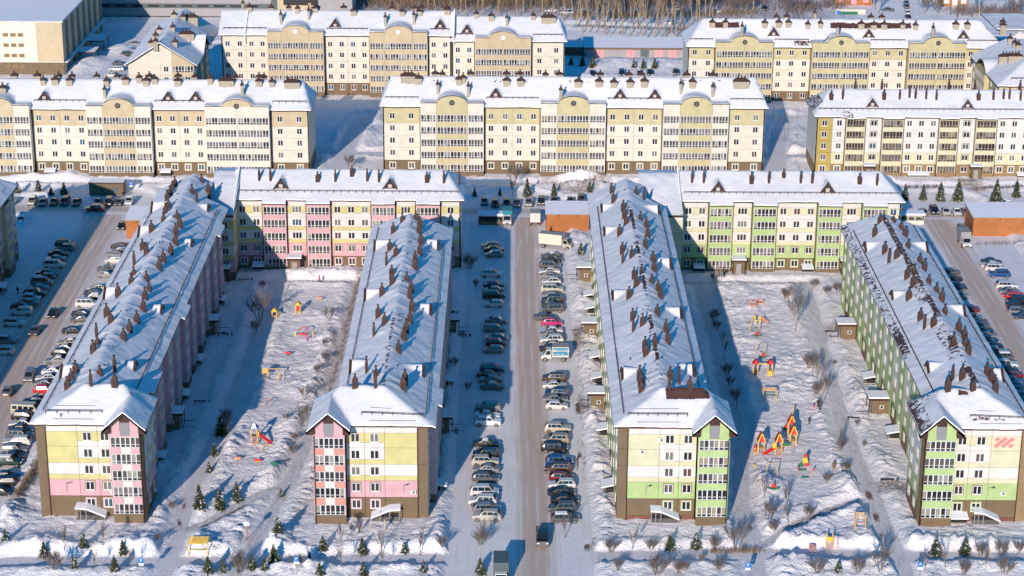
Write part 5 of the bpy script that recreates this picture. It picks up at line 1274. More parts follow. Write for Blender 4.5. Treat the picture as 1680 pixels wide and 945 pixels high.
PAINT = {'white': (.58, .58, .57), 'silver': (.20, .21, .22), 'grey': (.085, .088, .092), 'black': (.010, .010, .012), 'dark blue': (.012, .025, .07), 'blue': (.008, .06, .21),
         'dark red': (.16, .008, .015), 'red': (.55, .012, .012), 'beige': (.30, .26, .19), 'cream': (.45, .42, .35), 'brown': (.07, .035, .02), 'dark green': (.012, .03, .022), 'magenta': (.50, .01, .13), 'snowy white': (.82, .83, .85)}
RAMP = {'sedan': 'sedan', 'hatch': 'hatchback', 'wagon': 'estate car', 'suv': 'off-roader', 'minivan': 'minivan'}
def make_car(kind, colour, loc, rz, label, group, snow=False):
    p = CP[kind]; t = thing('parked_car', label, 'car', loc, rz, group)
    b = link('body', p['body'], t); b.color = (*PAINT[colour], 1)
    link('window_glass', p['glass'], t)
    for x in p['wx']:
        for s_ in (-1, 1): link('wheel', p['wheel'], t, (x, s_*(p['W']-.09), p['r']), 0 if s_ > 0 else math.pi)
    for s_ in (-1, 1):
        link('headlight', p['head'], t, (p['h']-.06, s_*p['W']*.62, p['hz'])); link('taillight', p['tail'], t, (-p['h']+.02, s_*p['W']*.66, p['tz']))
    link('grille', p['bumper'], t, (p['h']-.02, 0, .55))
    if snow:
        key = 'snow'+kind
        if key not in CP:
            r = MB(); q = {'sedan': (.3, -.7, 1.43), 'hatch': (.35, -1.2, 1.5), 'wagon': (.35, -1.6, 1.5), 'suv': (.45, -1.6, 1.72), 'minivan': (.7, -1.9, 1.8)}[kind]; W = p['W']
            for x0, x1, z, w_ in ((q[1], q[0], q[2]-.04, W*.66),):
                r.hexa([(x0, -w_, z), (x1, -w_, z), (x1, w_, z), (x0, w_, z), (x0+.12, -w_+.1, z+.11), (x1-.12, -w_+.1, z+.11), (x1-.12, w_-.1, z+.11), (x0+.12, w_-.1, z+.11)], 'snow_cap')
            CP[key] = r.mesh('snow_layer')
        link('snow_layer', CP[key], t)
    return t
E_, W__, N_, S_ = 0.0, math.pi, math.pi/2, -math.pi/2
def car_row(desc, group, L, ox, oy, sc_, face, order='from the top', jit=.06):
    """L: (x, y, kind, colour[, heading]) in the enlarged crop"""
    for i, q in enumerate(L):
        u, v = ox+q[0]/sc_, oy+q[1]/sc_
        x, y = G(u, v, .75)
        rz = (q[4] if len(q) > 4 else face if not isinstance(face, str) else (E_ if (i*7+len(L)) % 5 < 3 else W__))+random.uniform(-jit, jit)
        col = q[3]; z = .0
        lab = '%s %s, %s %s %s' % (col, RAMP[q[2]], ORD[i], order, desc)
        make_car(q[2], col, (x, y, z), rz, lab, group, snow=(col == 'snowy white' or random.random() < .05))
car_row('in the shaded row at the left edge', 'cars parked in the shade at the left edge', [(565,102,'suv','black'),(560,132,'wagon','silver'),(505,182,'sedan','black'),(478,228,'sedan','silver'),(468,280,'minivan','white'),(412,350,'sedan','black'),(395,385,'hatch','grey'),(365,430,'minivan','silver'),(325,478,'sedan','silver'),(300,525,'suv','black'),(265,562,'hatch','white'),(245,605,'sedan','silver'),(190,640,'sedan','black'),(185,685,'suv','white'),(120,782,'suv','white'),(50,925,'wagon','silver'),(20,1025,'suv','white')], 0, 380, 5.25, 'mix')
car_row('in the row against the leftmost wing', 'cars parked along the leftmost wing', [(1045,122,'sedan','black'),(1040,155,'hatch','blue'),(1005,190,'sedan','silver'),(985,240,'hatch','white'),(930,315,'sedan','grey'),(912,365,'hatch','silver'),(850,478,'sedan','cream'),(820,518,'sedan','dark blue'),(800,560,'hatch','black'),(750,615,'minivan','white'),(715,700,'sedan','black'),(700,748,'sedan','grey'),(635,845,'sedan','black'),(600,947,'sedan','beige'),(565,998,'sedan','white'),(535,1038,'hatch','black'),(495,1100,'sedan','silver'),(465,1198,'sedan','snowy white'),(412,1250,'sedan','white'),(395,1302,'sedan','silver'),(382,1355,'hatch','red'),(308,1447,'sedan','dark blue')], 0, 380, 5.25, 'mix')
car_row('beside the lower left end wall', 'cars parked beside the lower left end wall', [(215,222,'suv','black'),(190,280,'sedan','white'),(180,328,'sedan','grey'),(170,382,'suv','grey'),(150,440,'suv','white'),(120,500,'wagon','silver'),(98,560,'sedan','dark blue'),(75,612,'suv','dark green'),(50,730,'sedan','dark blue'),(30,790,'suv','black'),(5,868,'sedan','black')], 0, 640, 5.25, 'mix')
for q, lab in (((455, 700, 'hatch', 'black', S_), 'black hatchback driving down the left street towards the camera'), ((300, 845, 'sedan', 'grey', S_), 'grey sedan driving behind the black hatchback on the left street'),
               ((255, 1240, 'minivan', 'silver', S_), 'silver minivan driving on the left street beside the parked row'), ((68, 1365, 'sedan', 'silver', N_), 'silver sedan driving away from the camera near the left edge')):
    x, y = G(q[0]/5.25, 380+q[1]/5.25, .75); make_car(q[2], q[3], (x, y, 0), q[4]+random.uniform(-.1, .1), lab, 'cars driving on the left street')
car_row('in the far row left of the central street', 'cars parked on the left of the central street', [(265,130,'hatch','silver'),(300,165,'sedan','black'),(300,212,'hatch','silver'),(275,405,'suv','white'),(300,508,'sedan','dark blue'),(290,558,'sedan','silver'),(295,612,'suv','black'),(300,692,'hatch','white'),(320,852,'sedan','silver'),(305,930,'wagon','silver'),(325,1018,'sedan','silver'),(318,1068,'hatch','dark red'),(292,1135,'hatch','silver'),(280,1325,'suv','dark blue'),(250,1376,'sedan','dark red'),(265,1422,'sedan','silver'),(285,1488,'sedan','grey'),(240,1695,'suv','silver'),(235,1770,'sedan','snowy white')], 760, 380, 5.905, 'mix')
car_row('in the near row left of the central street', 'cars parked on the near left of the central street', [(285,50,'suv','snowy white'),(275,218,'sedan','black'),(270,302,'suv','black'),(262,358,'suv','cream'),(272,415,'sedan','silver'),(268,482,'wagon','grey'),(258,592,'minivan','white'),(245,665,'suv','white'),(275,728,'suv','silver'),(278,782,'suv','cream')], 740, 680, 4.727, 'mix')
car_row('in the far row right of the central street', 'cars parked on the right of the central street', [(850,228,'sedan','black'),(858,262,'sedan','black'),(838,325,'suv','grey'),(835,375,'sedan','white'),(840,422,'sedan','silver'),(855,475,'hatch','white'),(860,550,'minivan','cream'),(865,610,'sedan','silver'),(860,660,'suv','black'),(862,696,'sedan','dark green'),(862,742,'suv','grey'),(788,818,'sedan','grey'),(860,872,'hatch','magenta'),(855,948,'sedan','white'),(855,985,'sedan','silver'),(858,1042,'suv','white'),(875,1090,'sedan','cream'),(850,1125,'sedan','black'),(880,1415,'suv','brown'),(885,1478,'sedan','white'),(908,1560,'suv','dark blue'),(890,1610,'sedan','silver'),(905,1675,'hatch','white')], 760, 380, 5.905, 'mix')
car_row('in the near row right of the central street', 'cars parked on the near right of the central street', [(825,102,'suv','cream'),(812,188,'suv','beige'),(802,255,'suv','black'),(838,358,'suv','blue'),(828,412,'suv','brown'),(855,478,'hatch','dark red'),(860,532,'wagon','white'),(855,595,'sedan','black'),(880,652,'sedan','black'),(860,720,'suv','grey'),(885,795,'wagon','grey')], 740, 680, 4.727, 'mix')
car_row('in the row right of the right street', 'cars parked right of the right street', [(395,165,'sedan','black'),(390,195,'sedan','white'),(430,232,'suv','white'),(470,290,'suv','blue'),(540,402,'suv','white'),(570,452,'sedan','silver'),(600,486,'sedan','red'),(630,512,'suv','red'),(640,545,'suv','black'),(640,585,'sedan','black'),(655,642,'wagon','silver'),(700,690,'sedan','dark blue')], 1560, 400, 5.906, 'mix')
car_row('in the shaded row against the rightmost wing', 'cars parked along the rightmost wing', [(-5,265,'sedan','grey'),(5,332,'sedan','black'),(50,412,'suv','dark blue'),(75,490,'sedan','silver'),(170,628,'sedan','dark red'),(205,705,'sedan','silver'),(245,752,'sedan','grey'),(275,795,'suv','grey'),(310,838,'sedan','black'),(340,885,'sedan','silver'),(350,935,'suv','dark blue')], 1560, 400, 5.906, 'mix')
car_row('in the near shaded row beside the rightmost wing', 'cars parked beside the near part of the rightmost wing', [(425,130,'sedan','silver'),(445,180,'sedan','black'),(480,240,'suv','silver'),(555,305,'suv','grey'),(605,385,'suv','white'),(635,440,'hatch','black'),(665,500,'sedan','dark red'),(690,560,'sedan','grey'),(712,610,'sedan','blue'),(740,680,'suv','black'),(765,735,'suv','grey'),(790,790,'sedan','brown')], 1560, 540, 6.75, 'mix')
car_row('beyond the cross street at left', 'cars parked beyond the cross street at left', [(110,252,'sedan','white',S_),(282,260,'suv','beige',S_),(370,265,'sedan','silver',S_),(467,262,'sedan','brown',S_),(560,262,'suv','black',S_),(660,265,'sedan','grey',S_),(843,262,'sedan','silver',S_),(938,265,'suv','black',S_),(1025,265,'sedan','grey',S_),(1115,260,'suv','white',S_)], 0, 280, 5.25, S_, 'from the left')
x, y = G(815/5.25, 280+325/5.25, .75); make_car('suv', 'dark red', (x, y, 0), W__, 'dark red off-roader driving along the cross street at left', None)
x, y = G(1050/5.25, 280+470/5.25, .75); make_car('hatch', 'black', (x, y, 0), S_, 'black hatchback parked alone beside the left orange substation', None)
x, y = G(187/5.25, 280+410/5.25, .75); make_car('hatch', 'snowy white', (x, y, 0), N_+.1, 'snow-covered hatchback standing alone in the shade at the left', None, True)
car_row('beyond the middle of the cross street', 'cars parked beyond the cross street in the middle', [(243,278,'hatch','silver',S_),(365,298,'hatch','brown',S_),(497,292,'hatch','black',S_),(615,292,'sedan','dark blue',S_),(755,292,'suv','silver',S_),(898,278,'suv','black',S_),(1045,262,'sedan','grey',S_),(1230,262,'sedan','silver',S_),(1355,255,'suv','grey',S_)], 760, 290, 7, S_, 'from the left')
car_row('beyond the cross street at right', 'cars parked beyond the cross street at right', [(90,378,'sedan','black',N_),(270,380,'sedan','silver',N_),(360,370,'suv','black',S_),(455,380,'hatch','white',S_),(545,380,'sedan','snowy white',S_),(617,380,'sedan','silver',S_)], 1460, 270, 4.973, N_, 'from the left')
x, y = G(1460+590/4.973, 270+527/4.973, .75); make_car('suv', 'silver', (x, y, 0), S_, 'silver off-roader parked behind the grey box truck on the right street', None)
x, y = G(1460+965/4.973, 270+312/4.973, .75); make_car('sedan', 'snowy white', (x, y, 0), .3, 'snow-covered sedan behind the right orange substation', None, True)
car_row('in front of the garages', 'cars parked in front of the garages', [(310,712,'hatch','black',S_),(590,708,'minivan','dark blue',S_),(765,702,'hatch','silver',S_),(865,708,'suv','black',S_),(1115,702,'suv','grey',S_)], 920, 0, 5.907, S_, 'from the left')
car_row('among the tall bare trees at the top', 'cars parked among the tall trees', [(-90,95,'sedan','white',W__),(60,118,'minivan','white',W__),(215,130,'suv','brown',W__),(500,148,'sedan','silver',W__),(720,132,'suv','silver',W__),(1055,215,'hatch','white',W__),(1095,82,'wagon','white',W__),(1500,105,'sedan','white',W__)], 920, 0, 5.907, W__, 'from the left')
car_row('beside the gabled house at the back left', 'cars parked beside the gabled house', [(1500,480,'sedan','silver'),(1445,548,'sedan','silver'),(1420,602,'suv','black'),(1320,700,'hatch','black'),(1290,755,'wagon','white'),(1245,825,'sedan','white')], 0, 0, 6.75, 'mix')
car_row('on the side road near the top right corner', 'cars on the side road at the top right', [(1338,18,'sedan','silver',N_),(1338,50,'suv','grey',N_),(1348,92,'sedan','white',N_),(1352,125,'sedan','dark blue',N_),(255,65,'suv','dark green',S_),(1195,72,'sedan','grey',W__)], 1200, 0, 4.667, N_)

def pickup():
    x, y = G(740+590/3.938, 705+690/3.938, .8); t = thing('pickup_truck', 'black pickup truck standing alone lengthwise at the bottom of the central street', 'pickup', (x, y, 0), S_)
    b = MB(); W = .95
    b.hexa([(-2.7, -W, .5), (2.6, -W, .5), (2.6, W, .5), (-2.7, W, .5), (-2.7, -W, 1.05), (2.4, -W*.95, 1.1), (2.4, W*.95, 1.1), (-2.7, W, 1.05)], 'car_paint')
    b.hexa([(-.9, -W*.95, 1.06), (1.35, -W*.95, 1.1), (1.35, W*.95, 1.1), (-.9, W*.95, 1.06), (-.7, -W*.75, 1.78), (.75, -W*.75, 1.8), (.75, W*.75, 1.8), (-.7, W*.75, 1.78)], 'car_paint')
    for s_ in (-1, 1): b.box(-2.7, -.95, s_*W-.06*(s_ > 0)-.0, s_*W+.06*(s_ < 0), 1.05, 1.28, 'car_paint')
    b.box(-2.7, -2.62, -W+.06, W-.06, 1.05, 1.28, 'car_paint'); o = b.build('body', t); o.color = (.012, .013, .014, 1)
    g = MB(); g.quad([(1.33, -.8, 1.17), (1.33, .8, 1.17), (.83, .64, 1.76), (.83, -.64, 1.76)], 'car_glass'); g.quad([(-.91, -.8, 1.17), (-.91, .8, 1.17), (-.74, .64, 1.72), (-.74, -.64, 1.72)], 'car_glass')
    for s_ in (-1, 1): g.quad([(-.75, s_*.92, 1.16), (1.15, s_*.92, 1.16), (.7, s_*.75, 1.72), (-.6, s_*.75, 1.72)], 'car_glass')
    g.build('window_glass', t); b = MB(); b.box(-2.6, -.98, -W+.08, W-.08, 1.04, 1.2, 'grey_panel'); b.build('load_bed', t)
    for xx in (1.7, -1.7):
        for s_ in (-1, 1): link('wheel', CP['suv']['wheel'], t, (xx, s_*(W-.08), .36), 0 if s_ > 0 else math.pi)
    for s_ in (-1, 1): link('headlight', CP['suv']['head'], t, (2.56, s_*.68, .86)); link('taillight', CP['suv']['tail'], t, (-2.72, s_*.8, .85))
pickup()
def truck(label, u, v, rz, L, box_c, top_c, cab_c, high=2.3, writing=False, z0=.95, z=.9):
    """box truck, nose towards +x; u, v is the middle of the cargo box"""
    x, y = G(u, v, z); t = thing('box_truck', label, 'truck', (x, y, 0), rz); W = 1.12; h = L/2
    b = MB(); b.box(-h, h, -W, W, z0, z0+high, box_c, top_c); b.box(-h-.01, h+.01, -W-.02, W+.02, z0-.08, z0+.05, 'mid_grey'); b.box(-h-.02, -h, -.02, .02, z0+.1, z0+high-.1, 'dark_grey'); b.build('cargo_box', t)
    b = MB(); b.box(-h, h+2.2, -.45, .45, .5, z0-.1, 'dark_grey'); b.build('chassis', t)
    c = MB(); a = h+.12
    c.hexa([(a, -1.0, .55), (a+1.95, -.95, .55), (a+1.95, .95, .55), (a, 1.0, .55), (a, -1.0, 1.35), (a+1.9, -.92, 1.2), (a+1.9, .92, 1.2), (a, 1.0, 1.35)], 'car_paint')
    c.hexa([(a, -1.0, 1.35), (a+1.45, -.95, 1.28), (a+1.45, .95, 1.28), (a, 1.0, 1.35), (a, -.88, 2.25), (a+.85, -.84, 2.25), (a+.85, .84, 2.25), (a, .88, 2.25)], 'car_paint'); o = c.build('cab', t); o.color = (*PAINT[cab_c], 1)
    g = MB(); g.quad([(a+1.45, -.85, 1.36), (a+1.45, .85, 1.36), (a+.93, .76, 2.15), (a+.93, -.76, 2.15)], 'car_glass')
    for s_ in (-1, 1): g.quad([(a+.15, s_*1.01, 1.4), (a+1.2, s_*.985, 1.38), (a+.8, s_*.88, 2.1), (a+.15, s_*.905, 2.1)], 'car_glass')
    g.build('window_glass', t)
    for xx in (a+1.15, -h+1.0):
        for s_ in (-1, 1): o = link('wheel', CP['suv']['wheel'], t, (xx, s_*(W-.12), .43), 0 if s_ > 0 else math.pi, (1.18, 1.3, 1.18))
    for s_ in (-1, 1): link('headlight', CP['suv']['head'], t, (a+1.92, s_*.68, .9)); link('taillight', CP['suv']['tail'], t, (-h-.03, s_*.95, .75))
    if writing:
        s1 = -1 if math.cos(rz) > 0 else 1
        p = MB(); p.box(-h+.15, h-.12, s1*(W+.012)-.008, s1*(W+.012)+.008, z0+.35, z0+high-.18, 'cyan_print'); po = p.build('side_print', t)
        k = MB(); n = 18; cy = s1*(W+.03)
        xd = (h-.42) if s1 > 0 else (-h+.42)
        k.quad([(xd+math.cos(2*math.pi*i/n)*.23, cy, z0+high-.75+math.sin(2*math.pi*i/n)*.23) for i in range(n)], 'white_frame'); k.build('white_disc', po)
        cu = bpy.data.curves.new('lettering', 'FONT'); cu.body = 'РЕКЛАМА'; cu.size = .60; cu.offset = .012; cu.align_x = 'CENTER'; cu.align_y = 'CENTER'; cu.extrude = .006
        tmp = bpy.data.objects.new('tmp', cu); COL.objects.link(tmp); bpy.context.view_layer.update()
        me = bpy.data.meshes.new_from_object(tmp.evaluated_get(bpy.context.evaluated_depsgraph_get())); bpy.data.objects.remove(tmp); me.materials.clear(); me.materials.append(MAT['white_frame'])
        lo = link('lettering', me, po, (-.22 if s1 > 0 else .22, cy, z0+high-.75)); lo.rotation_euler = (math.pi/2, 0, math.pi if s1 > 0 else 0)
        k = MB()
        for i in range(9): k.box(-h+.6+i*.28, -h+.78+i*.28, min(cy, cy-.01*s1), max(cy, cy-.01*s1)+.001, z0+.55, z0+.62+(i % 3)*.06, 'white_panel')
        k.build('small_lettering', po)
    return t
truck('white box truck parked askew below the central orange substation', 905, 399, -.32, 5.2, 'cream', 'mid_grey', 'cream', 2.3)
truck('white delivery truck seen from behind, left of the central orange substation', 878, 361, N_, 3.6, 'white_panel', 'mid_grey', 'white', 2.1)
truck('blue-topped truck facing the camera in the shade of the central street', 832, 357, S_, 3.6, 'teal_tarp', 'teal_tarp', 'white', 2.2)
truck('small truck with cyan printed side and white lettering, right of the central street', 919, 583, W__, 3.1, 'white_panel', 'mid_grey', 'white', 2.0, True)
truck('grey box truck facing the camera on the right street', 1581, 393, S_, 4.0, 'mid_grey', 'mid_grey', 'white', 2.3)
truck('dark-roofed truck cut by the bottom edge on the central street', 822, 940, S_, 4.0, 'dark_grey', 'dark_grey', 'white', 2.6)
def minibus():
    x, y = G(45, 672, .9); t = thing('minibus', 'white minibus parked beside the leftmost wing, above the black off-roader', 'minibus', (x, y, 0), -.12)
    b = MB(); W = 1.0
    b.hexa([(-2.7, -W, .4), (2.7, -W, .4), (2.7, W, .4), (-2.7, W, .4), (-2.7, -W, 1.2), (2.55, -W, 1.15), (2.55, W, 1.15), (-2.7, W, 1.2)], 'car_paint')
    b.hexa([(-2.7, -W, 1.2), (2.0, -W, 1.2), (2.0, W, 1.2), (-2.7, W, 1.2), (-2.6, -.85, 2.15), (1.35, -.85, 2.15), (1.35, .85, 2.15), (-2.6, .85, 2.15)], 'car_paint'); o = b.build('body', t); o.color = (*PAINT['cream'], 1)
    for s_ in (-1, 1):
        for k in range(4):
            g = MB(); x0 = -2.4+k*1.02; g.quad([(x0, s_*.995, 1.32), (x0+.82, s_*.995, 1.32), (x0+.8, s_*.90, 1.86), (x0+.03, s_*.90, 1.86)], 'car_glass'); g.build('window', t)
    g = MB(); g.quad([(2.0, -.85, 1.28), (2.0, .85, 1.28), (1.45, .75, 2.05), (1.45, -.75, 2.05)], 'car_glass'); g.build('windscreen', t)
    for xx in (1.8, -1.8):
        for s_ in (-1, 1): link('wheel', CP['suv']['wheel'], t, (xx, s_*(W-.08), .36), 0 if s_ > 0 else math.pi)
    for s_ in (-1, 1): link('headlight', CP['suv']['head'], t, (2.66, s_*.72, .86)); link('taillight', CP['suv']['tail'], t, (-2.7, s_*.85, .95))
minibus()

# ------------------------------------------------------------------ trees
def spruce_mesh(h_, seed, wid=.34, dens=1.0):
    r = random.Random(seed); t = MB(); t.tube((0, 0, -.3), (0, 0, h_*.93), .05*h_**.5+.02, .015, 'spruce_trunk', 5)
    c = MB(); n = int(24*dens)
    for i in range(n):
        f = i/(n-1); z = h_*(.06+.92*f); R_ = h_*wid*(1-f)**.85*(.8+.35*r.random())+.05
        nb = max(4, int((5+6*(1-f))*dens))
        for k in range(nb):
            a = 2*math.pi*(k+r.random())/nb; rr = R_*(.65+.5*r.random()); dx, dy = math.cos(a), math.sin(a); dz = -.22*rr+.12*rr*r.random()
            m = max(2, int(rr/.16))
            for j in range(m):
                g_ = (j+.5)/m; p = Vector((dx*rr*g_, dy*rr*g_, z+dz*g_)); w_ = .10*h_**.35*(1.15-.7*g_); l_ = rr/m*.75+.05
                e = Vector((dx, dy, dz/rr)); s_ = Vector((-dy, dx, r.uniform(-.5, .5)))
                mt = 'spruce_needles' if not (r.random() < .10) else 'snow_cap'
                c.quad([p-e*l_*.6-s_*w_, p+e*l_-s_*w_*.5+Vector((0, 0, -.04)), p+e*l_+s_*w_*.5, p-e*l_*.6+s_*w_+Vector((0, 0, .03))], mt)
                if r.random() < .6:
                    c.quad([p-e*l_*.4+Vector((0, 0, w_)), p+e*l_*.7+Vector((0, 0, w_*.3)), p+e*l_*.8-Vector((0, 0, w_*.8)), p-e*l_*.4-Vector((0, 0, w_))], 'spruce_needles')
    return t.mesh('trunk'), c.mesh('crown')
def bare_mesh(h_, seed, bark, spread=.38, trunk_frac=.25, levels=4, stems=1, r0=None, up=.55, nbr=4, twigr=.012):
    r = random.Random(seed); t = MB(); c = MB()
    def grow(p, d, L, rad, lev):
        n = 3; q = p
        for i in range(n):
            d = (d+Vector((r.uniform(-.12, .12), r.uniform(-.12, .12), .05))).normalized(); q2 = q+d*L/n
            (t if lev <= 1 else c).tube(q, q2, max(twigr, rad*(1-.25*i/n)), max(twigr*.8, rad*(1-.25*(i+1)/n)*.85), bark if lev <= 1 else ('twig' if lev >= 2 else bark), 4 if lev < 2 else 3)
            q = q2
            if lev < levels and (i > 0 or lev > 0):
                for k in range(nbr if lev > 0 else nbr+1):
                    a = r.uniform(0, 2*math.pi); sp = r.uniform(.6, 1.2)*spread*2
                    nd = (d+Vector((math.cos(a)*sp, math.sin(a)*sp, up*r.uniform(.2, .8)))).normalized()
                    grow(q, nd, L*r.uniform(.42, .7), rad*.5, lev+1)
    for s_ in range(stems):
        a = 2*math.pi*s_/max(1, stems)+r.random(); lean = 0 if stems == 1 else .35
        grow(Vector((math.cos(a)*.08*(stems > 1), math.sin(a)*.08*(stems > 1), -.3)), Vector((math.cos(a)*lean, math.sin(a)*lean, 1)).normalized(), h_*(.62 if stems == 1 else .55), r0 or h_*.018, 0)
    return t.mesh('trunk'), c.mesh('crown')
TREES = {}
def proto(key, ms): TREES[key] = ms
for i in range(3): proto('spruce%d' % i, spruce_mesh(1.9+.2*i, 10+i, .36, .8)); proto('fir%d' % i, spruce_mesh(3.9, 20+i, .27, 1.1))
for i in range(3): proto('shrub%d' % i, bare_mesh(2.0, 30+i, 'bark', .5, levels=2, stems=6, up=.6, nbr=3, twigr=.010)); proto('young%d' % i, bare_mesh(2.9, 40+i, 'bark', .28, levels=2, stems=1, up=.8, nbr=3, twigr=.014))
for i in range(2): proto('birch%d' % i, bare_mesh(5.5, 50+i, 'birch_bark', .30, levels=3, stems=1, up=.7, nbr=2, twigr=.014)); proto('bushy%d' % i, bare_mesh(4.2, 60+i, 'bark', .42, levels=3, stems=3, up=.6, nbr=2, twigr=.012))
for i in range(4): proto('poplar%d' % i, bare_mesh(15, 70+i, 'golden_bark', .2, levels=2, stems=1, r0=.2, up=1.2, nbr=2, twigr=.035))
def tree(key, u, v, s_, label, group, cat='tree', name='bare_tree'):
    x, y, z = GP(u, v); t = thing(name, label, cat, (x, y, z), random.uniform(0, 6.28), group); t.scale = (s_, s_, s_)
    a, b = TREES[key]; link('trunk', a, t); link('crown', b, t)
    return t
def tree_row(kinds, L, desc, what, group, name, cat='tree', s_=1.0, order='from the left'):
    L = sorted(L, key=lambda q: q[0])
    for i, q in enumerate(L):
        k = kinds[i % len(kinds)]; sz = (q[2] if len(q) > 2 else 1)*s_
        tree(k, q[0], q[1], sz*random.uniform(.92, 1.08), '%s, %s %s %s' % (what, ORD[i], order, desc), group, cat, name)
def cv(ox, oy, s_, L): return [(ox+q[0]/s_, oy+q[1]/s_)+tuple(q[2:]) for q in L]
SP = ['spruce0', 'spruce1', 'spruce2']; FR = ['fir0', 'fir1', 'fir2']; SH = ['shrub0', 'shrub1', 'shrub2']; YG = ['young0', 'young1', 'young2']; BU = ['bushy0', 'bushy1']; BI = ['birch0', 'birch1']; PO = ['poplar0', 'poplar1', 'poplar2', 'poplar3']
tree_row(SP, cv(0, 705, 3.938, [(38,725),(280,755,1.2),(540,755),(790,755,1.15)])+cv(380, 705, 3.938, [(590,765,1.1),(845,760,1.1),(1115,755,1.1)])+cv(740, 705, 3.938, [(1415,760,1.2),(1580,760,1.2)])+cv(1120, 640, 3, [(65,770,1.1),(1245,780,1.3),(1390,775,1.3)]), 'in the line below the four end walls', 'small spruce', 'small spruces below the end walls', 'spruce_tree')
tree_row(SP, cv(0, 705, 3.938, [(480,905),(740,915,1.1),(1345,925,1.1),(1440,910),(1630,905)])+cv(380, 705, 3.938, [(130,900),(210,905),(570,920,1.1),(850,925,1.1),(1240,910),(1605,915),(300,690,1.2),(270,780,1.3),(320,430,.8)])+cv(740, 705, 3.938, [(190,935)])+cv(1120, 640, 3, [(765,895)]), 'along the bottom edge', 'small dark spruce', 'spruces along the bottom edge', 'spruce_tree')
tree_row(FR, cv(0, 705, 3.938, [(1290,515),(1420,512),(1530,455,.95)]), 'of the trio in the left courtyard corner', 'tall spruce', 'tall spruces in the left courtyard', 'spruce_tree')
tree_row(SP, cv(0, 705, 3.938, [(1385,165),(1350,275)])+[(363,713,1.4)], 'beside the playground path at left', 'bushy spruce', 'spruces beside the left playground', 'spruce_tree')
tree_row(SP, cv(0, 280, 3.938, [(115,150,1.4),(250,142,1.3),(330,152),(415,152,1.5)]), 'behind the cars beyond the left cross street', 'small spruce', 'spruces behind the cars at left', 'spruce_tree')
tree_row(['fir0', 'fir2'], cv(760, 290, 7, [(130,202,.55),(420,212,.5),(735,225,1.1),(1040,208,.9),(1450,172,.75)]), 'before the middle block', 'snow-dusted spruce', 'spruces in front of the middle block', 'spruce_tree')
tree_row(FR, cv(1460, 270, 4.973, [(120,287,1.0),(268,290,1.0),(408,297,1.25),(552,297,1.3),(862,327,1.5),(1030,262,1.15)]), 'in front of the right second-row block', 'tall dark spruce', 'spruces in front of the right block', 'spruce_tree')
tree_row(SP, cv(920, 0, 5.907, [(100,632,1.3),(210,637,1.4),(307,647,1.5),(710,632,1.4),(800,637,1.4),(910,637,1.4)]), 'along the fence before the garages', 'small spruce', 'spruces before the garages', 'spruce_tree')
tree_row(SP, cv(740, 280, 3.78, [(805,515,1.3)]), 'in the snow below the central substation', 'lone small spruce', None, 'spruce_tree')
tree_row(YG, cv(0, 705, 3.938, [(415,750,1.2),(665,750,1.2),(615,900,.9),(855,890,1)])+cv(380, 705, 3.938, [(710,900,1.2),(960,770,1.4),(1215,760,1.3),(980,890,1),(710,760,1.2)])+cv(740, 705, 3.938, [(200,740,1.4),(735,700,1.3),(1170,770,1.3)])+cv(1120, 640, 3, [(1195,890,1.1),(1295,870,1.3),(1490,870,1.2),(770,300,1.3),(520,650,1.1),(400,520,1.3),(510,580,1.4)]), 'in the near gardens', 'thin leafless sapling', 'leafless saplings in the near gardens', 'young_tree')
tree_row(SH, cv(0, 705, 3.938, [(1025,720,.8),(350,910,1.7),(1110,510,.8)])+cv(380, 705, 3.938, [(1360,740,1),(45,920,1.5),(430,900,1.4),(1610,740,1.4),(400,150,.9),(820,585,.8)])+cv(740, 705, 3.938, [(1035,765,1.4),(1295,775,1.2),(1335,935,1.8),(1080,900,1.2),(1470,930,1.2)])+cv(1120, 640, 3, [(155,780,1.2),(620,620,1.2),(450,690,1.1),(795,400,.9),(665,900,1.5),(860,895,1.5),(1385,905,1.4),(1585,900,1.5),(1470,780,1.3),(1570,775,1.3),(1655,775,1.2),(180,890,1.1),(90,850,.7),(300,800,.7),(10,890,1.1)]), 'in the near gardens', 'round leafless bush', 'leafless bushes in the near gardens', 'bare_bush', 'bush')
tree_row(BU, cv(1120, 640, 3, [(265,785,1.1),(425,650,.9),(975,885,1.0)])+cv(0, 705, 3.938, [(1540,922,.9)]), 'in the near gardens', 'tall dense leafless bush', 'tall dense bushes in the near gardens', 'bare_bush', 'bush')
tree_row(SH+YG, cv(1120, 480, 2.954, [(150,135,1.4),(165,180,1.1),(190,265,1.1),(200,320,1.2),(215,400,1.3),(230,450,1.1),(250,520,1.3),(262,565,1.3)])+[(1180,468,1.2),(1172,455,1.1)], 'in the shaded line right of the central wing', 'leafless bush', 'bushes in the shade of the central wing', 'bare_bush', 'bush', order='from the far end')
tree_row(BI, cv(1120, 480, 2.954, [(545,195,1.2),(555,150,1.0),(535,100,1.0),(628,390,.75),(645,420,.8),(655,470,.8),(680,535,.85),(675,505,.7)]), 'along the right courtyard path', 'slender bare birch', 'birches along the right courtyard path', 'birch_tree')
tree_row(SH, cv(1120, 480, 2.954, [(500,20,1.2),(610,370,1.5),(650,500,1.3),(735,350,.6),(845,640,.6),(880,745,.6),(800,860,.8),(765,765,1.2),(700,920,.9)])+cv(1060, 260, 2.7, [(745,570,1.2),(800,600,1.0),(850,595,1.3),(610,600,.7)]), 'in the right courtyard', 'small leafless bush', 'bushes in the right courtyard', 'bare_bush', 'bush')
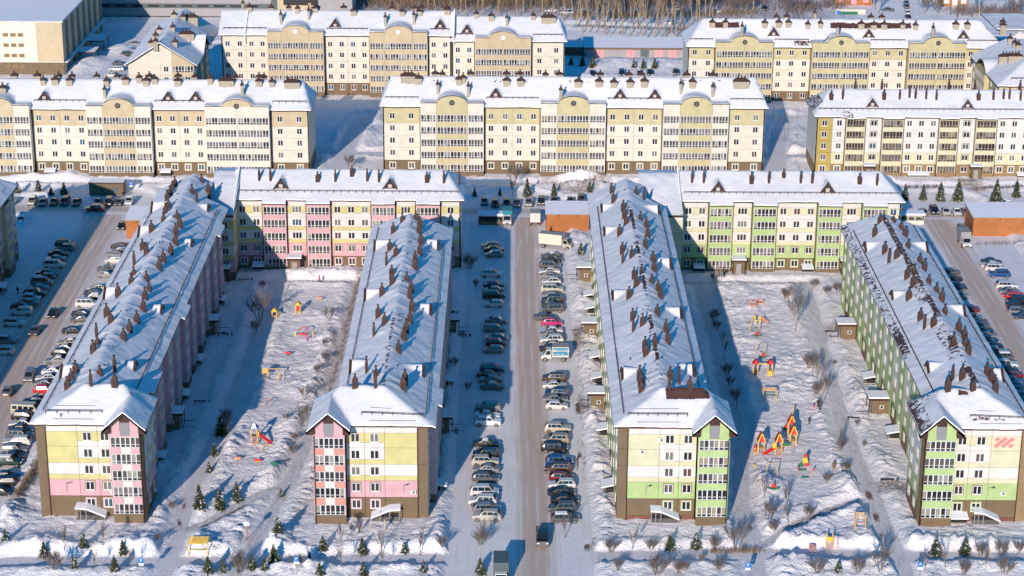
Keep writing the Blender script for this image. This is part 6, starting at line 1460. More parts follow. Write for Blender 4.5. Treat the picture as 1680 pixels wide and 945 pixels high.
tree_row(SH+BU, [(425.7,528,1.6),(418,550,.8),(367,700,1.5),(370,712,1.3),(372,688,1.3),(470,690,.8),(500,655,.7),(520,610,.9),(533,560,.8),(535,590,.8),(540,525,.7),(485,720,.9),(430,470,1.0),(498,690,.8)], 'in the left courtyard', 'small leafless shrub', 'shrubs in the left courtyard', 'bare_bush', 'bush')
tree_row(SH, [(770,440,2.0),(780,470,.9),(745,600,1.2),(768,640,1.0)], 'beside the shaded path right of the second wing', 'dark leafless bush', 'bushes right of the second wing', 'bare_bush', 'bush')
tree_row(['bushy0', 'young1'], cv(560, 0, 3, [(40,840,1.0),(850,915,1.4)])+cv(760, 290, 7, [(565,222,1.5)]), 'in front of the middle block', 'bare thin tree', 'bare trees before the middle block', 'bare_tree')
# tall trees behind
base = cv(920, 0, 5.907, [(35,190),(120,150),(145,260),(190,180),(215,320),(245,240),(285,315),(300,200),(340,320),(365,250),(380,280),(415,320),(435,335),(460,210),(490,330),(530,250),(570,330),(605,335),(630,190),(670,345),(700,240),(730,350),(760,260),(790,345),(835,370),(870,220),(905,370),(940,250),(970,370),(1015,370),(1040,200),(1070,320),(1120,365),(1150,260),(1190,270),(1230,190),(1270,240),(1310,210),(1350,250),(1400,200),(1440,190),(1475,170)])
tree_row(PO, base, 'of the stand behind the garages', 'tall bare poplar', 'tall bare poplars behind the garages', 'poplar_tree', s_=1.0)
tree_row(PO, [(705+i*13+random.uniform(-5, 5), 20+random.uniform(-9, 12), .8) for i in range(17)], 'in the strip at top centre', 'tall bare poplar', 'bare poplars at the top centre', 'poplar_tree')
tree_row(BI+BU, cv(1200, 0, 4.667, [(20,100,1.4),(100,95,1.6),(170,100,1.2),(350,70,1.6),(430,90,1.7),(545,85,1.4),(1120,110,1.7),(1090,70,1.2),(1480,95,1.5),(1580,100,1.5)])+[(1607,28,2.2),(1665,30,2.0),(1640,12,1.8),(640,14,1.4),(1010,18,1.4)], 'at the top right', 'bare spreading tree', 'bare trees at the top right', 'bare_tree')
# undergrowth nobody could count
th = MB(); rr = random.Random(5)
def thicket(u0, v0, u1, v1, n, h_, wdt, mt='twig'):
    x0, y0 = G(u0, v0); x1, y1 = G(u1, v1)
    for _ in range(n):
        f = rr.random(); x = x0+(x1-x0)*f+rr.gauss(0, wdt); y = y0+(y1-y0)*f+rr.gauss(0, wdt); z = gz(x, y); hh = h_*rr.uniform(.5, 1.2)
        for k in range(3):
            a = rr.uniform(0, 6.28); th.tube((x, y, z-.1), (x+math.cos(a)*hh*.3, y+math.sin(a)*hh*.3, z+hh), .02 if y < 500 else .05, .01 if y < 500 else .03, mt, 3)
thicket(590, 455, 535, 665, 420, .55, .35, 'dry_grass'); thicket(72, 755, 25, 825, 300, .8, .35, 'dry_grass'); thicket(1250, 905, 1165, 906, 160, .7, .3, 'dry_grass'); thicket(560, 640, 525, 690, 60, .5, .4, 'dry_grass')
thicket(1480, 308, 1545, 308, 120, .8, .3); thicket(1590, 315, 1680, 312, 160, .8, .3); thicket(1650, 470, 1690, 520, 130, .9, .5); thicket(1600, 402, 1680, 400, 90, .7, .4); thicket(958, 790, 948, 540, 120, .4, .3, 'dry_grass')
tag(th.build('dry_undergrowth'), 'dry brown grass and thin twigs poking through the snow', 'undergrowth')['kind'] = 'stuff'
th = MB()
thicket(600, 6, 930, 8, 1500, 3.4, 7, 'dry_grass'); thicket(930, 8, 1260, 4, 1300, 3.0, 6, 'twig'); thicket(930, 30, 1240, 24, 420, 1.8, 2.5, 'dry_grass'); thicket(1130, 60, 1225, 50, 400, 2.2, 5, 'dry_grass'); thicket(1290, 20, 1380, 10, 250, 2.5, 3, 'twig'); thicket(1560, 22, 1680, 26, 350, 2.6, 3, 'twig')
tag(th.build('brown_thicket'), 'brown leafless thicket filling the strip along the top edge', 'thicket')['kind'] = 'stuff'
# ------------------------------------------------------------------ playground equipment, signs, people
COLR = {'red': (.62, .03, .03), 'yellow': (.74, .50, .04), 'green': (.01, .15, .08)}
def at(u, v): return GP(u, v)
def prism(b, x0, x1, y0, y1, z0, z1, mt, mt2=None):
    """pitched roof with its gable towards -y"""
    xm = (x0+x1)/2
    b.quad([(x0, y0, z0), (x1, y0, z0), (xm, y0, z1)], mt2 or mt); b.quad([(x1, y1, z0), (x0, y1, z0), (xm, y1, z1)], mt2 or mt)
    b.quad([(x0, y0, z0), (xm, y0, z1), (xm, y1, z1), (x0, y1, z0)], mt); b.quad([(x1, y0, z0), (x1, y1, z0), (xm, y1, z1), (xm, y0, z1)], mt); b.quad([(x0, y0, z0), (x0, y1, z0), (x1, y1, z0), (x1, y0, z0)], mt)
def posts(t, x0, x1, y0, y1, h_, mt='wood_yellow', r=.07):
    for x in (x0, x1):
        for y in (y0, y1):
            b = MB(); b.box(x-r, x+r, y-r, y+r, -.1, h_, mt); b.build('post', t)
def tower(t, x, y, w_, h_, deck, rh, roofc='red', trim='yellow'):
    posts(t, x-w_/2, x+w_/2, y-w_/2, y+w_/2, h_)
    b = MB(); b.box(x-w_/2, x+w_/2, y-w_/2, y+w_/2, deck-.08, deck, 'wood_yellow'); b.build('deck', t)
    e = .2; b = MB(); prism(b, x-w_/2-e, x+w_/2+e, y-w_/2-e, y+w_/2+e, h_, h_+rh, roofc); ro = b.build('roof', t)
    b = MB()
    for s_ in (-1, 1):
        xo = x+s_*(w_/2+e); b.hexa([(min(xo, xo-s_*.22), y-w_/2-e-.07, h_-.08), (max(xo, xo-s_*.22), y-w_/2-e-.07, h_-.08), (max(xo, xo-s_*.22), y-w_/2-e-.01, h_-.08), (min(xo, xo-s_*.22), y-w_/2-e-.01, h_-.08),
                                     (x-.1, y-w_/2-e-.07, h_+rh+.12), (x+.1, y-w_/2-e-.07, h_+rh+.12), (x+.1, y-w_/2-e-.01, h_+rh+.12), (x-.1, y-w_/2-e-.01, h_+rh+.12)], trim)
    b.build('barge_board', ro)
def slide(t, x, y, z, dx, dy, L, mt):
    b = MB(); d = Vector((dx, dy, 0)).normalized(); n = Vector((-d.y, d.x, 0)); p = Vector((x, y, z)); q = p+d*L+Vector((0, 0, .25-z))
    for o0, o1, hh in ((-.3, .3, .05), (-.34, -.28, .25), (.28, .34, .25)):
        b.hexa([tuple(p+n*o0), tuple(q+n*o0), tuple(q+n*o1), tuple(p+n*o1), tuple(p+n*o0+Vector((0, 0, hh))), tuple(q+n*o0+Vector((0, 0, hh))), tuple(q+n*o1+Vector((0, 0, hh))), tuple(p+n*o1+Vector((0, 0, hh)))], mt)
    b.build('slide', t)
# castle with four towers
x, y, z = at(1277, 742); t = thing('play_castle', 'wooden castle playset of four towers with red and yellow pointed roofs', 'playset', (x, y, z-.1))
P0 = (x, y)
for u, v in ((1248.8, 745), (1277.6, 747), (1301.3, 733), (1298, 716)):
    a = at(u, v); tower(t, a[0]-P0[0], a[1]-P0[1]+.6, 1.0, 2.5, 1.2, 1.5)
a = at(1277.6, 747); ax, ay = a[0]-P0[0], a[1]-P0[1]
b = MB(); b.box(ax-1.1, ax-.55, ay+.1, ay+.2, 1.3, 2.3, 'yellow'); b.build('panel', t); slide(t, ax-.6, ay+.4, 1.25, -1, -.4, 2.2, 'red')
b = MB(); b.box(ax+.6, ax+1.9, ay+1.3, ay+1.9, 1.1, 1.18, 'wood_yellow'); b.box(ax+.6, ax+1.9, ay+1.3, ay+1.35, 1.18, 1.8, 'play_green'); b.build('bridge', t)
b = MB(); [b.box(ax-.4, ax+.4, ay-.35, ay-.3, .25+.3*k, .33+.3*k, 'coral') for k in range(4)]; b.build('ladder', t)
for k, (dx, dy) in enumerate(((-2.9, .1), (2.4, .3))):
    b = MB(); [b.box(ax+dx-.35, ax+dx+.35, ay+dy-.1, ay+dy-.05, .2+.28*j, .26+.28*j, 'mid_grey') for j in range(4)]; b.build('ladder', t)
x, y, z = at(1251, 616); t = thing('play_tower_pair', 'two red-roofed play towers joined by a yellow beam, at the shadow edge', 'playset', (x, y, z-.1))
tower(t, -1.3, .5, .8, 2.3, 1.0, .8, 'red', 'red'); tower(t, 1.4, .5, .8, 2.3, 1.0, .8, 'red', 'red')
b = MB(); b.box(-1.0, 1.1, .35, .5, 2.1, 2.3, 'yellow'); b.build('beam', t); b = MB(); b.box(1.0, 1.75, -.35, .1, .1, 1.0, 'yellow'); b.build('slide', t); b = MB(); b.box(-1.6, -1.0, -.1, .0, .1, 1.2, 'black'); b.build('panel', t)
x, y, z = at(1243.5, 530); t = thing('small_playset', 'low playset with yellow panels and small orange slide near the far end', 'playset', (x, y, z-.1)); posts(t, -.9, .9, 0, 1.2, 1.5, 'coral', .05)
b = MB(); b.box(-1, -.5, -.05, .02, .4, 1.6, 'yellow'); b.box(.1, .6, -.05, .02, .3, 1.4, 'yellow'); b.build('panel', t); slide(t, .8, .2, 1.0, 1, -.5, 1.4, 'coral'); slide(t, -.3, .1, .8, -.5, -1, 1.1, 'white_frame')
b = MB(); b.lathe((-1.7, .3, .1), [(.5, 0), (.45, .05)], 'ochre_brown', 12); b.build('hoop', t)
def benchset(u, v, label):
    x, y, z = at(u, v); t = thing('painted_bench', label, 'bench', (x, y, z-.05))
    b = MB(); b.box(-.7, .7, -.2, .2, .42, .5, 'red'); b.build('seat', t); b = MB(); b.box(-.75, .75, .35, .41, .75, 1.05, 'coral'); b.build('backrest', t)
    for xx in (-.6, .6): b = MB(); b.box(xx-.05, xx+.05, -.15, .4, -.1, .75, 'yellow'); b.build('leg', t)
benchset(1235, 502, 'red painted play bench at the far end of the right courtyard'); benchset(1246.5, 499, 'small painted bench just right of the red one')
def seesaw(u, v, label, sc_=1.0):
    """A-frame with a green crescent seat and a red triangle"""
    x, y, z = at(u, v); t = thing('spring_rocker', label, 'play equipment', (x, y, z-.05)); t.scale = (sc_, sc_, sc_)
    b = MB(); n = 8
    for k in range(n):
        a0, a1 = -.9+1.8*k/n, -.9+1.8*(k+1)/n; zz = lambda a: .35+.22*a*a
        b.hexa([(a0, -.2, zz(a0)-.2+.1*abs(a0)), (a1, -.2, zz(a1)-.2+.1*abs(a1)), (a1, .2, zz(a1)-.2+.1*abs(a1)), (a0, .2, zz(a0)-.2+.1*abs(a0)), (a0, -.2, zz(a0)), (a1, -.2, zz(a1)), (a1, .2, zz(a1)), (a0, .2, zz(a0))], 'play_green')
    b.build('seat', t); b = MB(); b.quad([(-.35, -.12, .5), (.35, -.12, .5), (0, -.12, 1.35)], 'red'); b.quad([(-.35, .12, .5), (0, .12, 1.35), (.35, .12, .5)], 'red'); b.quad([(-.35, -.12, .5), (0, -.12, 1.35), (0, .12, 1.35), (-.35, .12, .5)], 'red'); b.quad([(.35, -.12, .5), (.35, .12, .5), (0, .12, 1.35), (0, -.12, 1.35)], 'red'); b.build('sail', t)
    for xx in (-.7, .7): b = MB(); b.tube((xx, 0, -.1), (xx*.5, 0, 1.25), .04, .04, 'wood_yellow', 5); b.build('post', t)
seesaw(1242, 553, 'green rocker with red triangle behind the two red-roofed towers, farther one'); seesaw(1252, 589, 'green rocker with red triangle close behind the two red-roofed towers')
seesaw(1269, 800, 'green rocker with red triangle alone left of the courtyard centre', 1.1); seesaw(1290, 706, 'green rocker with red triangle behind the wooden castle')
def swing(u, v, label, col='wood_yellow', w_=1.0, h_=2.1):
    x, y, z = at(u, v); t = thing('swing_frame', label, 'play equipment', (x, y, z-.05))
    for s_ in (-1, 1): b = MB(); b.tube((s_*w_, -.5, -.1), (s_*w_*.7, 0, h_), .05, .05, col, 5); b.tube((s_*w_, .5, -.1), (s_*w_*.7, 0, h_), .05, .05, col, 5); b.build('leg', t)
    b = MB(); b.tube((-w_*.75, 0, h_), (w_*.75, 0, h_), .05, .05, col, 5); b.build('crossbar', t)
    b = MB(); b.box(-.25, .25, -.12, .12, .5, .56, 'play_green'); b.tube((-.22, 0, .55), (-.22, 0, h_), .012, .012, 'dark_grey', 3); b.tube((.22, 0, .55), (.22, 0, h_), .012, .012, 'dark_grey', 3); b.build('seat', t)
swing(1238.5, 543, 'small swing frame beyond the farther green rocker'); swing(1248, 580, 'small swing frame beside the nearer green rocker'); swing(1266, 780, 'swing frame behind the lone green rocker')
def rungframe(u, v, w_, d_, h_, label, bars=5, mt='wood_yellow', name='jungle_gym', deck=None):
    x, y, z = at(u, v); t = thing(name, label, 'play equipment', (x, y, z-.05)); posts(t, -w_/2, w_/2, 0, d_, h_, mt, .06)
    b = MB()
    for k in range(bars): b.box(-w_/2, w_/2, d_*k/(bars-1)-.04, d_*k/(bars-1)+.04, h_, h_+.09, mt)
    for k in range(bars): b.box(-w_/2+w_*k/(bars-1)-.03, -w_/2+w_*k/(bars-1)+.03, 0, d_, h_-.1, h_, mt)
    b.build('top_bars', t)
    b = MB(); b.box(-w_/2, w_/2, -.04, .04, h_*.5, h_*.5+.1, deck or mt); b.box(-w_/2, w_/2, d_-.04, d_+.04, h_*.5, h_*.5+.1, deck or mt); b.build('rail', t)
rungframe(1263, 657, 2.4, 1.5, 2.0, 'wooden climbing frame with green net below the two red-roofed towers', 4, deck='play_green')
rungframe(324, 897, 2.9, 2.3, 2.1, 'yellow slatted pergola on the snow mound below the left courtyard', 7, 'yellow', 'pergola')
rungframe(1411, 872, 1.5, 1.3, 2.3, 'wooden climbing frame with pink rail near the right path', 4, deck='coral')
x, y, z = at(1361, 902); t = thing('climbing_tower', 'yellow and red ladder tower beside the snow bank at lower right', 'play equipment', (x, y, z-.1)); posts(t, -.45, .45, 0, .8, 2.7, 'wood_yellow', .06)
b = MB(); b.box(-.4, .4, -.05, 0, 1.5, 2.3, 'yellow'); b.build('panel', t); b = MB(); [b.box(-.42, .42, -.04, .02, .2+.3*k, .27+.3*k, 'coral') for k in range(4)]; b.build('ladder', t)
b = MB(); [b.tube((1.2+.05*math.sin(k), .2, k*.35), (1.2+.05*math.sin(k+1), .2, k*.35+.35), .05, .05, 'garage_pink', 5) for k in range(6)]; b.tube((.45, .2, 2.1), (1.2, .2, 2.1), .04, .04, 'garage_pink', 4); b.build('climbing_pole', t)
rungframe(1333, 897, .8, .5, 1.1, 'tiny red and yellow frame left of the ladder tower', 3, 'coral')
# spring set red yellow green
x, y, z = at(1320, 766); t = thing('parrot_seesaw', 'red, yellow and green play figure standing on the open snow', 'play equipment', (x, y, z-.05))
b = MB(); b.lathe((.1, 0, 1.75), [(.12, 0), (.33, .12), (.36, .35), (.2, .6), (.05, .66)], 'red', 10); b.build('head', t)
b = MB(); b.hexa([(.05, -.12, .2), (.75, -.12, .3), (.75, .12, .3), (.05, .12, .2), (-.3, -.12, 1.2), (.5, -.12, 1.2), (.5, .12, 1.2), (-.3, .12, 1.2)], 'red'); b.build('tail', t)
b = MB(); b.hexa([(-.35, -.15, .75), (.55, -.15, .85), (.55, .15, .85), (-.35, .15, .75), (-.4, -.15, 1.75), (.3, -.15, 1.8), (.3, .15, 1.8), (-.4, .15, 1.75)], 'yellow'); b.build('body', t)
b = MB(); b.quad([(-1.3, -.05, .15), (-.2, -.05, .1), (-.4, -.05, 1.1)], 'play_green'); b.quad([(-1.3, .05, .15), (-.4, .05, 1.1), (-.2, .05, .1)], 'play_green'); b.build('wing', t)
for u, v, l in ((1306.8, 779, 'left'), (1332.5, 779, 'right')):
    x, y, z = at(u, v); t = thing('balance_post', 'slanted red and yellow post %s of the play figure' % l, 'play equipment', (x, y, z)); b = MB(); b.tube((0, 0, -.1), (.15, 0, .9), .09, .09, 'wood_yellow', 6); b.build('post', t); b = MB(); b.tube((.15, 0, .9), (.22, 0, 1.35), .12, .1, 'red', 6); b.build('head', t)
for u, v, l in ((1317, 771, 'nearer the play figure'), (1321, 783, 'farther below the play figure')):
    x, y, z = at(u, v); b = MB(); [b.hexa([(-.6+.3*k, -.15, .05+.03*k), (-.3+.3*k, -.15, .05+.03*k), (-.3+.3*k, .15, .05), (-.6+.3*k, .15, .05), (-.6+.3*k, -.15, .3-.08*abs(k-1.5)), (-.3+.3*k, -.15, .3-.08*abs(k-.5)), (-.3+.3*k, .15, .28), (-.6+.3*k, .15, .28)], 'play_green') for k in range(4)]; tag(b.build('play_log', None, (x, y, z-.05)), 'low dark green play log, %s' % l, 'play equipment')
def pillar(u, v, label, L, name='totem_post'):
    x, y, z = at(u, v); t = thing(name, label, 'play equipment', (x, y, z-.1)); zz = 0
    for k, (m_, h_, r) in enumerate(L): b = MB(); b.lathe((0, 0, zz), [(r, 0), (r*1.1, h_*.5), (r*.9, h_)], m_, 8); b.build('segment', t); zz += h_
pillar(1238, 743, 'short red and yellow totem left of the wooden castle', [('yellow', .4, .2), ('red', .35, .22), ('yellow', .3, .18), ('red', .35, .22)])
pillar(1301, 682, 'tall plain wooden post behind the wooden castle', [('wood_yellow', 1.0, .14), ('wood_yellow', .9, .13)], 'wooden_post')
pillar(1368, 768, 'small dark brown carved figure beside the bare bush', [('ochre_brown', .5, .25), ('brown_cladding', .6, .3), ('brown_cladding', .3, .18)], 'carved_figure')
pillar(1238, 765, 'small yellow bollard on the snow bank edge', [('yellow', .4, .2)], 'bollard')
# left courtyard
x, y, z = at(453, 523); t = thing('play_house', 'yellow gabled play frame with red panel at the far left playground', 'playset', (x, y, z-.1)); tower(t, -.3, .5, .9, 1.5, .5, .6, 'yellow', 'yellow'); b = MB(); b.box(-1.1, -.75, .3, .4, .5, 1.0, 'red'); b.build('panel', t); b = MB(); b.box(.2, 1.2, .6, .75, .9, 1.1, 'ochre_brown'); b.build('beam', t)
x, y, z = at(489, 515); t = thing('play_house', 'yellow gabled play tower with red door at the far left playground', 'playset', (x, y, z-.1)); tower(t, 0, .5, .9, 1.9, .6, .6, 'yellow', 'yellow'); b = MB(); b.box(-.3, .35, .0, .06, .8, 1.7, 'red'); b.build('panel', t)
x, y, z = at(498.5, 551); t = thing('arch_bench', 'red bench under a round red arch with yellow side figures', 'play equipment', (x, y, z-.05)); b = MB(); b.box(-.9, .6, -.25, .15, .25, .5, 'red'); b.build('seat', t)
b = MB(); n = 12; [b.tube((math.cos(math.pi*k/n)*.75, .3, .8+math.sin(math.pi*k/n)*.9), (math.cos(math.pi*(k+1)/n)*.75, .3, .8+math.sin(math.pi*(k+1)/n)*.9), .09, .09, 'red', 5) for k in range(n)]; b.tube((-.75, .3, 0), (-.75, .3, .8), .05, .05, 'white_frame', 4); b.tube((.75, .3, 0), (.75, .3, .8), .05, .05, 'coral', 4); b.build('arch', t)
for s_ in (-1, 1): b = MB(); b.quad([(s_*1.5, 0, 0), (s_*1.9, 0, 0), (s_*1.7, 0, 1.1)], 'yellow'); b.quad([(s_*1.5, .15, 0), (s_*1.7, .15, 1.1), (s_*1.9, .15, 0)], 'yellow'); b.quad([(s_*1.5, 0, 0), (s_*1.7, 0, 1.1), (s_*1.7, .15, 1.1), (s_*1.5, .15, 0)], 'red'); b.build('side_figure', t)
x, y, z = at(435.5, 616); t = thing('monkey_bars', 'pale yellow hut with long horizontal bars at the shadow edge', 'playset', (x, y, z-.1)); posts(t, -.45, .45, 0, .9, 1.6, 'wood_yellow', .05); b = MB(); b.box(-.55, .55, -.08, .95, 1.0, 1.95, 'wood_yellow', 'snow_cap'); b.build('cabin', t)
b = MB(); b.box(.5, 2.7, .2, .3, 1.65, 1.8, 'wood_yellow'); b.box(2.4, 2.55, -1.2, .3, 1.6, 1.7, 'wood_yellow'); b.build('bar', t)
for xx, yy in ((2.45, .2), (2.45, -1.2), (3.3, -.4)): b = MB(); b.box(xx-.06, xx+.06, yy-.06, yy+.06, 0, 1.7, 'wood_yellow'); b.build('post', t)
def gate(u, v, w_, h_, label, mt):
    x, y, z = at(u, v); t = thing('bar_frame', label, 'play equipment', (x, y, z-.05))
    for s_ in (-1, 1): b = MB(); b.box(s_*w_/2-.05, s_*w_/2+.05, -.05, .05, -.1, h_, mt); b.build('post', t)
    b = MB(); b.box(-w_/2, w_/2, -.04, .04, h_-.08, h_, mt); b.build('crossbar', t)
gate(438.5, 667, 1.0, 1.5, 'thin red bar frame above the slide tower', 'coral'); gate(437, 739, 1.4, .9, 'low yellow bar frame below the slide tower', 'yellow')
x, y, z = at(418, 728); t = thing('slide_tower', 'yellow slide tower with snowy blue roof and red slide', 'playset', (x, y, z-.1)); posts(t, -.55, .45, 0, 1.0, 3.0)
b = MB(); b.hexa([(-.75, -.2, 3.0), (.65, -.2, 3.0), (.65, 1.2, 3.0), (-.75, 1.2, 3.0), (-.25, .3, 3.7), (.15, .3, 3.7), (.15, .7, 3.7), (-.25, .7, 3.7)], 'blue_sign', 'snow_cap'); b.hexa([(-.5, -.22, 3.1), (.4, -.22, 3.1), (.4, .9, 3.1), (-.5, .9, 3.1), (-.25, .1, 3.85), (.15, .1, 3.85), (.15, .6, 3.85), (-.25, .6, 3.85)], 'snow_cap'); b.build('roof', t)
b = MB(); b.box(-.55, .45, 0, 1.0, 1.5, 1.58, 'ochre_brown'); b.build('deck', t); b = MB(); b.box(.45, .75, .1, .9, 1.6, 2.4, 'yellow'); b.build('panel', t); slide(t, .7, .5, 1.7, 1, -.25, 2.2, 'red'); b = MB(); [b.box(-.5, .4, -.12-.1*(4-k), -.05-.1*(4-k), .15+.3*k, .22+.3*k, 'coral') for k in range(5)]; b.build('ladder', t)
def rocker(u, v, label, c1, c2):
    x, y, z = at(u, v); t = thing('spring_rider', label, 'play equipment', (x, y, z-.05)); b = MB(); b.lathe((0, 0, 0), [(.12, 0), (.15, .2), (.1, .35)], 'dark_grey', 8); b.build('spring', t)
    b = MB(); b.hexa([(-.5, -.1, .45), (.5, -.1, .45), (.5, .1, .45), (-.5, .1, .45), (-.65, -.1, .85), (.7, -.1, .75), (.7, .1, .75), (-.65, .1, .85)], c1); b.build('body', t); b = MB(); b.box(-.3, .35, -.14, .14, .32, .46, c2); b.build('seat', t)
rocker(423, 760, 'red and yellow spring rider beside the footprints', 'red', 'yellow'); rocker(449.6, 767, 'small green spring rider near the snow bank', 'play_green', 'play_green'); rocker(389.6, 754, 'small orange spring rider half buried left of the footprints', 'coral', 'yellow'); rocker(472, 584, 'small red spring rider in the middle of the left playground', 'red', 'dark_grey')
rocker(524.5, 493, 'small orange spring rider by the far bend of the path', 'coral', 'yellow')
# basketball stand
x, y, z = at(405.5, 888); t = thing('basketball_stand', 'basketball stand with round white backboard at lower left', 'basketball hoop', (x, y, z-.05))
for p_, m_ in (((-.6, -.2), 'wood_yellow'), ((.55, -.1), 'red'), ((0, .7), 'play_green')): b = MB(); b.tube((p_[0], p_[1], -.1), (0, 0, 2.6), .045, .04, m_, 5); b.build('leg', t)
b = MB(); n = 20; b.quad([(math.cos(2*math.pi*k/n)*.48, -.12, 3.0+math.sin(2*math.pi*k/n)*.48) for k in range(n)], 'white_frame'); b.quad([(math.cos(2*math.pi*k/n)*.48, -.07, 3.0+math.sin(2*math.pi*k/n)*.48) for k in reversed(range(n))], 'white_frame')
for k in range(n): a0, a1 = 2*math.pi*k/n, 2*math.pi*(k+1)/n; b.quad([(math.cos(a0)*.48, -.12, 3+math.sin(a0)*.48), (math.cos(a1)*.48, -.12, 3+math.sin(a1)*.48), (math.cos(a1)*.48, -.07, 3+math.sin(a1)*.48), (math.cos(a0)*.48, -.07, 3+math.sin(a0)*.48)], 'white_frame')
b.build('backboard', t); b = MB(); [b.tube((math.cos(2*math.pi*k/10)*.2, -.36+math.sin(2*math.pi*k/10)*.2, 2.75), (math.cos(2*math.pi*(k+1)/10)*.2, -.36+math.sin(2*math.pi*(k+1)/10)*.2, 2.75), .02, .02, 'play_green', 4) for k in range(10)]; b.build('hoop', t)
# parking signs: white P on blue, white plate below
def textmesh(body, size, m_):
    cu = bpy.data.curves.new('lettering', 'FONT'); cu.body = body; cu.size = size; cu.align_x = 'CENTER'; cu.align_y = 'CENTER'; cu.extrude = .004; cu.offset = size*.02
    tmp = bpy.data.objects.new('tmp', cu); COL.objects.link(tmp); bpy.context.view_layer.update()
    me = bpy.data.meshes.new_from_object(tmp.evaluated_get(bpy.context.evaluated_depsgraph_get())); bpy.data.objects.remove(tmp); me.materials.clear(); me.materials.append(MAT[m_]); return me
PM = textmesh('P', .62, 'white_frame')
for u, v, lab in ((233, 951, 'blue parking sign leftmost along the bottom edge'), (487, 952, 'blue parking sign second from the left along the bottom'), (1226, 954, 'blue parking sign below the central wing, bottom edge'), (1508, 953, 'blue parking sign rightmost along the bottom edge'), (216, 319, 'blue parking sign behind the kiosk beyond the cross street')):
    x, y = G(u, v); z = gz(x, y); t = thing('parking_sign', lab, 'road sign', (x, y, z)); b = MB(); b.tube((0, .03, -.2), (0, .03, 3.0), .035, .035, 'mid_grey', 6); b.build('pole', t)
    b = MB(); b.box(-.38, .38, -.03, 0, 2.3, 3.06, 'blue_sign'); b.build('sign_plate', t); b = MB(); b.box(-.38, .38, -.03, 0, 1.85, 2.25, 'white_frame'); b.build('lower_plate', t)
    o = link('lettering', PM, t, (0, -.036, 2.68)); o.rotation_euler = (math.pi/2, 0, 0)
x, y, z = at(138.4, 360); t = thing('road_sign', 'small crimson sign on a post in the shaded snow at left', 'road sign', (x, y, z)); b = MB(); b.tube((0, 0, -.1), (0, 0, 2.4), .04, .04, 'dark_grey', 5); b.build('pole', t); b = MB(); b.box(-.6, .6, -.05, -.01, 2.0, 2.5, 'garage_pink'); b.build('sign_plate', t)
# fences
def fence(pts, label, h_=1.9, step=2.5):
    t = thing('wire_fence', label, 'fence', (pts[0][0], pts[0][1], 0)); o0 = Vector((pts[0][0], pts[0][1], 0))
    for a, c in zip(pts[:-1], pts[1:]):
        a = Vector((a[0], a[1], 0)); c = Vector((c[0], c[1], 0)); n = max(1, int((c-a).length/step))
        for k in range(n): p = a.lerp(c, k/n)-o0; b = MB(); b.box(p.x-.05, p.x+.05, p.y-.05, p.y+.05, 0, h_, 'dark_grey'); b.build('post', t)
        b = MB(); 
        for zz in (.5, 1.1, h_-.1): b.tube(a-o0+Vector((0, 0, zz)), c-o0+Vector((0, 0, zz)), .03, .03, 'dark_grey', 3)
        b.build('rails', t)
fence(px((1130, 106), (1010, 104), (935, 106)), 'thin wire fence running before the garages'); fence(px((1268, 196), (1326, 197)), 'grey wire fence between the two blocks, farther one', 3.2); fence(px((1266, 232), (1326, 233)), 'grey wire fence between the two blocks, nearer one', 3.6)
# benches by the entrances
def bench(u, v, label):
    x, y, z = at(u, v); t = thing('bench', label, 'bench', (x, y, z)); b = MB(); b.box(-1.1, 1.1, -.2, .2, .38, .46, 'dark_brown', 'dark_brown'); b.build('seat', t)
    for xx in (-.9, .9): b = MB(); b.box(xx-.06, xx+.06, -.18, .18, -.1, .38, 'dark_grey'); b.build('leg', t)
    b = MB(); b.lathe((1.7, 0, -.05), [(.16, 0), (.2, .3), (.18, .6)], 'dark_grey', 8); b.build('litter_bin', t)
bench(366, 551, 'dark bench by the middle entrance of the leftmost wing'); bench(328, 662, 'dark bench by the nearest entrance of the leftmost wing'); bench(400, 461, 'dark bench in the far corner of the left courtyard'); bench(757, 552, 'dark bench on the shaded path right of the second wing')
bench(1362, 546, 'snowy bench beside the far porch of the rightmost wing'); bench(1400, 688, 'dark bench beside the near porch of the rightmost wing'); bench(1455, 790, 'dark bench near the end bay of the rightmost wing')
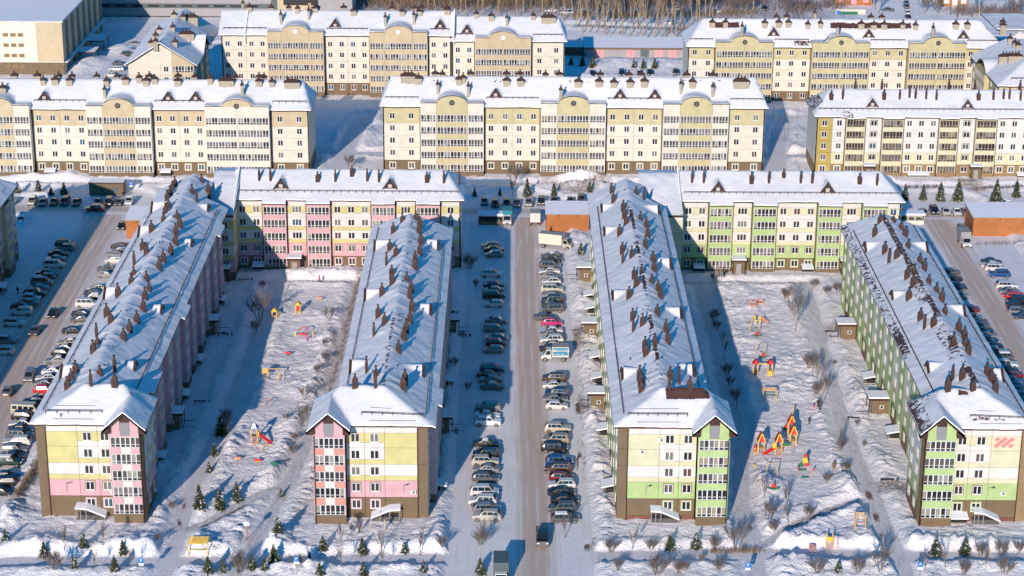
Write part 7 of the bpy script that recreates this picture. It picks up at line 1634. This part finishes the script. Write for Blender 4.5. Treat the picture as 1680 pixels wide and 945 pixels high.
# people
def body_mesh(pose, child=False):
    J = {'pelvis': (0, 0, .93), 'waist': (0, 0, 1.08), 'chest': (0, .0, 1.30), 'neck': (0, 0, 1.47), 'head': (0, -.01, 1.58), 'crown': (0, -.01, 1.70)}
    if pose == 'walk': J.update(hipL=(.10, 0, .90), kneeL=(.11, -.17, .50), ankL=(.11, -.26, .10), toeL=(.11, -.42, .05), hipR=(-.10, 0, .90), kneeR=(-.11, .04, .48), ankR=(-.11, .26, .14), toeR=(-.11, .14, .05), shL=(.20, 0, 1.40), elL=(.27, .14, 1.14), haL=(.26, .10, .88), tipL=(.25, .06, .79), shR=(-.20, 0, 1.40), elR=(-.27, -.10, 1.14), haR=(-.26, -.24, .92), tipR=(-.25, -.29, .84))
    else: J.update(hipL=(.10, 0, .90), kneeL=(.11, -.02, .50), ankL=(.12, 0, .09), toeL=(.13, -.17, .05), hipR=(-.10, 0, .90), kneeR=(-.11, -.02, .50), ankR=(-.12, 0, .09), toeR=(-.13, -.17, .05), shL=(.20, 0, 1.40), elL=(.28, .02, 1.14), haL=(.27, -.08, .90), tipL=(.26, -.11, .81), shR=(-.20, 0, 1.40), elR=(-.28, .02, 1.14), haR=(-.24, -.14, .95), tipR=(-.20, -.19, .90))
    E = [('pelvis', 'waist'), ('waist', 'chest'), ('chest', 'neck'), ('neck', 'head'), ('head', 'crown')]
    for s_ in 'LR': E += [('pelvis', 'hip'+s_), ('hip'+s_, 'knee'+s_), ('knee'+s_, 'ank'+s_), ('ank'+s_, 'toe'+s_), ('chest', 'sh'+s_), ('sh'+s_, 'el'+s_), ('el'+s_, 'ha'+s_), ('ha'+s_, 'tip'+s_)]
    rad = dict(pelvis=.17, waist=.17, chest=.19, neck=.065, head=.105, crown=.085, hip=.12, knee=.085, ank=.06, toe=.05, sh=.095, el=.07, ha=.05, tip=.03)
    names = list(J); me = bpy.data.meshes.new('body'); me.from_pydata([J[n] for n in names], [(names.index(a), names.index(b)) for a, b in E], [])
    o = bpy.data.objects.new('tmp', me); COL.objects.link(o); m_ = o.modifiers.new('s', 'SKIN'); o.modifiers.new('u', 'SUBSURF').levels = 1
    for i, n in enumerate(names):
        r = rad.get(n) or rad[n[:-1]]; me.skin_vertices[0].data[i].radius = (r, r*.8 if n in ('pelvis', 'waist', 'chest') else r)
    me.skin_vertices[0].data[0].use_root = True
    bpy.context.view_layer.update(); out = bpy.data.meshes.new_from_object(o.evaluated_get(bpy.context.evaluated_depsgraph_get())); bpy.data.objects.remove(o)
    return out
BODY = {p_: body_mesh(p_) for p_ in ('walk', 'stand')}
def person(u, v, pose, coat, legs, hat, rz, label, s_=1.0):
    x, y, z = GP(u, v); t = thing('person', label, 'person', (x, y, z+.0), rz); t.scale = (s_, s_, s_)
    me = BODY[pose].copy(); me.materials.clear()
    def pm(c): 
        k = 'cloth%s' % str(c)
        return MAT[k] if k in MAT else mat(k, c, .85)
    for m_ in (pm(coat), pm(legs), MAT['skin'], pm(hat), MAT['black']): me.materials.append(m_)
    for f in me.polygons:
        c = f.center; f.material_index = 4 if c.z < .14 else 1 if c.z < .80 and abs(c.x) < .2 else 3 if c.z > 1.62 or (c.z > 1.5 and c.y > .03) else 2 if c.z > 1.46 else 4 if (c.z < .93 and abs(c.x) > .19) else 0
        f.use_smooth = True
    me.name = 'body'; link('body', me, t)
    h_ = MB(); h_.lathe((0, -.01, 1.615), [(.128, 0), (.13, .05), (.10, .12), (.03, .155)], 'black', 10); hm = h_.mesh('hat'); hm.materials.clear(); hm.materials.append(pm(hat)); link('hat', hm, t)
    n_ = MB(); n_.hexa([(-.015, -.135, 1.55), (.015, -.135, 1.55), (.015, -.1, 1.55), (-.015, -.1, 1.55), (-.008, -.115, 1.60), (.008, -.115, 1.60), (.008, -.1, 1.60), (-.008, -.1, 1.60)], 'skin'); n_.build('nose', t)
    return t
K = (.015, .015, .018)
person(576.8, 875, 'stand', (.05, .05, .06), (.5, .5, .5), K, .3, 'person in dark and white winter clothes standing near the second end wall')
t = person(589.5, 875, 'walk', (.12, .07, .05), K, (.2, .1, .06), -.8, 'person in brown jacket with blue backpack near the second end wall'); b = MB(); b.box(-.16, .16, .14, .32, 1.02, 1.42, 'blue_sign'); b.build('backpack', t)
person(631.4, 870, 'stand', (.5, .44, .36), (.4, .36, .3), (.5, .4, .3), 2, 'person in a pale beige coat beside the second end wall canopy')
person(508, 922, 'walk', K, K, K, 1.0, 'person in a long black coat walking on the bottom path')
person(524, 456, 'walk', (.55, .02, .16), (.3, .02, .1), (.5, .03, .15), 1.4, 'person in a crimson winter suit before the pink block')
person(1188, 454, 'stand', K, K, K, 0, 'person in black beside the green block entrance')
person(1333.5, 672, 'stand', (.60, .10, .32), (.6, .35, .45), (.6, .1, .3), .5, 'child in pink snowsuit on top of the snow mound', .75)
person(1342, 669, 'stand', K, K, K, -.6, 'person in black standing right of the pink child')
person(1345, 674, 'walk', (.08, .07, .03), K, K, -1.2, 'person in dark green jacket stepping down from the mound')
person(1327, 696, 'walk', (.06, .04, .04), K, K, 1.8, 'child in dark clothes climbing the mound', .8)
person(504.5, 558, 'walk', (.6, .02, .30), (.5, .02, .3), (.5, .02, .25), -1.3, 'child in magenta snowsuit beside the red arch bench', .75)
person(29.5, 483, 'walk', K, K, K, 2.6, 'person in black walking on the dark verge at the left edge')
person(203, 324, 'stand', K, K, K, 0, 'person in black standing between cars beyond the cross street')
person(902.5, 384, 'stand', K, K, K, 1.5, 'person in black between the askew truck and orange substation')
person(1570.5, 29.5, 'walk', K, (.05, .06, .15), K, 1.5, 'person in dark clothes walking alone at the top right'); person(1656.5, 33, 'walk', K, K, K, 0, 'person in black, left one of the pair at top right'); person(1660, 33, 'walk', (.16, .03, .04), K, K, 0, 'person in dark red, right one of the pair at top right')
